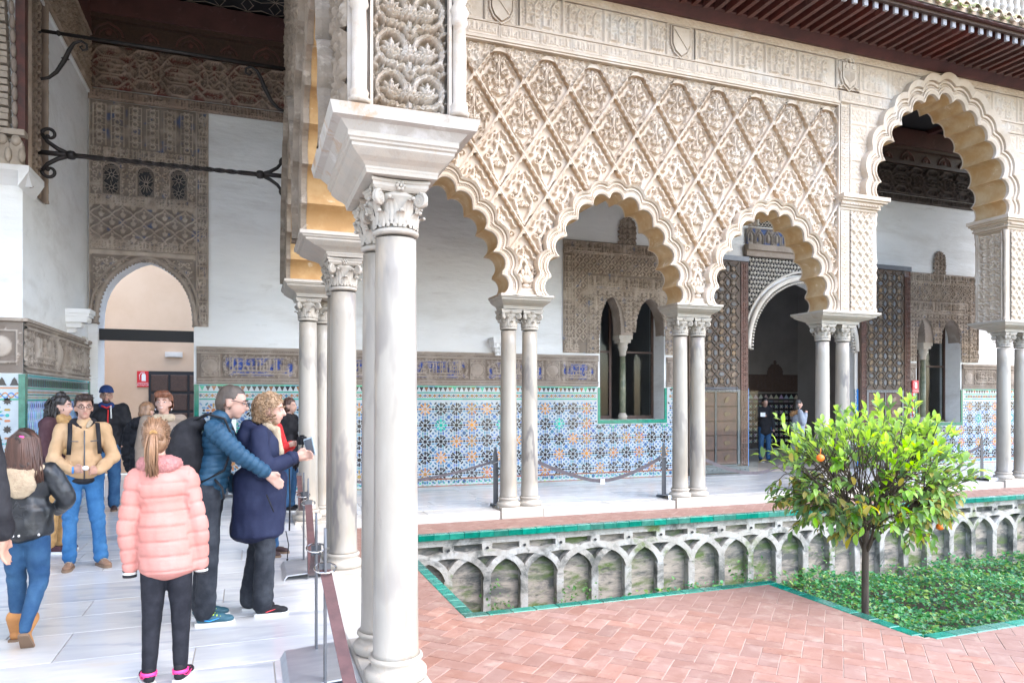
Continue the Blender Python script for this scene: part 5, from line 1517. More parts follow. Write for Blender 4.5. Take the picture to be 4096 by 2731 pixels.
# lattice of recessed lozenges; each lozenge is one piece with its own carved filling
PX, PZ2 = .7275, .53
def lozenge(kind=0):
    """returns V, F: rim with scalloped inner edge, reveal, and carved ground (local, centre 0,0; y forward negative)"""
    hw, hh = PX / 2, PZ2
    n = 9
    def side(a, b, scal, inset):
        P = []
        (xa, za), (xb, zb) = a, b; L = math.hypot(xb - xa, zb - za); nx, nz = -(zb - za) / L, (xb - xa) / L
        m = 36
        for i in range(m):
            t = i / m; s_ = abs(math.sin(math.pi * t * scal)) * .018 if scal else 0
            P.append((xa + (xb - xa) * t + nx * (inset - s_), za + (zb - za) * t + nz * (inset - s_)))
        return P
    T, Rr, B_, L_ = (0, hh), (hw, 0), (0, -hh), (-hw, 0)
    outer = []; inner = []
    for a, c, sc_ in ((B_, Rr, 0), (Rr, T, 6), (T, L_, 6), (L_, B_, 0)):
        m = 36
        outer += [(a[0] + (c[0] - a[0]) * i / m, a[1] + (c[1] - a[1]) * i / m) for i in range(m)]
        inner += side(a, c, sc_, .026 if sc_ else .017)
    # tidy the corners of the inner outline
    inner = [(max(-hw + .028, min(hw - .028, x)), max(-hh + .04, min(hh - .055, z))) for x, z in inner]
    if kind == 1:                                          # top row: rounded head instead of the point
        def cap(x, z):
            r = .135; cz = .39 - r
            lim = cz + math.sqrt(max(0, r * r - min(abs(x), r) ** 2))
            return (x, min(z, lim)) if abs(x) < r else (x, z)
        outer = [cap(x, z) for x, z in outer]
        inner = [(x, min(z, .39 - .045 - .6 * abs(x) ** 1.6 if abs(x) < .12 else z)) for x, z in inner]
    N = len(outer); V = []; F = []
    for (ox, oz), (ix, iz) in zip(outer, inner): V += [(ox, -.010, oz), ((ox + ix) / 2, .0, (oz + iz) / 2), (ix, .004, iz), (ix, .092, iz)]
    for i in range(N):
        j = (i + 1) % N
        for k in range(3): F.append((i * 4 + k, j * 4 + k, j * 4 + k + 1, i * 4 + k + 1))
    V = np.array(V); F = np.array(F)
    H = HM(2 * hw, 2 * hh, 115); c = hw; m = hh
    rg = random.Random(9 + kind)
    def sym(fn):
        for s_ in (1, -1): fn(s_)
    if kind < 2:
        # scallop shell
        for k in range(9):
            a = R(20 + 140 * k / 8); H.leaf(c, m - .235, a, .135, .036, .95)
        H.disc(c, m - .235, .03, 1)
        for s_ in (1, -1):
            H.spiral(c + s_ * .10, m - .30, .055, 1.2, R(90), -s_, .018, .8); H.leaf(c + s_ * .04, m - .36, R(90) - s_ * .9, .13, .05, .8)
            H.path([(c, m - .42), (c + s_ * .05, m - .33), (c + s_ * .15, m - .22), (c + s_ * .17, m - .10), (c + s_ * .10, m - .02), (c + s_ * .03, m + .06), (c + s_ * .02, m + .2)], .022, .9)
            H.spiral(c + s_ * .185, m - .02, .055, 1.2, R(-90), s_, .018, .85); H.spiral(c + s_ * .10, m + .10, .05, 1.2, R(200 if s_ > 0 else -20), s_, .018, .85)
            H.spiral(c + s_ * .055, m - .075, .04, 1.1, R(90), s_, .016, .85)
            H.leaf(c + s_ * .02, m - .12, R(90) - s_ * .5, .15, .05, .9); H.leaf(c + s_ * .12, m - .12, R(90) - s_ * .3, .13, .045, .8); H.leaf(c + s_ * .03, m + .02, R(90) - s_ * .8, .14, .05, .85)
            H.spiral(c + s_ * .06, m + .26, .04, 1.2, R(-90), -s_, .016, .85); H.leaf(c + s_ * .02, m + .2, R(90) - s_ * .4, .12, .045, .9); H.leaf(c + s_ * .05, m + .15, R(60 if s_ > 0 else 120), .1, .04, .8)
            H.path([(c + s_ * q, m + .40 - abs(q) * 1.35 + .018 * math.sin(q * 110)) for q in np.linspace(.03, .26, 18)], .014, .75)
            H.leaf(c + s_ * .22, m - .10, R(90) + s_ * .3, .1, .04, .7); H.leaf(c + s_ * .14, m - .26, R(0 if s_ > 0 else 180) , .09, .04, .7)
        H.leaf(c, m - .13, R(90), .2, .05, 1); H.leaf(c, m + .18, R(90), .16, .05, 1); H.seg(c, m - .1, c, m + .2, .014, .8)
    else:
        # open lower lozenge: stems, buds and slits
        for s_ in (1, -1):
            H.path([(c, m - .45), (c + s_ * .09, m - .28), (c + s_ * .13, m - .12), (c + s_ * .05, m + .02), (c + s_ * .02, m + .18)], .05, .9)
            H.path([(c + s_ * q, m + .36 - abs(q) * 1.35 + .022 * math.sin(q * 80)) for q in np.linspace(.04, .24, 16)], .04, .85)
            H.leaf(c + s_ * .02, m - .05, R(90) - s_ * .8, .16, .06, .9); H.leaf(c + s_ * .05, m - .33, R(90) - s_ * 1.0, .14, .055, .9); H.spiral(c + s_ * .17, m - .06, .05, 1.1, 0, s_, .03, .85)
        for k in range(9): H.leaf(c, m - .20, R(20 + 140 * k / 8), .12, .034, .95)
        H.leaf(c, m + .12, R(90), .18, .07, 1); H.disc(c, m + .1, .04, 1)
    z = relief_arrays(H, .085, .18, kind)
    X, Y = np.meshgrid(H.x - hw, H.y - hh)
    P = np.stack([X, .084 - z, Y], -1).reshape(-1, 3)
    Xc, Zc = np.meshgrid((H.x[:-1] + H.x[1:]) / 2 - hw, (H.y[:-1] + H.y[1:]) / 2 - hh)
    ins = (np.abs(Xc) / hw + np.abs(Zc) / hh) < .95
    if kind == 1: ins &= Zc < .36
    Fg = grid_faces(H.nx, H.ny, ins); P, Fg = compact(P, Fg)
    V2 = np.concatenate([V, P]); F2 = np.concatenate([F, Fg + len(V)])
    # round buds
    bm = MB()
    buds = ((.055, .215, .030), (.125, .075, .032)) if kind < 2 else ((.055, .14, .034), (.125, .0, .034))
    for ux, uz, r_ in buds:
        for s_ in (1, -1): bm.ball((s_ * ux, .045, uz), (r_, r_ * 1.2, r_), 10, 7)
    Vb = np.array(bm.v); Fb = np.array([f_ for f_ in bm.f]) + len(V2)
    return np.concatenate([V2, Vb]), np.concatenate([F2, Fb])
LZ = [lozenge(0), lozenge(1), lozenge(2)]
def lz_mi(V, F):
    """tan slot for the scalloped upper reveals: their brown shading put into the colour"""
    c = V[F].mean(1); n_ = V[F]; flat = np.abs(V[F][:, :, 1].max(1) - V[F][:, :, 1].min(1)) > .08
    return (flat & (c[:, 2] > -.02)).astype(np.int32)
LZM = [np_mesh('lattice_panel', V, F, ['stucco_pale', 'stucco_reveal_shade'], False, None, lz_mi(V, F)) for V, F in LZ]
def inside_mask(A, w):
    P = np.array(A.contour(w)); O = np.array([A.xc, A.z0 + .25])
    an = np.arctan2(P[:, 1] - O[1], P[:, 0] - O[0]); an = np.where(an < -1.6, an + 2 * np.pi, an); rr = np.hypot(P[:, 0] - O[0], P[:, 1] - O[1]); o_ = np.argsort(an)
    def test(x, z):
        a = np.arctan2(z - O[1], x - O[0]); a = np.where(a < -1.6, a + 2 * np.pi, a)
        r_ = np.interp(a, an[o_], rr[o_]); d = np.hypot(x - O[0], z - O[1])
        return np.where(z < A.z0, np.abs(x - A.xc) < 1.0, d < r_)
    return test
TESTS = [inside_mask(A, .10) for A in (A1, A2, A3)]
X_LO, X_HI = .98, 9.34
def place_lattice():
    for row in range(7):
        cz = 6.09 - row * PZ2
        for k in range(-7, 8):
            cx = 5.11 + (k + (.5 if row % 2 == 0 else 0)) * PX
            if cx < X_LO - PX / 2 or cx > X_HI + PX / 2: continue
            kind = 1 if row == 0 else (0 if row < 2 else 2)
            V, F = LZ[kind]
            gx, gz = V[:, 0] + cx, V[:, 2] + cz
            bad = np.zeros(len(V), bool)
            for t in TESTS: bad |= t(gx, gz)
            bad |= (gx < X_LO) | (gx > X_HI) | (gz < 3.10)
            if bad.all(): continue
            fb = bad[F].all(1) if True else None
            if fb.all(): continue
            if not fb.any(): mk('lattice_panel', LZM[kind], RA, (cx, YF, cz)); continue
            Fk = F[~fb]
            V2 = V.copy(); V2[:, 0] = np.clip(gx, X_LO, X_HI) - cx
            P, Fk = compact(V2, Fk)
            mk('lattice_panel', np_mesh('lattice_panel', P, Fk, ['stucco_pale', 'stucco_reveal_shade'], False, None, lz_mi(V, F)[~fb]), RA, (cx, YF, cz))
place_lattice()
# triangles above the top row: recessed leaf ground closed by a moulding
H = HM(X_HI - X_LO, .47, 95); rg = random.Random(2); arab(H, 0, 0, H.w, .47, .115, rg, .9)
X, Z = np.meshgrid((H.x[:-1] + H.x[1:]) / 2 + X_LO, (H.y[:-1] + H.y[1:]) / 2 + 6.08)
ph = np.abs(((X - 5.11 - PX / 2) / PX + .5) % 1 - .5) * PX
keep = (Z - 6.09) > np.minimum(.385, (1 - ph / (PX / 2)) * PZ2 - .03)
relief_y('leaf_ground', H, X_LO, YF + .075, 6.08, .045, parent=RA, keep=keep)
b = MB(); b.box(X_LO, YF - .022, 6.535, 9.36, YF + .09, 6.56); b.box(X_LO, YF - .04, 6.562, 9.36, YF + .02, 6.60); b.box(9.342, YF - .022, 3.06, 9.362, YF + .09, 6.534); b.build('lattice_frame', 'stucco_pale', RA)
# flower panels over the paired columns
for xm in (3.68, 6.555):
    b = MB(); b.box(xm - .235, YF - .03, 3.05, xm + .235, YF + .05, 3.10); b.box(xm - .20, YF - .02, 3.105, xm + .20, YF + .05, 3.14)
    for s_ in (1, -1):
        for k, (r_, a) in enumerate(((.15, 30), (.17, 62), (.13, 5))): b.ball((xm + s_ * r_ * math.cos(R(a)) * .6, YF + .02, 3.24 + r_ * math.sin(R(a)) * .8), (.028, .03, .055), 8, 5, 0, Matrix.Rotation(s_ * R(60 - a), 4, 'Y'))
    b.ball((xm, YF + .01, 3.27), (.065, .05, .065), 12, 8); b.ball((xm, YF + .02, 3.40), (.03, .03, .07), 8, 6); b.lathe([(.035, 3.14), (.06, 3.17), (.045, 3.20)], 10, (xm, YF + .02, 0))
    b.build('flower_carving', 'stucco_pale', RA)
# plain backing of the wall (gallery side) round the arches
b = MB()
for A, x0, x1 in ((A1, .98, 3.68), (A2, 3.68, 6.555), (A3, 6.555, 9.40)):
    strips(b, [(A.contour(.05), DEP), (A.box_contour(x0, x1, 6.6), DEP)], fR, 0, False)
    strips(b, [(A.contour(.05), .096), (A.box_contour(x0, x1, 6.6), .096)], fR, 0, False)
b.build('gallery_face', 'stucco_grey', RA)

def front_relief(name, x0, x1, z0, z1, fn, depth=.03, res=100, y=YF, keepf=None, m='stucco_pale'):
    H = HM(x1 - x0, z1 - z0, res); fn(H)
    k = None
    if keepf is not None:
        X, Z = np.meshgrid((H.x[:-1] + H.x[1:]) / 2 + x0, (H.y[:-1] + H.y[1:]) / 2 + z0); k = keepf(X, Z)
    return relief_y(name, H, x0, y, z0, depth, parent=RA, keep=k, seed=int(x0 * 10) % 97, material=m)
def tframe(H, x0, y0, x1, y1, w=.016, ht=1.0): H.path([(x0, y0), (x1, y0), (x1, y1), (x0, y1)], w, ht, True)
rgF = random.Random(88)
def fr_small(H):
    x = .02
    while x < H.w - .1:
        L = min(rgF.choice((.22, .3, .45, .6)), H.w - x - .02)
        tframe(H, x, .015, x + L, H.h - .015, .012); script(H, x + .015, .03, x + L - .015, H.h - .03, rgF, .012, .9, False); x += L + .025
def fr_big(blocks):
    def fn(H):
        H.rect(0, 0, H.w, .02, .6)
        x = .03
        while x < H.w - .15:
            L = min(rgF.choice((.58, .62, .66)), H.w - x - .02)
            H.rect(x - .045, .02, x - .005, H.h, .75)
            arab(H, x + .02, .03, x + L - .03, H.h - .02, .125, rgF, .5, False)
            sw = .022
            for k in range(4):
                xx = x + .07 + k * (L - .1) / 4
                H.seg(xx, .06, xx, H.h - .06 - .1 * (k % 2), sw, 1); 
                if k % 2: H.path([(xx, H.h - .16), (xx + .05, H.h - .08), (xx + .11, H.h - .12)], sw, 1); H.ring(xx + .05, H.h * .5, .05, sw * .8, .95)
                else: H.path([(xx, .07), (xx + .1, .07), (xx + .1, .18)], sw, 1); H.spiral(xx + .06, H.h * .68, .06, 1.1, 1.57 * k, 1, sw * .8, .95)
            H.seg(x + .03, H.h * .45, x + L - .04, H.h * .45, sw * .8, .9)
            x += L + .05
    return fn
notbig = lambda X, Z: ~inside_mask(AB, .32)(X, Z)
ZB0, ZB1 = 6.815, 7.31
SH = [3.30, 6.22, 9.55]
front_relief('inscription_frieze', .98, 9.36, 6.605, 6.80, fr_small, .022, 105, YF - .005)
segs = [(.98, 3.03), (3.57, 5.96), (6.48, 9.26)]
for x0, x1 in segs: front_relief('inscription_frieze', x0, x1, ZB0, ZB1, fr_big(0), .032, 100, YF - .002)
front_relief('inscription_frieze', 9.80, 11.9, ZB0, ZB1, fr_big(0), .02, 95, YF - .002, notbig)
front_relief('inscription_frieze', 11.7, 13.9, ZB0, ZB1, fr_big(0), .02, 95, YF - .002, notbig)
front_relief('inscription_frieze', 9.38, 11.2, 6.605, 6.80, fr_small, .022, 100, YF - .005, notbig)
front_relief('inscription_frieze', 12.6, 14.6, 6.605, 6.80, fr_small, .022, 100, YF - .005, notbig)
b = MB(); b.box(.98, YF - .03, 6.80, 9.30, YF + .1, 6.822); b.box(9.79, YF - .03, 6.80, 10.75, YF + .1, 6.822); b.box(12.9, YF - .03, 6.80, 14.0, YF + .1, 6.822); b.build('frieze_moulding', 'stucco_pale', RA)
def zig(H):
    H.rect(0, 0, H.w, .012, 1); H.rect(0, H.h - .012, H.w, H.h, 1); n = int(H.w / .14)
    H.path([(i * .14, .02 if i % 2 else H.h - .02) for i in range(n + 1)], .012, .9); H.path([(i * .14, .02 if i % 2 == 0 else H.h - .02) for i in range(n + 1)], .012, .9)
front_relief('zigzag_band', .98, 14.6, 7.315, 7.45, zig, .012, 80, YF - .012)
# coats of arms
def shield(xc, fancy):
    t0 = RA
    front_relief('shield_panel', xc - .255, xc + .255, ZB0, ZB1, lambda H: (tframe(H, .02, .0, H.w - .02, H.h, .02), arab(H, .04, .03, H.w - .04, H.h - .02, .11, random.Random(3), .6)), .022, 100, YF - .002)
    zc = 7.07
    O = [(-.145, .19), (.145, .19), (.145, -.06), (.10, -.16), (0, -.235), (-.10, -.16), (-.145, -.06)]
    b = MB(); b.prism([(xc + u, zc + v) for u, v in O], -.055, .01, lambda u, v, w: (u, YF + w, v)); o = b.build('shield', 'stucco_pale', RA)
    b = MB()
    P = [(xc + u * 1.18, YF - .03, zc + v * 1.16) for u, v in O]; b.tube(P + [P[0]], .014, 6)
    if not fancy:
        b.tube([(xc - .12, YF - .06, zc + .14), (xc + .10, YF - .06, zc - .13)], .010, 6); b.ball((xc - .115, YF - .06, zc + .14), (.02, .012, .02), 8, 5); b.ball((xc + .095, YF - .06, zc - .12), (.02, .012, .02), 8, 5)
    else:
        for u in (-.0,): b.box(xc - .13, YF - .066, zc + .06, xc + .13, YF - .05, zc + .07); b.box(xc - .004, YF - .066, zc - .2, xc + .004, YF - .05, zc + .18)
        for sx in (-1, 1):                                 # castle / lion quarters in little, pomegranate wings and crown
            b.box(xc + sx * .07 - .03, YF - .07, zc + .09, xc + sx * .07 + .03, YF - .05, zc + .14); b.box(xc + sx * .07 - .012, YF - .072, zc + .14, xc + sx * .07 + .012, YF - .05, zc + .165)
            for k in range(4): b.box(xc + sx * (.03 + .025 * k) - .007, YF - .068, zc - .13 + .02 * k, xc + sx * (.03 + .025 * k) + .007, YF - .05, zc + .04)
            for k in range(5): b.tube([(xc + sx * .16, YF - .02, zc + .02 + .035 * k), (xc + sx * .215, YF - .03, zc + .08 + .035 * k), (xc + sx * (.235 - .01 * k), YF - .02, zc + .15 + .02 * k)], .012, 5)
            b.tube([(xc + sx * .12, YF - .02, zc - .17), (xc + sx * .19, YF - .03, zc - .22), (xc + sx * .22, YF - .03, zc - .19)], .014, 6)
        b.tube([(xc - .05, YF - .04, zc + .20), (xc - .09, YF - .06, zc + .245), (xc - .04, YF - .08, zc + .25), (xc, YF - .06, zc + .21), (xc + .05, YF - .06, zc + .245), (xc + .09, YF - .05, zc + .22)], .022, 7)
    b.build('charge', 'stucco_pale', o)
for x in (3.30, 6.22): shield(x, False)
shield(9.55, True); shield(14.22, True)
# piers of the central arch
def pier(x0, x1, side):
    mir = side < 0
    b = MB(); b.box(x0, YF + .004, 3.06, x1, YF + DEPB, 4.80); b.box(x0, YF + .004, 5.03, x1, YF + DEPB, 6.60); o = b.build('pier', 'stucco_pale', RA)
    b = MB()
    for k, (e, z0, z1) in enumerate(((.02, 4.79, 4.83), (.055, 4.83, 4.86), (.075, 4.895, 4.93), (.12, 4.93, 4.965), (.15, 4.965, 5.03))): b.box(x0 - e * .3 - (e if mir else 0), YF - e, z0, x1 + e * .3 + (0 if mir else e), YF + DEPB + e * .3, z1)
    b.box(x0 - .06 * mir, YF - .06, 4.86, x1 + .06 * (not mir), YF + DEPB, 4.895)
    n = int((x1 - x0) / .035)
    for k in range(n + 2): b.box(x0 + k * .035 - .03, YF - .10, 4.862, x0 + k * .035 - .012, YF - .05, 4.893)
    for k in range(18):
        xx = x1 + .06 if not mir else x0 - .06
        b.box(xx - .002, YF + k * .035, 4.862, xx + .025 if not mir else xx + .0, YF + k * .035 + .018, 4.893) if not mir else b.box(xx - .03, YF + k * .035, 4.862, xx, YF + k * .035 + .018, 4.893)
    b.build('cornice', 'stucco_pale', o)
    s0, s1 = (x0 + .02, x0 + .20) if not mir else (x1 - .20, x1 - .02)
    p0, p1 = (x0 + .22, x1 - .07) if not mir else (x0 + .07, x1 - .22)
    def upr(H):
        tframe(H, .006, .0, H.w - .006, H.h, .012); rg = random.Random(5)
        for z in np.arange(.03, H.h - .1, .105):
            for q in range(3): H.seg(.04 + q * .05, z, .04 + q * .05, z + .075, .013, 1)
            H.ring(H.w / 2, z + .04, .028, .012, 1); H.seg(.02, z + .09, H.w - .02, z + .09, .012, 1)
    front_relief('inscription_strip', s0, s1, 3.07, 4.78, upr, .022, 105, YF); front_relief('inscription_strip', s0, s1, 5.04, 6.59, upr, .022, 105, YF)
    def knots(H):
        tframe(H, .01, 0, H.w - .01, H.h, .02); ogees(H, .03, .02, H.w - .03, H.h - .02, .155, .19, .017, 1.0)
        for i in range(3):
            for j in range(9): H.ring(.03 + (i + .5) * (H.w - .06) / 3, .02 + (j + .5) * (H.h - .04) / 9, .035, .012, .9)
    front_relief('knot_panel', p0, p1, 3.07, 4.78, knots, .03, 110, YF)
    # slender corner colonnettes and the carved reveal
    xr = x1 if not mir else x0; fx = 1 if not mir else -1
    for yy in (YF + .03, YF + DEPB - .05):
        c = MB(); c.lathe([(.045, 3.06), (.045, 3.12), (.03, 3.15), (.034, 3.5), (.03, 3.60), (.05, 3.68), (.03, 3.76), (.05, 3.84), (.03, 3.90), (.05, 3.97), (.034, 4.05), (.03, 4.55), (.05, 4.62), (.035, 4.66), (.055, 4.78)], 10, (xr + fx * .012, yy, 0))
        c.build('colonnette', 'stucco_pale', o)
    H = HM(DEPB - .16, 1.70, 90); arab(H, .02, .02, H.w - .02, 1.68, .13, random.Random(8), 1.0); tframe(H, .01, 0, H.w - .01, 1.70, .02)
    relief('reveal_panel', H, (xr + fx * .002, YF + .08, 3.07), (0, 1, 0), (0, 0, 1), (fx, 0, 0), .04, 'stucco_pale', RA)
    return o
pier(9.38, 10.17, 1); pier(13.46, 14.26, -1)
def grid_panel(H):
    nx, ny = max(1, round(H.w / .33)), max(1, round(H.h / .34))
    for i in range(nx):
        for j in range(ny):
            xa, za = i * H.w / nx, j * H.h / ny
            tframe(H, xa + .012, za + .012, xa + H.w / nx - .012, za + H.h / ny - .012, .022, .8); arab(H, xa + .04, za + .04, xa + H.w / nx - .04, za + H.h / ny - .04, .12, rgF, .8)
front_relief('square_panel', 9.60, 10.75, 5.04, 6.59, grid_panel, .018, 95, YF, notbig)
front_relief('square_panel', 12.75, 14.05, 5.04, 6.59, grid_panel, .018, 95, YF, notbig)
b = MB()
strips(b, [(AB.contour(.2), .012), (AB.box_contour(9.38, 14.26, 7.46), .012)], fR, 0, False); strips(b, [(AB.contour(.05), DEPB), (AB.box_contour(9.38, 14.26, 7.9), DEPB)], fR, 0, False)
b.box(.98, YF + .012, 6.56, 9.38, YF + .5, 7.9); b.box(14.26, YF, 3.06, 19, YF + .5, 7.9); b.box(9.3, YF + .2, 7.43, 14.3, YF + .6, 7.9)
b.build('upper_wall', 'stucco_pale', RA)

# ---------------------------------------------------------------- near arcade (runs along +Y), seen from inside the gallery
XA0, XA1 = .47, 1.10
LA = thing('near_arcade', 'near arcade seen edge on with fluted lobed arches and ochre soffits', 'arcade', (0, 0, 0))
fL = lambda u, z, w: (XA0 + w, u, z)
B1, B2 = Lobed(5.50, SMALL), Lobed(8.20, SMALL)
for A in (B1, B2):
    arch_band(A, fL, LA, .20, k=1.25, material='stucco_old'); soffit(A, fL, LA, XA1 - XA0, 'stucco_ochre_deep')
rg = random.Random(41)
b = MB()
for A, y0, y1 in ((B1, 4.10, 6.85), (B2, 6.85, 9.60)):
    strips(b, [(A.contour(.1), .02), (A.box_contour(y0, y1, 7.9), .02)], fL, 0, False)
    strips(b, [(A.contour(.05), XA1 - XA0), (A.box_contour(y0, y1, 7.9), XA1 - XA0)], fL, 0, False)
b.box(XA0, 9.60, 3.05, .98, 10.04, 7.9); b.box(.98, 9.42, 3.05, 1.24, 10.04, 7.9); b.box(XA0 + .02, -3.0, 6.95, XA1, 3.70, 7.9); b.box(1.10, -3.0, 7.62, 2.0, 8.2, 7.7)
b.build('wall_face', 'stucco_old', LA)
# carved bands on the gallery face: the deep knotted profiles seen at a grazing angle
for (u0, u1) in ((4.55, 6.85), (6.85, 9.9)):
    H = HM(u1 - u0, 3.2, 36); arab(H, 0, 0, H.w, H.h, .20, rg, .9, False)
    A = B1 if u0 < 5 else B2
    U, Z = np.meshgrid((H.x[:-1] + H.x[1:]) / 2 + u0, (H.y[:-1] + H.y[1:]) / 2 + 4.6)
    relief_x('stucco_field', H, XA0 + .015, u0, 4.6, .06, -1, material='stucco_attr', parent=LA, keep=~inside_mask(A, .15)(U, Z), col=carving_colour(H, (.36, .29, .22), None, 0, 3, .2, (.17, .13, .10)))
b = MB()
for y0, y1, z0, z1, e in ((4.50, 4.64, 3.07, 7.9, .05), (4.64, 4.74, 4.9, 7.9, .08), (9.70, 9.86, 3.05, 7.9, .03), (9.86, 10.03, 3.05, 7.9, .012), (6.74, 6.98, 3.06, 3.35, .05)): b.box(XA0 - e, y0, z0, XA0 + .05, y1, z1)
for k in range(60):
    z = 3.1 + k * .08
    b.box(XA0 - .04 - .02 * (k % 2), 4.38, z, XA0 + .02, 4.49, z + .07)
tag(b.build('pilaster_strip', 'stucco_old', LA), kind='stuff')

# front pier with its pierced leaf panel and corner colonnettes
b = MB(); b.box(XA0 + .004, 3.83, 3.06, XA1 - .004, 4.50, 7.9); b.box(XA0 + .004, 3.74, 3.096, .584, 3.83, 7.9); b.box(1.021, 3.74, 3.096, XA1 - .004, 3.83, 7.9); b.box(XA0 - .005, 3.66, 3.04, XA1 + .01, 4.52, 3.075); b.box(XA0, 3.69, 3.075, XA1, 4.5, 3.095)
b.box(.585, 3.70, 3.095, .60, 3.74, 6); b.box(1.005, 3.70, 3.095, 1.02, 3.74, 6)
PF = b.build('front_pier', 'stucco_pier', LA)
H = HM(.405, 1.75, 205)
def leafpanel(H):
    """pairs of stems coiling round palmettes, each stem a double roll with a beaded groove"""
    cw = H.w / 2; ch = .215
    def roll(P, w=.017):
        H.path(P, w * 1.25, .62)
        for off in (-.5, .5):
            Q = []
            for k, p in enumerate(P):
                a = P[max(0, k - 1)]; c = P[min(len(P) - 1, k + 1)]; L = math.hypot(c[0] - a[0], c[1] - a[1]) + 1e-9
                Q.append((p[0] - (c[1] - a[1]) / L * w * off, p[1] + (c[0] - a[0]) / L * w * off))
            H.path(Q, .0065, 1.0)
    arab(H, 0, 0, H.w, H.h, .066, random.Random(6), .45, False)
    for j in range(9):
        y0 = .02 + j * ch
        for f in (-1, 1):
            cx, cy = cw + f * .098, y0 + ch * .5
            roll([(cw + f * .012, y0 - .02), (cw + f * .03, y0 + .01), (cw + f * .075, y0 + .015)] + [(cx + f * .082 * math.cos(R(-110 + 330 * t)) * (1 - .12 * t), cy + .088 * math.sin(R(-110 + 330 * t)) * (1 - .12 * t)) for t in np.linspace(0, 1, 22)] + [(cx - f * .05, cy - .035), (cx - f * .012, cy - .045), (cx + f * .02, cy - .03)])
            for k in range(5): H.leaf(cx, cy - .030, R(90 + (k - 2) * 34), (.075, .085, .095, .085, .075)[k], .026, .9)
            H.disc(cx, cy - .032, .012, 1)
            for k in range(10):
                a = R(36 * k + 10); H.leaf(cx + .098 * math.cos(a), cy + .102 * math.sin(a), a + f * .7, .045, .015, .62)
            for k in range(3): H.leaf(cw + f * .195, y0 + .01 + .02 * k, R(90 + f * (35 + 28 * k)), .075, .024, .8)
            H.leaf(cw + f * .16, y0 + ch - .01, R(90 - f * 60), .07, .024, .75)
        for k in range(5): H.leaf(cw, y0 + .055, R(90 + (k - 2) * 30), (.06, .075, .095, .075, .06)[k], .027, .95)
        H.leaf(cw, y0 + .05, R(-90), .06, .03, .8); H.ring(cw, y0 + .19, .016, .008, .95)
        for f in (-1, 1): H.leaf(cw + f * .02, y0 + .16, R(90 - f * 50), .05, .018, .7)
leafpanel(H)
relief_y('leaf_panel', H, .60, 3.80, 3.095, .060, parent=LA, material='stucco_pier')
for xx in (.53, 1.062):
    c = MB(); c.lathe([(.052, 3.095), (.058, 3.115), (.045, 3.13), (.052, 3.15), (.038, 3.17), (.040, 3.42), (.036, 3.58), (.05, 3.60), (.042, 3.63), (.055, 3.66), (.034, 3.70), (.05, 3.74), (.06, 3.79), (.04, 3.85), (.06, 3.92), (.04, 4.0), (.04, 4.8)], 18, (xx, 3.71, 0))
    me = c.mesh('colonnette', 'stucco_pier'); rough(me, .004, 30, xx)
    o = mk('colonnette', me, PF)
H = HM(.76, 1.6, 60); arab(H, 0, 0, H.w, H.h, .14, rg, .9)
relief_x('side_panel', H, XA0 + .002, 3.74, 3.1, .035, -1, material='stucco_old', parent=LA)

# ---------------------------------------------------------------- imposts, plinths and columns
def impost(parent, x0, x1, y0, y1, xa, xb, ya, yb, z0, z1):
    """moulded block: small rectangle (a) at the bottom flaring to the large one on top"""
    prof = [(0, 0), (.03, .10), (.06, .14), (.06, .20), (.22, .30), (.50, .42), (.72, .56), (.80, .62), (.80, .70), (.90, .74), (.92, .80), (1, .84), (1, 1)]
    V = []; F = []
    for t, h in prof:
        z = z0 + (z1 - z0) * h
        V += [(xa + (x0 - xa) * t, ya + (y0 - ya) * t, z), (xb + (x1 - xb) * t, ya + (y0 - ya) * t, z), (xb + (x1 - xb) * t, yb + (y1 - yb) * t, z), (xa + (x0 - xa) * t, yb + (y1 - yb) * t, z)]
    for i in range(len(prof) - 1):
        for k in range(4): F.append((i * 4 + k, i * 4 + (k + 1) % 4, i * 4 + 4 + (k + 1) % 4, i * 4 + 4 + k))
    n = len(V); F += [(3, 2, 1, 0), (n - 4, n - 3, n - 2, n - 1)]
    b = MB(); b.add(V, F); return b.build('impost', 'marble_carved', parent)
YM = 9.66
for xm, hw in ((3.68, .40), (6.555, .42)): impost(RA, xm - hw, xm + hw, YF - .07, YF + DEP + .06, xm - .30, xm + .30, YM - .15, YM + .15, 2.86, 3.05)
impost(RA, 8.96, 10.24, YF - .07, YF + DEPB + .06, 9.10, 9.90, YM - .15, YM + .19, 2.86, 3.06); impost(RA, 13.30, 14.5, YF - .07, YF + DEPB + .06, 13.55, 14.38, YM - .15, YM + .19, 2.86, 3.06)
impost(LA, XA0 - .005, 1.045, 3.645, 4.65, .575, .955, 3.76, 4.58, 2.765, 2.935)
b = MB()
for (e0, z0), (e1, z1) in (((.0, 2.935), (.04, 2.975)), ((.04, 2.975), (.080, 2.985)), ((.080, 2.985), (.095, 3.043))):
    R0 = [(XA0 - .005 - e0, 3.645 - e0 * .8), (1.045 + e0, 3.645 - e0 * .8), (1.045 + e0, 4.65 + e0 * .6), (XA0 - .005 - e0, 4.65 + e0 * .6)]; R1 = [(XA0 - .005 - e1, 3.645 - e1 * .8), (1.045 + e1, 3.645 - e1 * .8), (1.045 + e1, 4.65 + e1 * .6), (XA0 - .005 - e1, 4.65 + e1 * .6)]
    b.add([(x, y, z0) for x, y in R0] + [(x, y, z1) for x, y in R1], [(0, 1, 5, 4), (1, 2, 6, 5), (2, 3, 7, 6), (3, 0, 4, 7), (4, 5, 6, 7)])
me = b.mesh('impost_slab', 'stucco_peel'); mk('impost_slab', me, LA)
impost(LA, XA0 - .06, XA1 + .06, 6.42, 7.30, .66, .97, 6.56, 7.20, 2.86, 3.05)
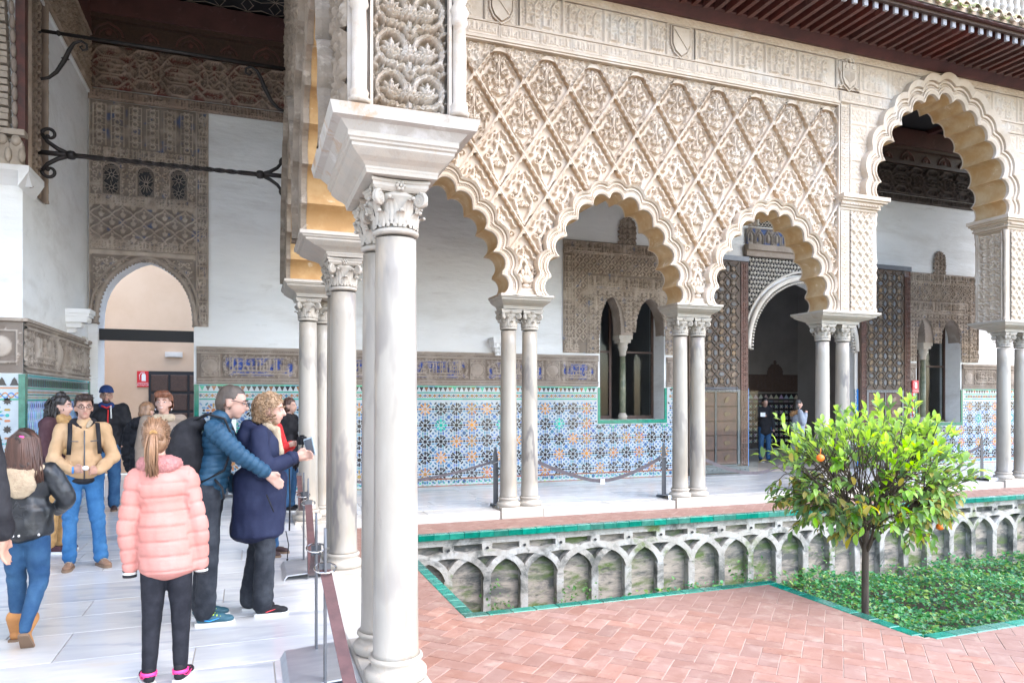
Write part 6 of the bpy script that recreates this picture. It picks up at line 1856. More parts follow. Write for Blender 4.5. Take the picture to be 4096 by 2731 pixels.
impost(LA, XA0 - .07, 1.28, 9.12, 10.08, .56, 1.05, 9.30, 9.98, 2.86, 3.05)
for xm, hw in ((3.665, .32), (6.56, .33), (9.49, .42), (13.96, .42)): b = MB(); b.bbox(xm - hw, 9.49, -.13, xm + hw, 9.84, .035, .012); b.build('plinth', 'marble_carved', RA)
for y0, y1, xm in ((3.68, 4.68, .765), (6.50, 7.28, .81)): b = MB(); b.bbox(xm - .175, y0, -.13, xm + .175, y1, .035, .012); b.build('plinth', 'marble_carved', LA)
b = MB(); b.bbox(.535, 9.28, -.13, 1.10, 9.95, .035, .012)
b.build('plinth', 'marble_carved', LA)

def volute_mesh():
    b = MB()
    for s_ in (1, -1):
        n = 26; P = []; rr = []
        for i in range(n + 1):
            t = i / n; r_ = .042 * (1 - .80 * t); a = R(100) - t * 1.9 * 6.283
            P.append((.0 + r_ * math.cos(a), s_ * .006, r_ * math.sin(a))); rr.append(.0115 * (1 - .45 * t))
        b.tube(P, rr, 6)
    b.lathe([(.036, -.012), (.036, .012)], 14, (0, 0, 0), 0, Matrix.Rotation(R(90), 4, 'X')); b.ball((0, 0, 0), (.012, .016, .012), 8, 5)
    b.tube([(-.02, 0, .045), (-.07, 0, .042), (-.11, 0, .02)], [.014, .016, .01], 6)
    return b.mesh('volute', 'marble_carved')
VOL = volute_mesh()
def capital_mesh():
    b = MB()
    b.lathe([(.112, .0), (.126, .010), (.128, .022), (.114, .032), (.104, .036), (.104, .09), (.108, .16), (.122, .20), (.126, .205), (.12, .225)], 24, (0, 0, 0))
    for row, (n, z0, h, r0, out) in enumerate(((8, .036, .095, .106, .034), (8, .05, .155, .106, .045))):
        for k in range(n):
            a = 2 * math.pi * (k + .5 * row) / n
            ca, sa = math.cos(a), math.sin(a)
            for lob in (-1, 0, 1):
                V = []; m = 6
                for i in range(m + 1):
                    t = i / m; rad = r0 + .012 + out * max(0, t - .45) ** 1.6 * 3.0; z = z0 + h * (t if t < .9 else .9 - (t - .9) * 1.2)
                    w = .034 * math.sin(math.pi * (.18 + .72 * t)) * (.5 if lob else .42)
                    off = lob * .024 * (1 - .5 * t) * (1 + .3 * math.sin(t * 14))
                    for e, pr in ((-w, 0), (0, .010), (w, 0)):
                        x_ = rad + pr - abs(lob) * .006; y_ = off + e
                        V.append((x_ * ca - y_ * sa, x_ * sa + y_ * ca, z))
                F = []
                for i in range(m):
                    for q in range(2): F.append((i * 3 + q, i * 3 + q + 1, i * 3 + 4 + q, i * 3 + 3 + q))
                b.add(V, F, 0, True)
            b.ball(((r0 + out + .018) * ca, (r0 + out + .018) * sa, z0 + h * .86), (.012, .012, .010), 7, 5)
    return b.mesh('capital', 'marble_carved')
CAP = capital_mesh()
def abacus_mesh():
    b = MB()
    def ring(h, z): 
        P = []
        for q in range(4):
            for i in range(6):
                t = -1 + 2 * i / 6; d = h * (1 - .13 * (1 - t * t)); P.append((Matrix.Rotation(q * math.pi / 2, 3, 'Z') @ Vector((d, t * h, 0))) + Vector((0, 0, z)))
        return P
    rows = [ring(.128, .222), ring(.140, .232), ring(.150, .245), ring(.150, .262), ring(.158, .268), ring(.158, .282)]
    V = sum(rows, []); n = len(rows[0]); F = []
    for r_ in range(len(rows) - 1):
        for i in range(n): F.append((r_ * n + i, r_ * n + (i + 1) % n, (r_ + 1) * n + (i + 1) % n, (r_ + 1) * n + i))
    F.append(tuple((len(rows) - 1) * n + i for i in range(n))); b.add(V, F); return b.mesh('abacus', 'marble_carved')
ABA = abacus_mesh()
bq = MB()
for k in range(6): bq.ball((.0, .018 * math.cos(k * 1.047), .018 * math.sin(k * 1.047)), (.010, .011, .011), 7, 5)
bq.ball((.008, 0, 0), .009, 7, 5); ROS = bq.mesh('rosette', 'marble_carved')
bq = MB(); bq.lathe([(.165, .0), (.172, .015), (.172, .045), (.160, .06), (.140, .066), (.133, .085), (.142, .10), (.150, .112), (.147, .125), (.130, .132), (.126, .138)], 32)
BASE = bq.mesh('column_base', 'marble_carved')
CG = 'marble columns of the courtyard arcades'
def column(x, y, label, zc=2.57, r0=.122, r1=.109, s=1.0):
    t = thing('marble_column', label, 'column', (x, y, .036), rnd.choice((0,)), CG)
    o = mk('column_base', BASE, t, scl=(s, s, s))
    b = MB(); zt = zc - .036; n = 12
    b.lathe([(r0 * s + .012, .130 * s), (r0 * s + .002, .15 * s)] + [(r0 * s + (r1 * s - r0 * s) * (q / n) ** 1.3, .15 * s + (zt - .165 - .15 * s + .15) * q / n) for q in range(1, n + 1)], 36); 
    b.build('shaft', 'marble_shaft', t)
    c = mk('capital', CAP, t, (0, 0, zt), scl=(s, s, s))
    mk('abacus', ABA, c)
    for q in range(4):
        a = q * math.pi / 2 + math.pi / 4; mk('volute', VOL, c, (.158 * math.cos(a), .158 * math.sin(a), .185), (0, 0, a))
        a = q * math.pi / 2; mk('rosette', ROS, c, (.138 * math.cos(a), .138 * math.sin(a), .252), (0, 0, a))
    return t
column(.765, 3.945, 'thick marble column in the foreground, biggest of all, under the carved front pier', 2.475, .124, .112)
column(.765, 4.40, 'column mostly hidden just behind the big foreground column', 2.475, .124, .112)
column(.815, 6.72, 'near arcade column between the foreground column and the corner column', 2.57, .124, .114)
column(.815, 7.06, 'column hidden behind the near arcade middle column, only its left edge showing')
column(.705, 9.47, 'corner column right of the woman holding up a phone')
column(.905, 9.80, 'slim corner column seen in the gap behind the corner column')
column(3.508, YM, 'left column of the first pair across the courtyard'); column(3.835, YM, 'right column of the first pair across the courtyard')
column(6.398, YM, 'left column of the pair beside the twin window'); column(6.725, YM, 'right column of the pair beside the twin window, before the glass screen')
column(9.26, YM, 'left column of the pair above the orange tree'); column(9.70, YM, 'right column of the pair above the orange tree')
column(13.72, YM, 'left column of the pair at the right edge of the picture'); column(14.21, YM, 'column cut off by the right edge of the picture')
# ---------------------------------------------------------------- timber eaves, tiled roof edge and the gallery above
ev = thing('timber_eaves', 'dark red timber eaves with rows of rafters over the arcade', 'eaves', (0, 0, 0))
b = MB()
prof = [(9.40, 7.44), (9.33, 7.44), (9.30, 7.47), (9.20, 7.56), (9.20, 7.66), (9.16, 7.68), (9.16, 7.74), (9.40, 7.74)]
b.prism(prof, 1.1, 17.5, lambda u, v, w: (w, u, v)); b.build('eaves_beam', 'wood_beam', ev)
b = MB(); b.box(1.1, 9.15, 7.555, 17.5, 9.20, 7.60); b.box(1.1, 9.13, 7.63, 17.5, 9.16, 7.66); b.build('beam_moulding', 'wood_beam', ev)
b = MB(); b.box(1.1, 8.12, 7.665, 17.5, 9.42, 7.685); b.build('eaves_board', 'wood_beam', ev)
RS = .205
b = MB()                                                  # rafter with scalloped lower edge and a painted nose
n = 44; V = []
P = [(8.30, 7.655), (9.16, 7.655)] + [(9.16 - .80 * i / n, 7.515 + .006 * abs(math.sin(i * math.pi / 2 * 1.0 + .4))) for i in range(n + 1)] + [(8.30, 7.53)]
b.prism(P, -.036, .036, lambda u, v, w: (w, u, v)); RAF = b.mesh('rafter', 'wood_red')
b = MB(); b.box(-.037, 8.262, 7.527, .037, 8.30, 7.660); NOSE = b.mesh('rafter_end', 'rafter_end_paint')
for i in range(74):
    x = 2.2 + i * RS
    o = mk('rafter', RAF, ev, (x, rnd.uniform(-.006, .006), rnd.uniform(-.003, .003)))
    mk('rafter_end', NOSE, o)
b = MB(); b.box(1.1, 8.20, 7.62, 17.5, 8.26, 7.70); b.build('eaves_lath', 'wood_dark', ev)
rf = thing('tiled_roof', 'lichen spotted clay tile roof edge over the timber eaves', 'roof', (0, 0, 0))
sl = .62                                                  # slope of the tiles
b = MB()
m = 9; V = []; F = []
for k, (yy, s_) in enumerate(((0, 1.0), (1.5, .92))):
    for i in range(m): a = math.pi * i / (m - 1); V.append((.085 * s_ * math.cos(a), yy, yy * sl + .075 * s_ * math.sin(a)))
    for i in range(m): a = math.pi * i / (m - 1); V.append((.066 * s_ * math.cos(a), yy, yy * sl + .058 * s_ * math.sin(a)))
for i in range(m - 1):
    F += [(i, i + 1, 2 * m + i + 1, 2 * m + i), (m + i + 1, m + i, 3 * m + i, 3 * m + i + 1), (i + 1, i, m + i, m + i + 1)]
b.add(V, F, 0, True); COVER = b.mesh('cover_tile', 'roof_tile')
b = MB(); b.add([(x, y, 2 * y * sl - z + 0 * y) if False else (x, y, y * sl - (z - y * sl)) for x, y, z in V], [tuple(reversed(f)) for f in F], 0, True); PAN = b.mesh('pan_tile', 'roof_tile')
for i in range(44):
    x = 6.6 + i * .237
    mk('cover_tile', COVER, rf, (x, 8.06 + rnd.uniform(-.012, .012), 7.78), (rnd.uniform(-.01, .01), 0, 0)); mk('pan_tile', PAN, rf, (x + .1185, 8.02 + rnd.uniform(-.012, .012), 7.76), (rnd.uniform(-.01, .01), 0, 0))
b = MB(); b.add([(1.1, 8.10, 7.70), (17.5, 8.10, 7.70), (17.5, 9.6, 8.64), (1.1, 9.6, 8.64)], [(0, 1, 2, 3)]); b.add([(1.1, 8.10, 7.69), (17.5, 8.10, 7.69), (17.5, 8.10, 7.76), (1.1, 8.10, 7.76)], [(0, 1, 2, 3)]); b.build('roof_bed', 'roof_tile', rf)
bl = thing('balustrade', 'pale turned stone balusters of the upper gallery above the roof', 'balustrade', (0, 9.62, 8.4))
b = MB(); b.lathe([(.07, 0), (.07, .08), (.04, .12), (.075, .30), (.085, .42), (.05, .62), (.04, .70), (.06, .73), (.06, .77), (.04, .80), (.075, .98), (.07, 1.1), (.045, 1.2), (.07, 1.26), (.07, 1.34)], 14); BAL = b.mesh('baluster', 'marble_carved')
for i in range(20): mk('baluster', BAL, bl, (10.6 + i * .19, 0, 0))
b = MB(); b.box(10.4, -.12, -.06, 18, .15, .0); b.box(10.4, -.12, 1.34, 18, .15, 1.48); b.build('rail', 'marble_carved', bl)
b = MB(); b.box(14.45, -.14, 0, 15.2, .18, 1.6); b.build('pedestal', 'plaster_white', bl)
b = MB(); b.box(1, 12.0, 8.0, 19, 12.4, 13.0); o = b.build('upper_gallery_wall', 'plaster_white'); tag(o, 'white upper gallery wall glimpsed behind the stone balusters', 'wall')
# ---------------------------------------------------------------- orange tree in the sunken bed
leaf_material('leaf_sunlit', .32, False, (.33, .57, .04), .5, .18); leaf_material('leaf_mid', .34, False, (.21, .41, .04), .46, .22)
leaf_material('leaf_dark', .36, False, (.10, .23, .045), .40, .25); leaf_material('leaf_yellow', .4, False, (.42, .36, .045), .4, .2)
def orange_tree(x, y):
    t = thing('orange_tree', 'small orange tree with bright green crown and yellowing lower leaves', 'tree', (x, y, GZ))
    rg = random.Random(23); br = MB()
    tr = MB()
    tr.tube([(0, 0, -.05), (.005, 0, .5), (-.02, .01, 1.0), (-.03, 0, 1.4), (-.02, 0, 1.72)], [.038, .033, .031, .030, .028], 12); o = tr.build('trunk', 'bark', t)
    C = Vector((.05, 0, 2.22)); RX, RY, RZ = .86, .82, .66
    limbs = []
    for k in range(9):
        a = k * 2 * math.pi / 9 + rg.uniform(-.25, .25); el = rg.uniform(.15, 1.0)
        end = C + Vector((RX * .62 * math.cos(a), RY * .62 * math.sin(a), RZ * (el * .9 - .35)))
        s_ = Vector((-.025, 0, 1.50 + .09 * (k % 3))); m = s_.lerp(end, .45) + Vector((rg.uniform(-.08, .08), rg.uniform(-.08, .08), .10))
        P = [s_, s_.lerp(m, .5) + Vector((rg.uniform(-.03, .03), rg.uniform(-.03, .03), .02)), m, m.lerp(end, .55) + Vector((rg.uniform(-.05, .05), rg.uniform(-.05, .05), rg.uniform(-.03, .05))), end]
        br.tube(P, [.015, .012, .009, .007, .004], 7); limbs.append(P)
    leaf_pos = []
    for k in range(400):
        th = rg.uniform(0, 6.283); u = rg.uniform(-.62, 1) if rg.random() < .8 else rg.uniform(-1, -.2); rr = math.sqrt(max(0, 1 - u * u)); sh = rg.uniform(.62, 1.03)
        lump = 1 + .13 * math.sin(3 * th + 1) * rr + .09 * math.sin(5 * th + u * 4)
        d = Vector((RX * rr * math.cos(th), RY * rr * math.sin(th), RZ * u)) * sh * lump
        if u < -.2: d.z *= .95
        tip = C + d
        if math.cos(th) < -.5 and u < .1: tip.z -= .05
        L = min(limbs, key=lambda P: min((q - tip).length for q in P)); k_ = rg.uniform(1.2, 3.6); b0 = L[int(k_)].lerp(L[int(k_) + 1], k_ % 1)
        mid = b0.lerp(tip, .55) + Vector((rg.uniform(-.07, .07), rg.uniform(-.07, .07), rg.uniform(-.02, .07)))
        br.tube([b0, mid, tip], [.0055, .004, .0025], 5)
        ax = (tip - mid).normalized(); n = rg.randint(6, 9)
        for q in range(n):
            f = 1 - q / n * .8; p = mid.lerp(tip, f) if f < 1 else tip
            a = q * 2.4 + rg.uniform(-.4, .4); side = ax.orthogonal().normalized(); side.rotate(Matrix.Rotation(a, 3, ax))
            up = (tip.z - C.z) / RZ
            dirn = (ax * rg.uniform(.5, 1.0) + side * rg.uniform(.5, 1.0) + Vector((0, 0, (.45 if up > .25 else -.75 if up < -.05 else -.1) * rg.uniform(.5, 1.2)))).normalized()
            leaf_pos.append((p, dirn, up + rg.uniform(-.35, .35), rg.uniform(.07, .108)))
    br.build('branches', 'bark', t)
    # one leaf: pointed, folded along the midrib, curving down at the tip
    def leaf_shape():
        V = []; m = 6; F = []
        for i in range(m + 1):
            s_ = i / m; w = .21 * math.sin(math.pi * min(1, s_ * .93 + .05)) ** .8 * (1 if s_ < .98 else .15); z = .10 * math.sin(s_ * 2.4) - .13 * s_ * s_
            V += [(s_, -w, z + .35 * w), (s_, 0, z), (s_, w, z + .35 * w)]
        for i in range(m): F += [(i * 3, i * 3 + 3, i * 3 + 4, i * 3 + 1), (i * 3 + 1, i * 3 + 4, i * 3 + 5, i * 3 + 2)]
        return V, F
    V, F = leaf_shape()
    ms = ('leaf_sunlit', 'leaf_mid', 'leaf_dark', 'leaf_yellow'); mes = {}
    for m in ms: b = MB(); b.add(V, F, 0, True); mes[m] = b.mesh('leaf', m)
    cam_l = Vector((0, 0, 1.58)) - Vector((x, y, GZ)); leaf_pos.sort(key=lambda q: (q[0] - cam_l).length - q[3])
    stuff = {m: MB() for m in ms}
    for i, (p, d, up, l) in enumerate(leaf_pos):
        q = rg.random()
        m = 'leaf_sunlit' if up > .25 and q < .75 else 'leaf_mid' if up > .0 and q < .75 else ('leaf_yellow' if q < (.30 if up < .1 else .06) else 'leaf_dark' if q > .6 else 'leaf_mid')  # upper leaves get the bright green: sunlit top of the crown put into the colour
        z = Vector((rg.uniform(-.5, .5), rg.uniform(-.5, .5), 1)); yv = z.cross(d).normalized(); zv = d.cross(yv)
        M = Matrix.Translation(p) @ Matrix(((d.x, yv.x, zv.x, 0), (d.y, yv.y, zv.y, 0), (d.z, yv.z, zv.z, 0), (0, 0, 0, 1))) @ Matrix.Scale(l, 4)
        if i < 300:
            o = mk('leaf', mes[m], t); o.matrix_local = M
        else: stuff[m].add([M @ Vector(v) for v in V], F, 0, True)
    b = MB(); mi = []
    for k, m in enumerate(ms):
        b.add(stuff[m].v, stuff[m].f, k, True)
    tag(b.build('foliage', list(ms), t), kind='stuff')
    for fx, fz, dy in ((-.78, 2.50, -.26), (.35, 1.90, -.42)):
        b = MB(); b.ball((fx, dy, fz - .1), (.032, .032, .030), 14, 10); b.tube([(fx, dy, fz - .07), (fx + .005, dy, fz - .02)], .003, 5); b.build('orange_fruit', 'orange_skin', t)
    return t
orange_tree(5.13, 4.82)

# ---------------------------------------------------------------- rope-barrier stands with leather straps
def stanchion(x, y, rz, label, gap=.55, base=True, h=.88):
    t = thing('barrier_stand', label, 'barrier', (x, y, 0), rz, 'barrier stands along the arcades')
    for s_ in (0, 1):
        b = MB(); w = .036
        b.prism([(-w, .02), (w, .02), (w, h - .16), (w * .55, h - .10), (w * .3, h), (-w * .3, h), (-w, h - .10)], -.006, .006, lambda u, v, q: (q, s_ * gap + u, v))
        p = b.build('post', 'steel_dark', t)
        b = MB(); b.tube([(.0 + .058 * math.cos(a), s_ * gap + .02 * math.sin(a) * 0, h - .20 + .058 * math.sin(a) * .45 + .0) if False else (.058 * math.cos(a), s_ * gap + .055 * math.sin(a), h - .215 + .016 * math.sin(a)) for a in np.linspace(0, 6.283, 25)], .0055, 6); b.build('ring', 'chrome', p)
    if base:
        b = MB(); b.prism([(-.21, .0), (-.20, .0), (-.17, .035), (.15, .055), (.16, .0), (.17, .0), (.16, .065), (-.18, .045)], -.02, gap + .04, lambda u, v, q: (u, q, v)); b.build('base_plate', 'steel_plate', t)
    return t
def strap(P, label, w=.028, th=.003, tagp=None):
    pts = [Vector(p) for p in P]; t = thing('leather_strap', label, 'strap', pts[0])
    n = 16; b = MB(); V = []; F = []
    def cat(t_):
        m = len(pts) - 1; i = min(m - 1, int(t_ * m)); f = t_ * m - i
        p0, p1, p2, p3 = pts[max(0, i - 1)], pts[i], pts[i + 1], pts[min(m, i + 2)]
        return .5 * ((2 * p1) + (-p0 + p2) * f + (2 * p0 - 5 * p1 + 4 * p2 - p3) * f * f + (-p0 + 3 * p1 - 3 * p2 + p3) * f ** 3)
    for i in range(n + 1):
        p = cat(i / n); d = (cat(min(1, i / n + .02)) - cat(max(0, i / n - .02))).normalized(); hd = Vector((d.x, d.y, 0)).normalized(); sd = Vector((-hd.y, hd.x, 0)) if w_flat else d.cross(Vector((-hd.y, hd.x, 0)))
        nn = d.cross(sd)
        for e, q in ((-w, -th), (w, -th), (w, th), (-w, th)): V.append(p + sd * e + nn * q - pts[0])
    for i in range(n):
        for k in range(4): F.append((i * 4 + k, i * 4 + (k + 1) % 4, i * 4 + 4 + (k + 1) % 4, i * 4 + 4 + k))
    F += [(3, 2, 1, 0), (n * 4, n * 4 + 1, n * 4 + 2, n * 4 + 3)]
    b.add(V, F); b.build('band', 'leather_strap' if pts[0].y < 9.5 else 'strap_grey', t)
    for q in (pts[0], pts[-1]):
        b = MB(); b.box(q.x - pts[0].x - .03, q.y - pts[0].y - .012, q.z - pts[0].z - .03, q.x - pts[0].x + .03, q.y - pts[0].y + .012, q.z - pts[0].z + .03); b.build('clip', 'steel_dark', t)
    if tagp is not None:
        b = MB(); p = cat(tagp) - pts[0]; b.box(p.x - .035, p.y - .012, p.z - .05, p.x + .035, p.y - .006, p.z + .03); b.build('paper_tag', 'paper', t)
    return t
w_flat = True
stanchion(.385, 3.97, 0, 'barrier stand in the foreground beside the big column')
stanchion(.485, 6.50, 0, 'barrier stand on the near gallery floor behind the foreground one')
w_flat = False
stanchion(3.36, 9.80, R(-90), 'barrier stand left of the first pair of columns across the courtyard', .56)
stanchion(6.19, 9.80, R(-90), 'barrier stand left of the column pair beside the twin window', .56)
stanchion(9.05, 9.90, R(-90), 'barrier stand behind the orange tree crown', .56)
stanchion(13.32, 9.80, R(-90), 'barrier stand left of the column pair at the right edge', .56)
strap([(3.98, 9.80, .66), (4.45, 9.80, .47), (5.05, 9.80, .32), (5.6, 9.80, .42), (6.13, 9.80, .64)], 'sagging leather strap with a white tag before the twin window', .026, .003, .52)
strap([(6.80, 9.80, .66), (7.4, 9.82, .43), (8.0, 9.84, .33), (8.6, 9.86, .44), (9.0, 9.9, .64)], 'sagging leather strap before the doorway, running to the orange tree', .026)
strap([(1.05, 9.80, .50), (1.8, 9.80, .42), (2.6, 9.80, .50), (3.3, 9.80, .66)], 'leather strap left of the first pair of columns, rising to its stand', .018)
strap([(12.2, 9.8, .42), (12.8, 9.8, .50), (13.28, 9.80, .66)], 'short leather strap rising to the stand at the right edge', .024)
w_flat = True
strap([(.385, 3.98, .66), (.42, 3.45, .36), (.44, 2.9, .18), (.46, 2.2, .15), (.47, 1.4, .5)], 'wide brown leather strap falling from the foreground stand', .030)
strap([(.485, 6.46, .66), (.47, 6.0, .42), (.44, 5.5, .30), (.41, 5.0, .40), (.39, 4.58, .64)], 'brown leather strap sagging between the two near stands', .030)
strap([(.49, 7.09, .66), (.50, 7.5, .46), (.52, 7.9, .42), (.54, 8.4, .52), (.56, 8.9, .66)], 'brown leather strap beyond the second stand near the phone holder', .028)

# information stand behind the man
t = thing('information_stand', 'white printed information panel on a dark stand against the tiled wall', 'panel', (-.34, 12.33, 0))
b = MB(); b.box(-.14, -.01, .60, .14, .01, 1.25); b.build('panel', 'paper', t)
b = MB(); b.box(-.155, .0, .585, .155, .02, .60); b.box(-.155, 0, 1.25, .155, .02, 1.265); b.box(-.02, .0, 0, .02, .02, .585); b.box(-.15, -.1, 0, .15, .12, .015); b.build('frame', 'steel_dark', t)
b = MB()
for k, w_ in enumerate((.05, .09, .02, .10, .10, .08, .10, .06)): b.box(-w_, -.0125, 1.19 - k * .055, w_ , -.0102, 1.197 - k * .055)
b.build('print', 'print_grey', t)
# ---------------------------------------------------------------- people
mat('skin', (.43, .24, .17), .5, (.49, .28, .21), 6, world=False); mat('skin_fair', (.49, .295, .225), .5, (.53, .31, .245), 6)
mat('lip', (.43, .19, .155), .45); mat('eye_dark', (.015, .012, .011), .15); mat('eye_white', (.7, .68, .66), .2); mat('teeth', (.75, .73, .68), .3)
for nm, c, r_ in (('hair_black', (.014, .011, .010), .38), ('hair_brown', (.055, .026, .018), .42), ('hair_dark_brown', (.026, .015, .012), .36), ('hair_auburn', (.13, .048, .024), .42), ('hair_light', (.16, .088, .048), .42), ('hair_curly', (.215, .135, .075), .5), ('hair_grey', (.05, .038, .03), .55)):
    mat(nm, c, r_, tuple(min(1, q * 1.8) for q in c), 30, stretch=(1, 1, .15), bump=.15, bscale=150)
mat('jacket_pink', (.46, .195, .165), .65, (.50, .235, .205), 5, bump=.2, bscale=30); mat('knit_pink', (.50, .22, .205), .9, (.40, .17, .165), 60, bump=.9, bscale=90)
mat('leggings_black', (.012, .013, .018), .8, (.022, .023, .030), 12); mat('jeans_blue', (.022, .095, .23), .8, (.05, .16, .33), 5, bump=.2, bscale=90, stains=(((.08, .21, .38), 4, .56, .76),))
mat('jeans_dark', (.022, .065, .15), .8, (.045, .115, .22), 6, bump=.2, bscale=90); mat('jeans_black', (.020, .023, .030), .8, (.045, .05, .06), 7, bump=.2, bscale=90)
mat('puffer_blue', (.018, .058, .105), .38, (.035, .09, .15), 7, bump=.2, bscale=25); mat('parka_navy', (.014, .018, .046), .7, (.022, .028, .062), 5, bump=.2, bscale=35)
mat('jacket_tan', (.44, .28, .15), .7, (.50, .33, .19), 6, bump=.25, bscale=40); mat('leather_black', (.013, .015, .018), .32, (.03, .034, .04), 7, bump=.35, bscale=22)
mat('cloth_black', (.014, .014, .017), .75, (.028, .028, .032), 8, bump=.2, bscale=40); mat('cloth_red', (.58, .018, .02), .7); mat('cloth_plum', (.055, .025, .03), .8, (.085, .045, .05), 8)
mat('scarf_ochre', (.42, .25, .10), .9, (.34, .19, .07), 25, bump=.6, bscale=60); mat('fleece_cream', (.45, .36, .25), .95, (.38, .29, .2), 30, bump=.9, bscale=60); mat('coat_taupe', (.22, .175, .135), .85, (.28, .22, .175), 9)
mat('coat_grey', (.24, .27, .33), .85, (.3, .33, .39), 9); mat('fur_brown', (.34, .19, .085), .9, (.2, .11, .05), 20, bump=.9, bscale=70); mat('knit_navy', (.012, .035, .13), .9, bump=.6, bscale=90)
mat('suede_brown', (.17, .095, .06), .85, (.24, .14, .09), 9); mat('suede_tan', (.46, .22, .075), .8, (.38, .17, .06), 9); mat('sole_white', (.62, .62, .6), .6); mat('sole_brown', (.2, .13, .085), .8)
mat('trainer_teal', (.02, .085, .12), .6); mat('trainer_black', (.015, .015, .018), .6); mat('neon_yellow', (.60, .80, .04), .5); mat('neon_pink', (.85, .045, .25), .5); mat('swoosh_blue', (.03, .32, .80), .5); mat('swoosh_red', (.85, .06, .08), .5)
mat('glasses_black', (.01, .01, .01), .3); mat('shoe_dark', (.045, .022, .02), .6)
mat('phone_silver', (.42, .52, .58), .3, metal=.4); mat('screen', (.08, .09, .11), .1)

for _n in ('leggings_black', 'jeans_black', 'jeans_dark', 'jeans_blue', 'cloth_black', 'parka_navy', 'cloth_plum', 'coat_taupe', 'coat_grey', 'trainer_black', 'jacket_pink', 'jacket_tan', 'puffer_blue'): MATS[_n].node_tree.nodes['Principled BSDF'].inputs['Specular IOR Level'].default_value = .18
def _cap_prim(b, p0, r0, p1, r1, seg=12):
    p0, p1 = Vector(p0), Vector(p1); d = p1 - p0; L = d.length
    if L < 1e-5: b.ball(p0, r0, seg, 8); return
    d /= L; P = []; rr = []
    for a in (-90, -60, -30): P.append(p0 + d * r0 * math.sin(R(a))); rr.append(max(.0008, r0 * math.cos(R(a))))
    n = 5
    for i in range(n + 1): P.append(p0.lerp(p1, i / n)); rr.append(r0 + (r1 - r0) * i / n)
    for a in (30, 60, 90): P.append(p1 + d * r1 * math.sin(R(a))); rr.append(max(.0008, r1 * math.cos(R(a))))
    b.tube(P, rr, seg)
def remesh(prims, vox, smooth=6, name='m', disp=None, material='skin', cut=None):
    """union of tapered limbs and ellipsoids grown into one smooth surface"""
    b = MB()
    for p in prims:
        if p[0] == 'c': _cap_prim(b, *p[1:])
        elif p[0] == 'e': b.ball(p[1], p[2], 18, 12, 0, p[3] if len(p) > 3 else None)
    me = b.mesh(name, material); o = bpy.data.objects.new('tmp', me); COL.objects.link(o)
    m = o.modifiers.new('r', 'REMESH'); m.mode = 'VOXEL'; m.voxel_size = vox; m.adaptivity = 0; m.use_smooth_shade = True
    if smooth: s_ = o.modifiers.new('s', 'SMOOTH'); s_.iterations = smooth; s_.factor = .5
    dg = bpy.context.evaluated_depsgraph_get(); dg.update()
    out = bpy.data.meshes.new_from_object(o.evaluated_get(dg)); out.name = name
    bpy.data.objects.remove(o); bpy.data.meshes.remove(me)
    out.materials.clear(); out.materials.append(M_(material))
    if disp is not None:
        n = len(out.vertices); co = np.empty(n * 3); out.vertices.foreach_get('co', co); co = co.reshape(-1, 3); no = np.empty(n * 3); out.vertices.foreach_get('normal', no); no = no.reshape(-1, 3)
        co = co + no * disp(co)[:, None]; out.vertices.foreach_set('co', co.ravel()); out.update()
    if cut is not None:
        bm = bmesh.new(); bm.from_mesh(out); dead = [v for v in bm.verts if cut(v.co)]; bmesh.ops.delete(bm, geom=dead, context='VERTS'); bm.to_mesh(out); bm.free()
    out.polygons.foreach_set('use_smooth', [True] * len(out.polygons))
    return out
def nz(co, f, seed=0):
    """cheap smooth noise for cloth folds"""
    x, y, z = co[:, 0] * f + seed, co[:, 1] * f + seed * 1.7, co[:, 2] * f
    return (np.sin(x * 1.3 + np.sin(z * .9 + y)) + np.sin(y * 1.7 + np.sin(x * 1.1 - z * .6)) + np.sin(z * 1.1 + np.sin(y * 1.3 + x))) / 3
def segd(co, a, b):
    a, b = np.array(a), np.array(b); d = b - a; L = np.linalg.norm(d); t = np.clip(((co - a) @ d) / (L * L), 0, 1)
    return np.linalg.norm(co - a - t[:, None] * d, axis=1), t * L
def puff(J, pitch, amp, sleeves=True, horiz=True):
    def f(co):
        gr = lambda q: .45 * np.abs(np.sin(math.pi * q / pitch)) ** .5 - .95 * np.exp(-((np.abs((q / pitch + .5) % 1 - .5) * pitch) / .0065) ** 2)
        v = gr(co[:, 2] + .006 * nz(co, 11))
        if sleeves:
            best = np.full(len(co), 1e9); 
            for s_ in 'ab':
                off = 0
                for p, q in ((J['sh' + s_], J['el' + s_]), (J['el' + s_], J['wr' + s_])):
                    d, t = segd(co, p, q); m = (d < .085) & (d < best) & (np.abs(co[:, 0]) > .14 * J['s'] if p is J['sh' + s_] else True)
                    v = np.where(m, gr(t + off), v); best = np.where(m, d, best); off += np.linalg.norm(np.array(q) - np.array(p))
        return amp * (v - .5) + .005 * nz(co, 16) + .003 * nz(co, 37, 2)
    return f
def folds(amp=.006, f=14, seed=0): return lambda co: amp * nz(co, f, seed) + amp * .55 * nz(co * np.array([1, 1, 1.7]) + .25 * co[:, [2, 0, 1]], f * 2.1, seed + 3) + amp * .25 * nz(co, f * 4.5, seed + 6)

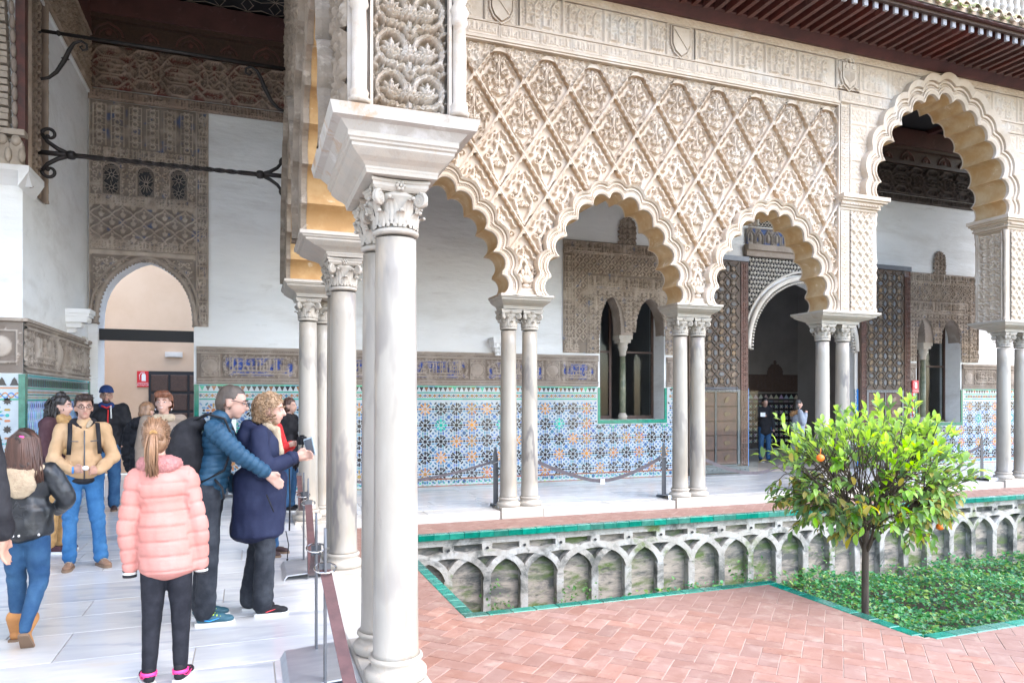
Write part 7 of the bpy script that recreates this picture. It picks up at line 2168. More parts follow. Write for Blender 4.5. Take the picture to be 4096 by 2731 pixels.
def joints(H, **ov):
    s = H / 1.70
    J = dict(s=s, pel=(0, 0, .93), ch=(0, 0, 1.24), nk=(0, .012, 1.42), hd=(0, -.012, 1.575), sha=(-.165, .01, 1.375), shb=(.165, .01, 1.375), ela=(-.215, .03, 1.10), elb=(.215, .03, 1.10), wra=(-.225, -.03, .86), wrb=(.225, -.03, .86),
             hpa=(-.085, 0, .90), hpb=(.085, 0, .90), kna=(-.095, -.015, .49), knb=(.095, -.015, .49), ana=(-.10, .015, .085), anb=(.10, .015, .085))
    J.update(ov)
    for k, v in J.items():
        if k != 's': J[k] = tuple(c * s for c in v)
    return J
def person(label, x, y, rz, J, head=(0, 0, 0), skin='skin', vox=.0095, hands='ab', handdir=None, curl=.5, female=False, fingers=True):
    t = tag(bpy.data.objects.new('person', None), label, 'person')
    s = J['s']; hy, hp, hr = head
    HM_ = Matrix.Translation(Vector(J['nk'])) @ Euler((R(hp), R(hr), R(hy)), 'XYZ').to_matrix().to_4x4() @ Matrix.Translation(-Vector(J['nk']))
    hc = Vector(J['hd']); rot = (HM_.to_3x3())
    h = lambda dx, dy, dz: tuple(HM_ @ (hc + Vector((dx, dy, dz)) * s))
    P = [('e', h(0, .012, .025), (.072 * s, .092 * s, .088 * s), rot), ('e', h(0, -.022, -.035), (.056 * s, .066 * s, .075 * s), rot), ('e', h(0, -.050, -.088), (.030 * s, .028 * s, .024 * s), rot),
         ('c', h(0, -.088, .008), .009 * s, h(0, -.104, -.028), .014 * s), ('e', h(-.072, .012, -.015), (.012 * s, .022 * s, .032 * s), rot), ('e', h(.072, .012, -.015), (.012 * s, .022 * s, .032 * s), rot),
         ('c', h(-.035, -.074, .022), .012 * s, h(.035, -.074, .022), .012 * s), ('e', h(0, -.080, -.058), (.024 * s, .013 * s, .010 * s), rot),
         ('c', J['nk'], .052 * s, h(0, .01, -.06), .050 * s), ('e', (J['ch'][0], J['ch'][1], 1.22 * s), (.125 * s, .07 * s, .18 * s)), ('e', J['pel'], (.11 * s, .07 * s, .12 * s)), ('c', J['pel'], .08 * s, J['ch'], .08 * s)]
    for q in 'ab':
        P += [('c', J['ch'][:2] + (J['sh' + q][2],), .06 * s, J['sh' + q], .048 * s), ('c', J['sh' + q], .045 * s, J['el' + q], .036 * s), ('c', J['el' + q], .036 * s, J['wr' + q], .024 * s),
              ('c', J['hp' + q], .075 * s, J['kn' + q], .05 * s), ('c', J['kn' + q], .048 * s, J['an' + q], .034 * s)]
        if q in hands:
            w = Vector(J['wr' + q]); d = (w - Vector(J['el' + q])).normalized()
            if handdir and q in handdir: d = Vector(handdir[q]).normalized()
            side = Vector((0, -1, 0)) if abs(d.z) > .7 else Vector((0, 0, 1)); side = (side - d * side.dot(d)).normalized(); nn = d.cross(side)
            sg = 1 if q == 'a' else -1
            pal = nn * sg
            P += [('c', w, .024 * s, w + d * .05 * s + side * .012 * s, .023 * s), ('c', w + d * .03 * s - side * .016 * s, .018 * s, w + d * .07 * s - side * .018 * s, .016 * s), ('c', w + d * .03 * s + side * .016 * s, .018 * s, w + d * .075 * s + side * .022 * s, .014 * s)]
            if fingers:
                for k in range(4):
                    o_ = (k - 1.5) * .0195 * s; L = (.062, .072, .068, .054)[k] * s
                    a0 = w + d * .075 * s - side * o_ * -1
                    m1 = a0 + (d * (1 - curl * .25) + pal * curl * .55).normalized() * L * .55; m2 = m1 + (d * (1 - curl) + pal * curl * 1.1).normalized() * L * .55
                    P += [('c', a0, .0098 * s, m1, .0092 * s), ('c', m1, .0092 * s, m2, .0078 * s)]
                b0 = w + d * .025 * s + side * .022 * s; b1 = b0 + (d * .7 + side * .7 + pal * .25).normalized() * .040 * s; P += [('c', b0, .013 * s, b1, .0105 * s), ('c', b1, .0105 * s, b1 + (d + pal * .3).normalized() * .028 * s, .009 * s)]
    me = remesh(P, vox, 5, 'body', None, skin)
    bpy.data.objects.remove(t); t = bpy.data.objects.new('person', me); COL.objects.link(t); tag(t, label, 'person'); t.location = (x, y, 0); t.rotation_euler = (0, 0, R(rz))
    me.materials.append(M_('lip'))
    inv = HM_.inverted(); mi = np.zeros(len(me.polygons), np.int32)
    for p in me.polygons:
        q = (inv @ p.center - hc) / s
        if abs(q.x) < .019 and -.064 < q.z < -.052 and q.y < -.066: mi[p.index] = 1
    me.polygons.foreach_set('material_index', mi)
    b = MB()
    for sx in (-1, 1):
        b.ball(h(sx * .031, -.079, .005), (.0115 * s, .007 * s, .0046 * s), 8, 6, 0, rot); b.ball(h(sx * .031, -.0845, .005), (.0066 * s, .004 * s, .0048 * s), 8, 6, 1, rot)
    b.build('eye', ['eye_white', 'eye_dark'], t)
    t_h = h
    return t, t_h, HM_, rot
def brows(t, h, s, m):
    b = MB()
    for sx in (-1, 1): b.tube([h(sx * .014, -.090, .026), h(sx * .032, -.088, .033), h(sx * .050, -.074, .025)], [.0045 * s, .0045 * s, .003 * s], 6)
    b.build('eyebrow', m, t)
def wear(t, name, prims, vox, material, disp=None, smooth=5, cut=None):
    o = bpy.data.objects.new(name, remesh(prims, vox, smooth, name, disp, material, cut)); COL.objects.link(o); o.parent = t; return o
def trousers(t, J, material, rw=(.098, .070, .055), vox=.012, name='trousers', flare=1.0, f=.006):
    s = J['s']; P = [('e', (J['pel'][0], J['pel'][1] + .008 * s, J['pel'][2] - .03 * s), (.138 * s, .102 * s, .12 * s))]
    for q in 'ab': P += [('c', J['hp' + q], rw[0] * s, J['kn' + q], rw[1] * s), ('c', J['kn' + q], rw[1] * s, J['an' + q], rw[2] * s * flare)]
    zl = min(J['ana'][2], J['anb'][2])
    def d(co):
        st = np.stack([co[:, 0] * .6, co[:, 1] * .6, co[:, 2] * 1.6 + .8 * co[:, 0] * np.sign(co[:, 1])], 1)
        near = np.exp(-((np.minimum(np.abs(co[:, 2] - J['kna'][2]), np.abs(co[:, 2] - zl - .06))) / .10) ** 2) + .5 * np.exp(-((co[:, 2] - J['pel'][2] + .1) / .08) ** 2)
        return f * nz(co, 13) + f * 1.1 * near * nz(st, 46, 5) + f * .5 * nz(st, 24, 8)
    return wear(t, name, P, vox, material, d)
def jacket(t, J, material, hem=.80, disp=None, r_sl=(.066, .056, .045), girth=1.0, vox=.011, name='jacket', hemr=(.165, .125), neck=True):
    s = J['s']; c = J['ch']; k = girth
    lean = lambda z: (J['pel'][0] + (c[0] - J['pel'][0]) * (z - .93) / .31, J['pel'][1] + (c[1] - J['pel'][1]) * (z - .93) / .31) if z > .5 else (J['pel'][0], J['pel'][1])
    L = lambda z: (lean(z)[0], lean(z)[1], z * s)
    P = [('e', (c[0], c[1], 1.25 * s), (.172 * s * k, .122 * s * k, .165 * s)), ('e', L(1.08), (.158 * s * k, .120 * s * k, .16 * s)), ('c', J['sha'], .066 * s * k, J['shb'], .066 * s * k)]
    z = hem + .06
    while z < 1.06: P.append(('e', L(z), (hemr[0] * s * k, hemr[1] * s * k, .10 * s))); z += .03
    P += [('e', L(hem + .035), (hemr[0] * 1.0 * s * k, hemr[1] * 1.0 * s * k, .04 * s))]
    if neck: P.append(('c', (J['nk'][0], J['nk'][1], J['nk'][2] - .06 * s), .075 * s, (J['nk'][0], J['nk'][1], J['nk'][2] + .005 * s), .064 * s))
    for q in 'ab': P += [('c', J['sh' + q], r_sl[0] * s * k, J['el' + q], r_sl[1] * s * k), ('c', J['el' + q], r_sl[1] * s * k, tuple(Vector(J['wr' + q]).lerp(Vector(J['el' + q]), .06)), r_sl[2] * s * k)]
    return wear(t, name, P, vox, material, disp)
def shoe(t, J, q, m_up, m_sole, s, toe=(0, -1), lace=None, swoosh=None, pitch=0, boot=False):
    a = Vector(J['an' + q]); d = Vector((toe[0], toe[1], 0)).normalized(); sd = Vector((-d.y, d.x, 0))
    g = Matrix.Translation(Vector((a.x, a.y, a.z - .085 * s))) @ Matrix(((d.x, sd.x, 0, 0), (d.y, sd.y, 0, 0), (0, 0, 1, 0), (0, 0, 0, 1))) @ Matrix.Rotation(R(pitch), 4, 'Y')
    w = lambda u, v, z: tuple(g @ Vector((u * s, v * s, z * s)))
    r3 = g.to_3x3()
    P = [('e', w(.0, 0, .045), (.045 * s, .036 * s, .045 * s), r3), ('c', w(-.02, 0, .045), .036 * s, w(.10, 0, .038), .036 * s), ('e', w(.13, 0, .032), (.052 * s, .040 * s, .028 * s), r3), ('c', w(-.01, 0, .06), .036 * s, w(-.01, 0, .10 + .08 * boot), (.040 + .024 * boot) * s)]
    inv = g.inverted()
    o = wear(t, 'shoe', P, .0075 * max(.8, s), m_up, None, 3)
    b = MB(); out = [(-.062, -.02), (-.055, -.034), (0, -.036), (.08, -.043), (.14, -.042), (.18, -.022), (.187, 0), (.18, .022), (.14, .042), (.08, .043), (0, .036), (-.055, .034), (-.062, .02)]
    b.prism(out, .0, .022, lambda u, v, z: w(u, v, z)); b.build('sole', m_sole, o)
    if lace:
        b = MB()
        for k in range(4): b.tube([w(.03 + k * .022, -.028, .075 - k * .006), w(.035 + k * .022, 0, .085 - k * .007), w(.04 + k * .022, .028, .074 - k * .006)], .004 * s, 5)
        b.build('lace', lace, o)
    if swoosh:
        for v in (-1, 1):
            b = MB(); b.tube([w(.09, v * .041, .05), (w(.03, v * .039, .034)), w(-.01, v * .037, .045), w(-.04, v * .036, .062)], [.003 * s, .009 * s, .007 * s, .003 * s], 6, flat=.4); b.build('stripe', swoosh, o)
    return o
def strands(t, name, m, gen, n, rad, seed, seg=5, parent=None):
    rg = random.Random(seed); b = MB()
    for i in range(n):
        P = gen(rg, i / n)
        k = len(P); b.tube(P, [rad * (.7 + .6 * rg.random()) * (1 - .55 * (j / (k - 1)) ** 2) for j in range(k)], seg)
    return b.build(name, m, parent or t)
def hair_cap(t, h, rot, s, m, extra=(), face=(-.045, .045), fluff=.006, top=1.0, back=-.10, vox=.009, name='hair'):
    """skull cap kept off the face; face=(y,z): hair ends in front of y below z"""
    P = [('e', h(0, .020, .030), (.084 * s * top, .100 * s, .098 * s * top), rot), ('e', h(0, .045, -.02), (.078 * s, .075 * s, .085 * s), rot)] + [tuple([p[0]] + list(p[1:])) for p in extra]
    hc = Vector(h(0, 0, 0)); inv = rot.inverted()
    def cut(co):
        q = inv @ (co - hc) / s
        return (q.y < face[0] + max(0, q.z) * -.25 and q.z < face[1]) or (q.z < back and q.y < .02) or (abs(q.x) > .06 and -.05 < q.z < .012 and q.y < .035)
    def d(co): return fluff * nz(co, 70) + fluff * .6 * nz(co, 130, 2)
    return wear(t, name, P, vox * max(.8, s), m, d, 3, cut)
def glasses(t, h, s):
    b = MB()
    for sx in (-1, 1):
        b.tube([h(sx * (.033 + .024 * math.cos(a)), -.104, .004 + .016 * math.sin(a)) for a in np.linspace(0, 6.283, 13)], .0022 * s, 5); b.tube([h(sx * .057, -.102, .008), h(sx * .074, -.03, .012), h(sx * .076, .02, .006)], .0022 * s, 5)
    b.tube([h(-.009, -.104, .008), h(.009, -.104, .008)], .002 * s, 5); b.build('glasses', 'glasses_black', t)

# 1 girl in the pink quilted jacket, seen from behind
J = joints(1.47, nk=(.045, .012, 1.42), hd=(.06, -.012, 1.575), ch=(.03, 0, 1.24), sha=(-.125, .01, 1.335), shb=(.175, .01, 1.335), ela=(-.195, .02, 1.02), elb=(.225, .02, 1.02), wra=(-.205, -.02, .72), wrb=(.215, -.02, .73), hpa=(-.075, 0, .90), hpb=(.075, 0, .90), kna=(-.085, 0, .49), knb=(.08, .0, .49), ana=(-.085, .015, .085), anb=(.10, .01, .085))
t, h, Hm, rot = person('girl in a pink quilted jacket with a ponytail, seen from behind', -.435, 4.40, 178, J, (0, 0, 0), 'skin_fair', .011, '')
s = J['s']
trousers(t, J, 'leggings_black', (.088, .066, .046), .011, 'leggings', .95, .002)
jacket(t, J, 'jacket_pink', .70, puff(J, .080, .0075), (.066, .060, .050), 1.0, .0085, 'quilted_jacket', (.178, .142))
wear(t, 'knitted_snood', [('c', (-.03 * s, .02 * s, 1.405 * s), .060 * s, (.115 * s, .02 * s, 1.405 * s), .060 * s), ('c', (-.045 * s, -.05 * s, 1.40 * s), .05 * s, (.095 * s, -.05 * s, 1.40 * s), .05 * s), ('e', (.025 * s, .055 * s, 1.405 * s), (.115 * s, .055 * s, .058 * s))], .011, 'knit_pink', lambda co: .006 * np.sin(co[:, 2] * 210 + 2 * nz(co, 12)) * np.sin(np.arctan2(co[:, 1], co[:, 0]) * 22))
for q in 'ab':
    w = Vector(J['wr' + q]); b = MB()
    for k in range(3): b.lathe([(.036, 0), (.037, .006), (.036, .012)], 14, tuple(w + Vector((0, 0, -.035 + .016 * k))), k % 2)
    b.build('striped_cuff', ['cloth_black', 'sole_white'], t)
hair_cap(t, h, rot, s, 'hair_light', (), (-.03, .06), .003, 1.02, -.12)
def pony(rg, f):
    a = rg.uniform(0, 6.28); r_ = rg.uniform(0, 1) ** .5 * .026
    o = Vector((r_ * math.cos(a), r_ * math.sin(a), 0))
    P = [Vector(h(0, .108, .035)) + o * .5, Vector(h(0, .150, .02)) + o, Vector(h(.005, .158, -.06)) + o * 1.4, Vector(h(.008, .148, -.13)) + o * 1.4, Vector(h(.005 + rg.uniform(-.02, .02), .14, -.19 - rg.uniform(0, .05))) + o * .9]
    return P
strands(t, 'ponytail', 'hair_light', pony, 90, .0065 * s, 3)
def comb(rg, f):
    a = rg.uniform(-2.2, 2.2); z = rg.uniform(-.085, .115); 
    rr = math.sqrt(max(.05, 1 - (z / .13) ** 2)); p0 = h(.086 * rr * math.sin(a), .02 - .098 * rr * math.cos(a) * -1 * (.2 if abs(a) > 1.6 else -.2) if False else .02 + .102 * rr * math.cos(a), z + .025)
    return [p0, h(.05 * math.sin(a) * rr, .105 + .01 * math.cos(a), .03 + z * .4), h(0, .118, .035)]
strands(t, 'combed_hair', 'hair_light', comb, 130, .0045 * s, 5)
b = MB(); b.lathe([(.017, -.008), (.021, 0), (.017, .008)], 12, (0, 0, 0), 0, Matrix.Translation(Vector(h(0, .122, .034))) @ Matrix.Rotation(R(75), 4, 'X')); b.build('hair_band', 'scarf_ochre', t)
for q, tx in (('a', -.25), ('b', .35)): shoe(t, J, q, 'trainer_black', 'sole_white', s * .97, (tx, -1), 'neon_pink', 'neon_pink')
for q in 'ab':
    b = MB(); a = J['an' + q]; b.lathe([(.043, 0), (.043, .02)], 12, (a[0], a[1], a[2] - .02)); b.build('shoe_collar', 'neon_pink', t)

# 2 man in the blue puffer jacket with a backpack
J = joints(1.72, nk=(0, -.03, 1.42), hd=(0, -.075, 1.555), ch=(0, -.01, 1.24), sha=(-.18, .01, 1.36), shb=(.18, -.02, 1.36), ela=(-.22, -.155, 1.185), wra=(-.16, -.335, 1.04), elb=(.21, .03, 1.10), wrb=(.21, -.10, .88), pel=(0, .05, .93), hpa=(-.085, .06, .90), hpb=(.085, .06, .90), kna=(-.10, .05, .49), knb=(.08, .08, .49), ana=(-.10, .07, .085), anb=(.09, .12, .085))
t, h, Hm, rot = person('man in a blue quilted jacket and glasses with a black backpack, reaching downwards', -.215, 5.52, 86, J, (-6, 14, 0), 'skin_fair', .0085, 'a', {'a': (.05, -.75, -.65)}, .35)
s = J['s']
trousers(t, J, 'jeans_black', (.100, .074, .062), .012, 'jeans', 1.12)
jacket(t, J, 'puffer_blue', .86, puff(J, .044, .0065), (.070, .062, .050), 1.0, .0085, 'quilted_jacket', (.160, .118))
wear(t, 'collar', [('c', (-.03 * s, -.02 * s, 1.42 * s), .07 * s, (.03 * s, -.02 * s, 1.42 * s), .07 * s)], .011, 'puffer_blue')
hair_cap(t, h, rot, s, 'hair_grey', (), (-.020, .066), .003, .905, -.06)
brows(t, h, s, 'hair_grey'); glasses(t, h, s)
bp = thing('backpack', 'black backpack on the back of the man in the blue jacket', 'backpack', (-.215, 5.52, 0), R(86))
wear(bp, 'bag', [('e', (-.05, .20 * s, 1.17 * s), (.165 * s, .125 * s, .25 * s)), ('e', (-.05, .235 * s, 1.06 * s), (.155 * s, .13 * s, .17 * s)), ('e', (-.03, .15 * s, 1.38 * s), (.12 * s, .08 * s, .06 * s))], .012, 'cloth_black', folds(.006, 16))
b = MB()
for sx in (-1, 1):
    b.tube([(sx * .11, .15, 1.42), (sx * .125, .06, 1.475), (sx * .125, -.06, 1.44), (sx * .13, -.125, 1.28), (sx * .15, -.06, 1.08), (sx * .13, .13, .98)], .024, 6, flat=.35)
b.tube([(-.155, .0, 1.02), (-.165, -.05, .96), (-.162, -.06, .88)], .018, 6, flat=.4)
b.build('shoulder_strap', 'cloth_black', bp)
b = MB(); b.tube([(-.155, .20, 1.30), (-.13, .265, 1.36), (0, .285, 1.38), (.13, .265, 1.36), (.155, .2, 1.3)], .006, 5); b.tube([(-.13, .30, 1.0), (0, .33, 1.01), (.13, .30, 1.0)], .006, 5); b.build('zip', 'steel_dark', bp)
shoe(t, J, 'a', 'trainer_teal', 'sole_white', s * 1.05, (.05, -1), 'neon_yellow', 'swoosh_blue'); shoe(t, J, 'b', 'trainer_teal', 'sole_white', s * 1.05, (.1, -1), 'neon_yellow', 'swoosh_blue')

# 3 woman in the navy parka, holding up a phone
J = joints(1.64, nk=(0, -.02, 1.42), hd=(0, -.055, 1.56), sha=(-.17, .0, 1.37), shb=(.17, -.02, 1.37), ela=(-.235, -.02, 1.10), wra=(-.13, -.245, 1.20), elb=(.22, -.06, 1.10), wrb=(.10, -.24, 1.17), pel=(0, .02, .93), kna=(-.095, -.03, .49), knb=(.09, .03, .49), ana=(-.09, -.01, .085), anb=(.09, .10, .085))
t, h, Hm, rot = person('woman with curly fair hair in a long navy parka holding up a phone', .09, 5.60, 84, J, (-10, 6, 0), 'skin_fair', .0085, 'ab', {'a': (.1, -1, .12), 'b': (-.1, -1, .15)}, .6)
s = J['s']
trousers(t, J, 'jeans_black', (.092, .080, .072), .012, 'trousers', 1.1)
jacket(t, J, 'parka_navy', .58, folds(.009, 12, 2), (.072, .064, .046), 1.08, .011, 'parka', (.215, .185))
wear(t, 'hood', [('e', (0, .115 * s, 1.33 * s), (.145 * s, .085 * s, .115 * s)), ('c', (-.12 * s, .03 * s, 1.40 * s), .04 * s, (-.05 * s, .11 * s, 1.43 * s), .05 * s), ('c', (.12 * s, .03 * s, 1.40 * s), .04 * s, (.05 * s, .11 * s, 1.43 * s), .05 * s)], .011, 'parka_navy', folds(.007, 16, 4))
wear(t, 'scarf', [('c', (-.05 * s, -.04 * s, 1.43 * s), .045 * s, (.05 * s, -.04 * s, 1.43 * s), .045 * s), ('c', (-.02 * s, -.10 * s, 1.40 * s), .035 * s, (-.02 * s, -.135 * s, 1.22 * s), .03 * s)], .011, 'fleece_cream', folds(.004, 30))
hair_cap(t, h, rot, s, 'hair_curly', (('e', h(0, .03, .01), (.098 * s, .112 * s, .112 * s), rot), ('e', h(0, .07, -.06), (.085 * s, .07 * s, .07 * s), rot)), (-.055, .055), .010, 1.1, -.13)
def curl_(rg, f):
    th = rg.uniform(0, 6.28); u = rg.uniform(-.9, 1); rr = math.sqrt(1 - u * u)
    c = Vector((.10 * rr * math.cos(th), .025 + .11 * rr * math.sin(th), .015 + .115 * u))
    if c.y < -.045 and c.z < .07: c.y = .05; c.z -= .04
    d = Vector((c.x, c.y - .02, c.z)).normalized(); P = []; a0 = rg.uniform(0, 6); r_ = rg.uniform(.009, .015)
    e1 = d.orthogonal().normalized(); e2 = d.cross(e1)
    for k in range(11): a = a0 + k * .8; P.append(h(*(c + d * .012 + e1 * r_ * math.cos(a) + e2 * r_ * math.sin(a) + Vector((0, 0, -.0035 * k)))))
    return P
strands(t, 'curls', 'hair_curly', curl_, 240, .0042 * s, 7)
brows(t, h, s, 'hair_curly')
for q, pz in (('a', 0), ('b', 0)): shoe(t, J, q, 'trainer_black', 'sole_white', s * 1.02, (.05, -1), None, 'swoosh_red')
b = MB(); b.tube([(-.05, -.17, .60), (-.06, -.19, .50), (-.055, -.18, .40)], .004, 5); b.ball((-.055, -.18, .39), .009, 6, 4); b.build('drawcord', 'cloth_black', t)
b = MB(); b.tube([(-.232 * s, -.05 * s, .93 * s), (-.226 * s, -.10 * s, .80 * s)], .005, 5); b.tube([(-.02, -.20 * s, 1.10 * s), (-.02, -.205 * s, .85 * s), (-.02, -.20 * s, .62 * s)], .006, 5); b.build('pocket_seam', 'cloth_black', t)
b = MB(); w = Vector(J['wra']); d = (w - Vector(J['ela'])).normalized(); b.lathe([(.050, -.02), (.054, 0), (.050, .02)], 14, (0, 0, 0), 0, Matrix.Translation(w - d * .03) @ d.to_track_quat('Z', 'Y').to_matrix().to_4x4()); b.build('cuff', 'parka_navy', t)
ph = thing('mobile_phone', 'silver mobile phone held up by the woman in the navy parka', 'phone', (.09, 5.60, 0), R(84))
wv = Vector(J['wra']); pc = wv + Vector((.035, -.105, .065)); Mp = Matrix.Translation(pc) @ Euler((R(8), R(18), R(62)), 'XYZ').to_matrix().to_4x4()
b = MB(); b.bbox(-.036, -.004, -.07, .036, .004, .07, .003, 0, Mp); b.build('case', 'phone_silver', ph); b = MB(); b.box(-.031, -.0052, -.058, .031, -.004, .058, 0, Mp); b.box(-.031, .0075, -.058, .031, .0085, .058, 0, Mp); b.build('screen', 'screen', ph)

# 4 boy in the tan jacket
J = joints(1.62, sha=(-.18, .01, 1.36), shb=(.18, .01, 1.36), ela=(-.255, -.02, 1.07), elb=(.255, -.02, 1.07), wra=(-.10, -.20, .98), wrb=(.11, -.205, .955), kna=(-.11, -.02, .49), knb=(.115, -.02, .49), ana=(-.115, .0, .085), anb=(.15, .0, .085))
t, h, Hm, rot = person('boy in a tan jacket and blue jeans with hands clasped, facing the camera', -1.46, 7.66, 14, J, (4, 2, 0), 'skin', .0085, 'ab', {'a': (.75, -.5, .05), 'b': (-.75, -.5, .1)}, .8)
s = J['s']
trousers(t, J, 'jeans_blue', (.092, .068, .054), .011, 'jeans', 1.1, .009)
jacket(t, J, 'jacket_tan', .875, folds(.010, 13, 1), (.070, .062, .050), .97, .0095, 'jacket', (.165, .125))
wear(t, 'hooded_top', [('e', (0, 0, .865 * s), (.158 * s, .115 * s, .055 * s)), ('c', (0, .06 * s, .88 * s), .03 * s, (0, .07 * s, 1.42 * s), .03 * s), ('c', (-.075 * s, .0, 1.40 * s), .036 * s, (-.02 * s, -.09 * s, 1.375 * s), .010 * s), ('c', (.075 * s, .0, 1.40 * s), .036 * s, (.02 * s, -.09 * s, 1.375 * s), .010 * s), ('c', (-.07 * s, .05 * s, 1.42 * s), .05 * s, (.07 * s, .05 * s, 1.42 * s), .05 * s)], .010, 'cloth_black', folds(.004, 18))
wear(t, 'hood_lining', [('c', (.055 * s, -.02 * s, 1.425 * s), .026 * s, (.03 * s, -.085 * s, 1.385 * s), .018 * s)], .008, 'fleece_cream')
b = MB(); b.tube([(0, -.128 * s, 1.35 * s), (0, -.138 * s, 1.2 * s), (0, -.132 * s, 1.05 * s), (0, -.13 * s, .88 * s)], .006, 6); b.build('zip', 'steel_dark', t)
for sx in (-1, 1):
    b = MB(); b.tube([(sx * .11 * s, .06, 1.42 * s), (sx * .115 * s, -.06, 1.415 * s), (sx * .12 * s, -.132 * s, 1.30 * s), (sx * .13 * s, -.128 * s, 1.12 * s)], .021, 6, flat=.3); b.build('backpack_strap', 'cloth_black', t)
b = MB()
for sx in (-1, 1): b.tube([(sx * .05 * s, -.139 * s, 1.245 * s), (sx * .115 * s, -.132 * s, 1.25 * s)], .005, 5)
b.build('pocket_zip', 'steel_dark', t)
hair_cap(t, h, rot, s, 'hair_dark_brown', (('e', h(0, -.005, .085), (.078 * s, .085 * s, .048 * s), rot),), (-.02, .062), .006, 1.04, -.05)
strands(t, 'fringe', 'hair_dark_brown', lambda rg, f: [h(rg.uniform(-.06, .06), rg.uniform(-.02, .05), .115), h((x_ := rg.uniform(-.07, .07)), rg.uniform(-.09, -.06), rg.uniform(.10, .13)), h(x_ + rg.uniform(-.02, .02), -.095, rg.uniform(.065, .10))], 70, .006 * s, 3)
brows(t, h, s, 'hair_dark_brown'); glasses(t, h, s)
for q, tx in (('a', -.25), ('b', .35)): shoe(t, J, q, 'suede_brown', 'sole_brown', s * 1.0, (tx, -1), 'fleece_cream', None, 0, True)
b = MB(); w = Vector(J['wra']); b.lathe([(.034, -.008), (.036, 0), (.034, .008)], 12, (0, 0, 0), 0, Matrix.Translation(w) @ Vector((1, 0, 0)).to_track_quat('Z', 'Y').to_matrix().to_4x4()); b.build('wristband', 'paint_blue', t)
b = MB(); b.ball((.0, -.30 * s, 1.0 * s), (.028, .02, .022), 10, 7); o = b.build('crumpled_paper', 'paper', None); o.location = t.location; o.rotation_euler = t.rotation_euler; tag(o, 'small crumpled white tissue in the hands of the boy in the tan jacket', 'tissue')

# 5 woman with dark curls and a yellow scarf
J = joints(1.64, hd=(0, -.045, 1.56), nk=(0, -.015, 1.42), wra=(-.20, -.12, .95), wrb=(.2, -.12, .95))
t, h, Hm, rot = person('woman with dark curly hair, plum jacket and ochre scarf in profile', -1.87, 8.55, 74, J, (0, 4, 0), 'skin_fair', .0125, 'ab', None, .5, True, False)
s = J['s']; trousers(t, J, 'scarf_ochre', (.095, .07, .055), .014); jacket(t, J, 'cloth_plum', .80, folds(.008, 12, 5), girth=1.05, vox=.013)
wear(t, 'scarf', [('c', (-.05 * s, -.06 * s, 1.42 * s), .06 * s, (.05 * s, -.06 * s, 1.42 * s), .06 * s), ('c', (-.06 * s, -.12 * s, 1.38 * s), .045 * s, (-.07 * s, -.14 * s, 1.08 * s), .05 * s)], .012, 'scarf_ochre', folds(.008, 22))
wear(t, 'hood', [('e', (0, .10 * s, 1.36 * s), (.13 * s, .07 * s, .08 * s))], .013, 'cloth_plum', folds(.005, 18))
hair_cap(t, h, rot, s, 'hair_black', (('e', h(0, .06, -.03), (.10 * s, .09 * s, .12 * s), rot), ('e', h(0, .02, .115), (.05 * s, .05 * s, .04 * s), rot)), (-.05, .05), .010, 1.06, -.2)
strands(t, 'curls', 'hair_black', lambda rg, f: (lambda a, z0: [h(.09 * math.sin(a), .06 + .07 * math.cos(a), z0), h(.11 * math.sin(a) + rg.uniform(-.015, .015), .07 + .09 * math.cos(a), z0 - .05), h(.10 * math.sin(a) + rg.uniform(-.02, .02), .06 + .09 * math.cos(a), z0 - .10), h(.11 * math.sin(a), .07 + .10 * math.cos(a), z0 - .14)])(rg.uniform(-2.4, 2.4), rg.uniform(-.06, .08)), 130, .007 * s, 4)
brows(t, h, s, 'hair_black')
for q in 'ab': shoe(t, J, q, 'cloth_plum', 'sole_white', s)

# 6 man with the blue beanie
J = joints(1.76, sha=(-.19, .01, 1.38), shb=(.19, .01, 1.38), ela=(-.26, .03, 1.12), elb=(.265, .03, 1.10), wra=(-.22, -.06, .93), wrb=(.20, -.08, .90), ana=(-.10, .0, .085), anb=(.09, .02, .085))
t, h, Hm, rot = person('man in a blue knitted beanie and black jacket with a red zip', -1.90, 11.45, 10, J, (0, 0, 0), 'skin', .0115, 'ab', None, .6, False, False)
s = J['s']; trousers(t, J, 'jeans_dark', (.105, .08, .066), .013, 'jeans', 1.1); jacket(t, J, 'cloth_black', .82, folds(.008, 12, 7), (.078, .068, .054), 1.10, .012)
b = MB(); b.tube([(.02, -.145 * s, 1.38 * s), (.015, -.152 * s, 1.2 * s), (.02, -.145 * s, .86 * s)], .010, 6); b.tube([(-.06 * s, -.11 * s, 1.43 * s), (0, -.13 * s, 1.40 * s), (.06 * s, -.11 * s, 1.43 * s)], .012, 6); b.build('red_zip', 'cloth_red', t)
b = MB(); b.tube([(.05 * s, -.15 * s, 1.43 * s), (.055 * s, -.16 * s, 1.26 * s)], .010, 6); b.build('white_cord', 'sole_white', t)
wear(t, 'neck_warmer', [('c', (-.04 * s, -.02, 1.43 * s), .062 * s, (.04 * s, -.02, 1.43 * s), .062 * s)], .012, 'knit_navy')
wear(t, 'beanie', [('e', h(0, .012, .062), (.085 * s, .102 * s, .080 * s), rot), ('c', h(-.03, .0, .045), .062 * s, h(.03, .0, .045), .062 * s)], .010, 'knit_navy', lambda co: .002 * np.sin(np.arctan2(co[:, 1], co[:, 0]) * 60), 4, lambda co: (rot.inverted() @ (co - Vector(h(0, 0, 0)))).z < .028 * s)
wear(t, 'beard', [('e', h(0, -.045, -.085), (.050 * s, .045 * s, .035 * s), rot), ('c', h(-.03, -.082, -.046), .008 * s, h(.03, -.082, -.046), .008 * s)], .009, 'hair_brown', None, 2)
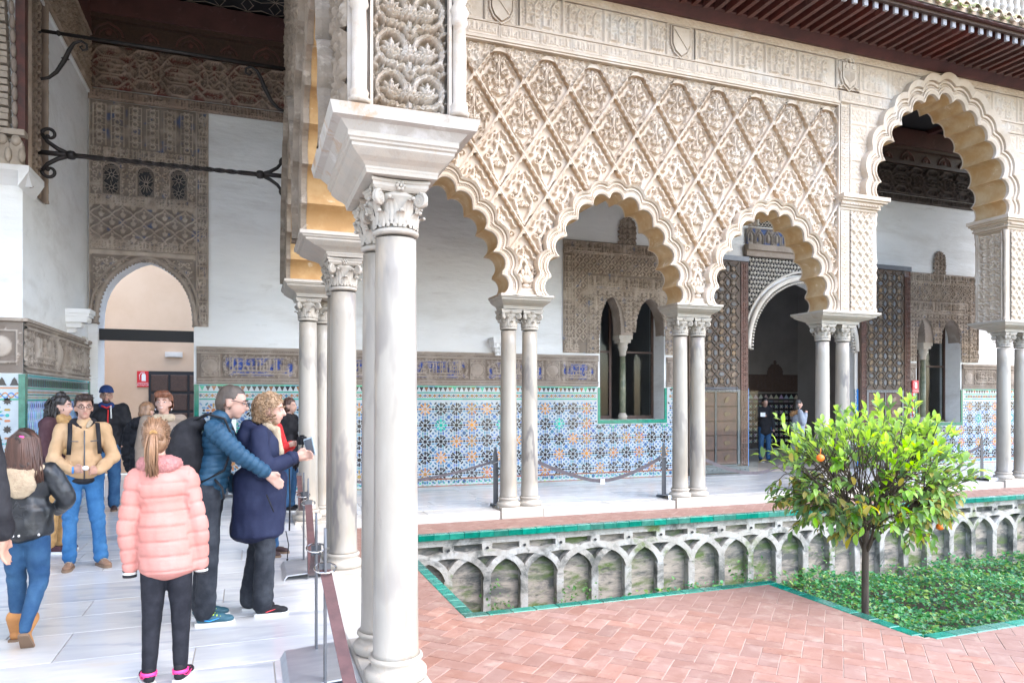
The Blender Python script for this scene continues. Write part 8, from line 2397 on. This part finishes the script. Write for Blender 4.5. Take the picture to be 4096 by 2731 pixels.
brows(t, h, s, 'hair_brown'); glasses(t, h, s)
for q in 'ab': shoe(t, J, q, 'shoe_dark', 'sole_brown', s * 1.05)

# 7 smiling woman and the person in the black puffer behind her
J = joints(1.66)
t, h, Hm, rot = person('smiling woman with auburn hair in a taupe coat, behind the girl in pink', -.845, 8.30, 4, J, (-12, -2, 0), 'skin_fair', .0115, '', None, .5, True, False)
s = J['s']; trousers(t, J, 'jeans_dark', vox=.015); jacket(t, J, 'coat_taupe', .72, folds(.008, 12, 4), (.072, .062, .05), 1.08, .013, 'coat')
wear(t, 'scarf', [('c', (-.07 * s, -.05 * s, 1.41 * s), .05 * s, (.07 * s, -.05 * s, 1.41 * s), .05 * s), ('c', (-.03 * s, -.12 * s, 1.37 * s), .03 * s, (-.05 * s, -.145 * s, 1.15 * s), .03 * s)], .012, 'fleece_cream', folds(.006, 24))
hair_cap(t, h, rot, s, 'hair_auburn', (('e', h(0, .06, -.02), (.09 * s, .075 * s, .09 * s), rot), ('e', h(.02, -.055, .085), (.065 * s, .05 * s, .04 * s), rot), ('e', h(-.04, -.05, .08), (.04 * s, .045 * s, .04 * s), rot)), (-.035, .05), .007, 1.08, -.12)
b = MB(); b.tube([h(-.016, -.087, -.053), h(0, -.091, -.056), h(.016, -.087, -.053)], .0032 * s, 6); b.build('smile', 'teeth', t); brows(t, h, s, 'hair_auburn')
b = MB()
for sx in (-1, 1): b.ball(h(sx * .08, .01, -.075), (.006, .006, .016), 6, 5)
b.build('earring', 'chrome', t)
for q in 'ab': shoe(t, J, q, 'shoe_dark', 'sole_brown', s)
J = joints(1.55)
t, h, Hm, rot = person('person in a black padded jacket with a fur hood, mostly hidden behind the smiling woman', -1.10, 8.95, 150, J, (0, 10, 0), 'skin', .015, '', None, .5, True, False)
s = J['s']; trousers(t, J, 'jeans_dark', vox=.016); jacket(t, J, 'cloth_black', .75, puff(J, .075, .014), (.082, .072, .058), 1.2, .013, 'padded_jacket')
wear(t, 'fur_hood', [('e', (0, .06 * s, 1.43 * s), (.15 * s, .10 * s, .075 * s))], .013, 'cloth_black', lambda co: .016 * nz(co, 60) + .008 * nz(co, 110, 4)); hair_cap(t, h, rot, s, 'hair_light', (), (-.04, .05), .006)
for q in 'ab': shoe(t, J, q, 'shoe_dark', 'sole_brown', s)

# 8 girl in the black leather jacket, walking away
J = joints(1.385, ch=(0, -.02, 1.24), sha=(-.17, .01, 1.36), shb=(.17, .01, 1.36), ela=(-.285, -.02, 1.13), wra=(-.16, -.19, 1.02), elb=(.235, .03, 1.09), wrb=(.22, -.10, .88), kna=(-.085, -.03, .50), ana=(-.06, .21, .17), knb=(.09, -.09, .49), anb=(.10, -.10, .085))
t, h, Hm, rot = person('girl with long dark hair in a black leather jacket and tan boots walking away', -1.36, 5.42, 176, J, (-14, 0, 0), 'skin', .0105, '', None, .5, True)
s = J['s']; trousers(t, J, 'jeans_dark', (.094, .074, .044), .011, 'jeans', 1.0, .006); jacket(t, J, 'leather_black', .84, folds(.010, 12, 3), (.072, .064, .05), 1.05, .0095, 'leather_jacket', (.185, .14))
wear(t, 'cream_hood', [('e', (0, .125 * s, 1.27 * s), (.115 * s, .042 * s, .115 * s)), ('c', (-.07 * s, .10 * s, 1.36 * s), .045 * s, (.07 * s, .10 * s, 1.36 * s), .045 * s), ('c', (-.13 * s, .06 * s, 1.39 * s), .035 * s, (-.05 * s, .11 * s, 1.33 * s), .045 * s), ('c', (.13 * s, .06 * s, 1.39 * s), .035 * s, (.05 * s, .11 * s, 1.33 * s), .045 * s)], .010, 'fleece_cream', folds(.004, 40))
hair_cap(t, h, rot, s, 'hair_dark_brown', (('e', h(0, .05, -.05), (.098 * s, .085 * s, .12 * s), rot), ('e', h(0, .03, .03), (.096 * s, .11 * s, .10 * s), rot), ('e', h(0, .08, -.16), (.125 * s, .06 * s, .10 * s), rot)), (-.06, .05), .006, 1.05, -.3)
def longh(rg, f):
    a = rg.uniform(-1.9, 1.9); w_ = rg.uniform(.9, 1.12)
    return [h(.03 * math.sin(a), .03, .125), h(.095 * math.sin(a) * w_, .035 + .095 * math.cos(a), .05), h(.118 * math.sin(a) * w_, .045 + .09 * math.cos(a), -.08), h(.135 * math.sin(a) * w_ + rg.uniform(-.012, .012), .06 + .075 * math.cos(a), -.18), h(.140 * math.sin(a) * w_ + rg.uniform(-.03, .03), .075 + .06 * math.cos(a), -.25 - rg.uniform(0, .05))]
strands(t, 'long_hair', 'hair_brown', longh, 210, .0085 * s, 9); b = MB(); b.ball(h(-.02, .115, .06), (.03, .012, .014), 8, 6); b.build('hair_clip', 'neon_pink', t)
b = MB()                                                   # raised star seam on the back and press studs at the hem
st = [(.075 * (1 if k % 2 == 0 else .45) * math.sin(k * math.pi / 5), .075 * (1 if k % 2 == 0 else .45) * math.cos(k * math.pi / 5)) for k in range(11)]
b.tube([((u + .01) * s, .153 * s, (1.07 + v) * s) for u, v in st], .004, 5); b.build('star_seam', 'leather_black', t)
b = MB()
for u in (-.13, .0, .04, .15): b.ball((u * s, (.142 - abs(u) * .12) * s, .875 * s), (.010, .006, .010), 8, 5)
b.build('press_stud', 'chrome', t)
shoe(t, J, 'a', 'suede_tan', 'sole_brown', s * 1.05, (.05, -1), None, None, 48, True); shoe(t, J, 'b', 'suede_tan', 'sole_brown', s * 1.05, (-.05, -1), None, None, 0, True)

# 9 person cut off by the left edge
J = joints(1.78, elb=(.22, .05, 1.12), wrb=(.235, .0, .87), ela=(-.24, .05, 1.10), wra=(-.25, .0, .86))
t, h, Hm, rot = person('person in a dark jacket cut off by the left edge, one arm and hand showing', -1.41, 4.22, 176, J, (0, 0, 0), 'skin', .0095, 'a', {'a': (.1, -.25, -1)}, .4)
s = J['s']; trousers(t, J, 'jeans_black', vox=.014); jacket(t, J, 'cloth_black', .80, folds(.008, 14, 6), (.068, .058, .048), 1.0, .010); hair_cap(t, h, rot, s, 'hair_dark_brown')
for q in 'ab': shoe(t, J, q, 'shoe_dark', 'sole_brown', s)

# 10 red coat with a camera, 11 and 12 behind the corner columns
J = joints(1.58, ela=(-.22, -.06, 1.12), wra=(-.06, -.22, 1.20), elb=(.22, -.06, 1.12), wrb=(.06, -.22, 1.20))
t, h, Hm, rot = person('person in a red coat holding a camera, behind the woman in the parka', .20, 7.62, 62, J, (0, 0, 0), 'skin_fair', .0115, 'ab', {'a': (.4, -.8, .2), 'b': (-.4, -.8, .2)}, .6, True, False)
s = J['s']; trousers(t, J, 'jeans_dark', vox=.015); jacket(t, J, 'cloth_red', .72, folds(.007, 13), girth=1.05, vox=.013, name='coat'); hair_cap(t, h, rot, s, 'hair_light')
for q in 'ab': shoe(t, J, q, 'shoe_dark', 'sole_brown', s)
cm_ = thing('camera', 'small black camera held by the person in the red coat', 'camera', (.20, 7.62, 0), R(62))
b = MB(); b.bbox(-.06, -.36, 1.12, .06, -.31, 1.20, .006); b.box(-.02, -.355, 1.198, .02, -.32, 1.215); b.build('body', 'cloth_black', cm_); b = MB(); b.lathe([(.03, 0), (.032, .04), (.028, .07)], 16, (0, 0, 0), 0, Matrix.Translation((0, -.36, 1.155)) @ Matrix.Rotation(R(90), 4, 'X')); b.build('lens', 'steel_dark', cm_)
b = MB(); b.tube([(-.06, -.33, 1.18), (-.08, -.30, 1.0), (-.03, -.28, .86), (.03, -.28, .90), (.06, -.33, 1.16)], .008, 5); b.build('strap', 'cloth_black', cm_)
J = joints(1.60)
t, h, Hm, rot = person('woman with short brown hair in a black coat left of the corner column', .53, 10.55, 62, J, (0, 0, 0), 'skin_fair', .0125, '', None, .5, True, False)
s = J['s']; trousers(t, J, 'jeans_dark', vox=.015); jacket(t, J, 'cloth_black', .66, folds(.007, 13, 9), girth=1.1, vox=.014, name='coat'); hair_cap(t, h, rot, s, 'hair_brown', (('e', h(0, .04, -.02), (.09 * s, .085 * s, .10 * s), rot),), (-.04, .05), .007)
for q in 'ab': shoe(t, J, q, 'trainer_black', 'sole_white', s)
J = joints(1.58, ela=(-.21, -.05, 1.10), wra=(-.05, -.22, 1.20), elb=(.21, -.05, 1.10), wrb=(.06, -.2, 1.15))
t, h, Hm, rot = person('black haired woman in a dark coat between the two corner columns, holding a phone', .905, 10.45, -70, J, (0, 8, 0), 'skin_fair', .0115, 'ab', None, .6, True, False)
s = J['s']; trousers(t, J, 'jeans_black', vox=.015); jacket(t, J, 'cloth_black', .62, folds(.007, 13, 10), girth=1.08, vox=.014, name='coat'); hair_cap(t, h, rot, s, 'hair_black', (('e', h(0, .05, -.10), (.09 * s, .07 * s, .16 * s), rot),), (-.045, .05), .004, 1.04, -.4)
for q in 'ab': shoe(t, J, q, 'trainer_black', 'sole_white', s)
# 13, 14 in the great doorway
J = joints(1.62, ela=(-.22, -.05, 1.12), wra=(-.10, -.24, 1.20))
t, h, Hm, rot = person('person in dark clothes reading a leaflet deep in the doorway hall', 12.15, 14.6, -20, J, (0, 12, 0), 'skin_fair', .013, 'ab', None, .5, False, False)
s = J['s']; trousers(t, J, 'jeans_dark', vox=.016); jacket(t, J, 'cloth_black', .72, folds(.007, 13), girth=1.08, vox=.014, name='coat'); hair_cap(t, h, rot, s, 'hair_black', (('e', h(0, .04, -.01), (.09 * s, .09 * s, .10 * s), rot),), (-.04, .05), .006)
for q in 'ab': shoe(t, J, q, 'trainer_black', 'sole_white', s)
b = MB(); b.box(-.22, -.33, 1.14, -.10, -.325, 1.24); o = b.build('leaflet', 'paper'); o.location = t.location; o.rotation_euler = t.rotation_euler; tag(o, 'pale leaflet held by the person deep in the doorway hall', 'leaflet')
J = joints(1.58, ela=(-.21, -.04, 1.12), wra=(-.08, -.16, 1.34), elb=(.21, -.02, 1.10), wrb=(.10, -.2, 1.05))
t, h, Hm, rot = person('woman in a grey coat with a brown fur hood standing in the great doorway', 11.52, 12.75, 72, J, (0, 0, 0), 'skin_fair', .012, 'ab', {'a': (.1, -.3, 1)}, .7, True, False)
s = J['s']; trousers(t, J, 'jeans_black', vox=.015); jacket(t, J, 'coat_grey', .50, folds(.007, 12, 2), girth=1.12, vox=.013, name='coat', hemr=(.17, .14))
wear(t, 'fur_hood', [('c', (-.13 * s, .02, 1.38 * s), .06 * s, (0, .12 * s, 1.33 * s), .075 * s), ('c', (.13 * s, .02, 1.38 * s), .06 * s, (0, .12 * s, 1.33 * s), .075 * s)], .012, 'fur_brown', lambda co: .012 * nz(co, 70) + .008 * nz(co, 130, 4))
hair_cap(t, h, rot, s, 'hair_black', (('e', h(0, .05, -.08), (.085 * s, .075 * s, .13 * s), rot),), (-.045, .05), .004, 1.05, -.3)
for q in 'ab': shoe(t, J, q, 'trainer_black', 'sole_white', s)
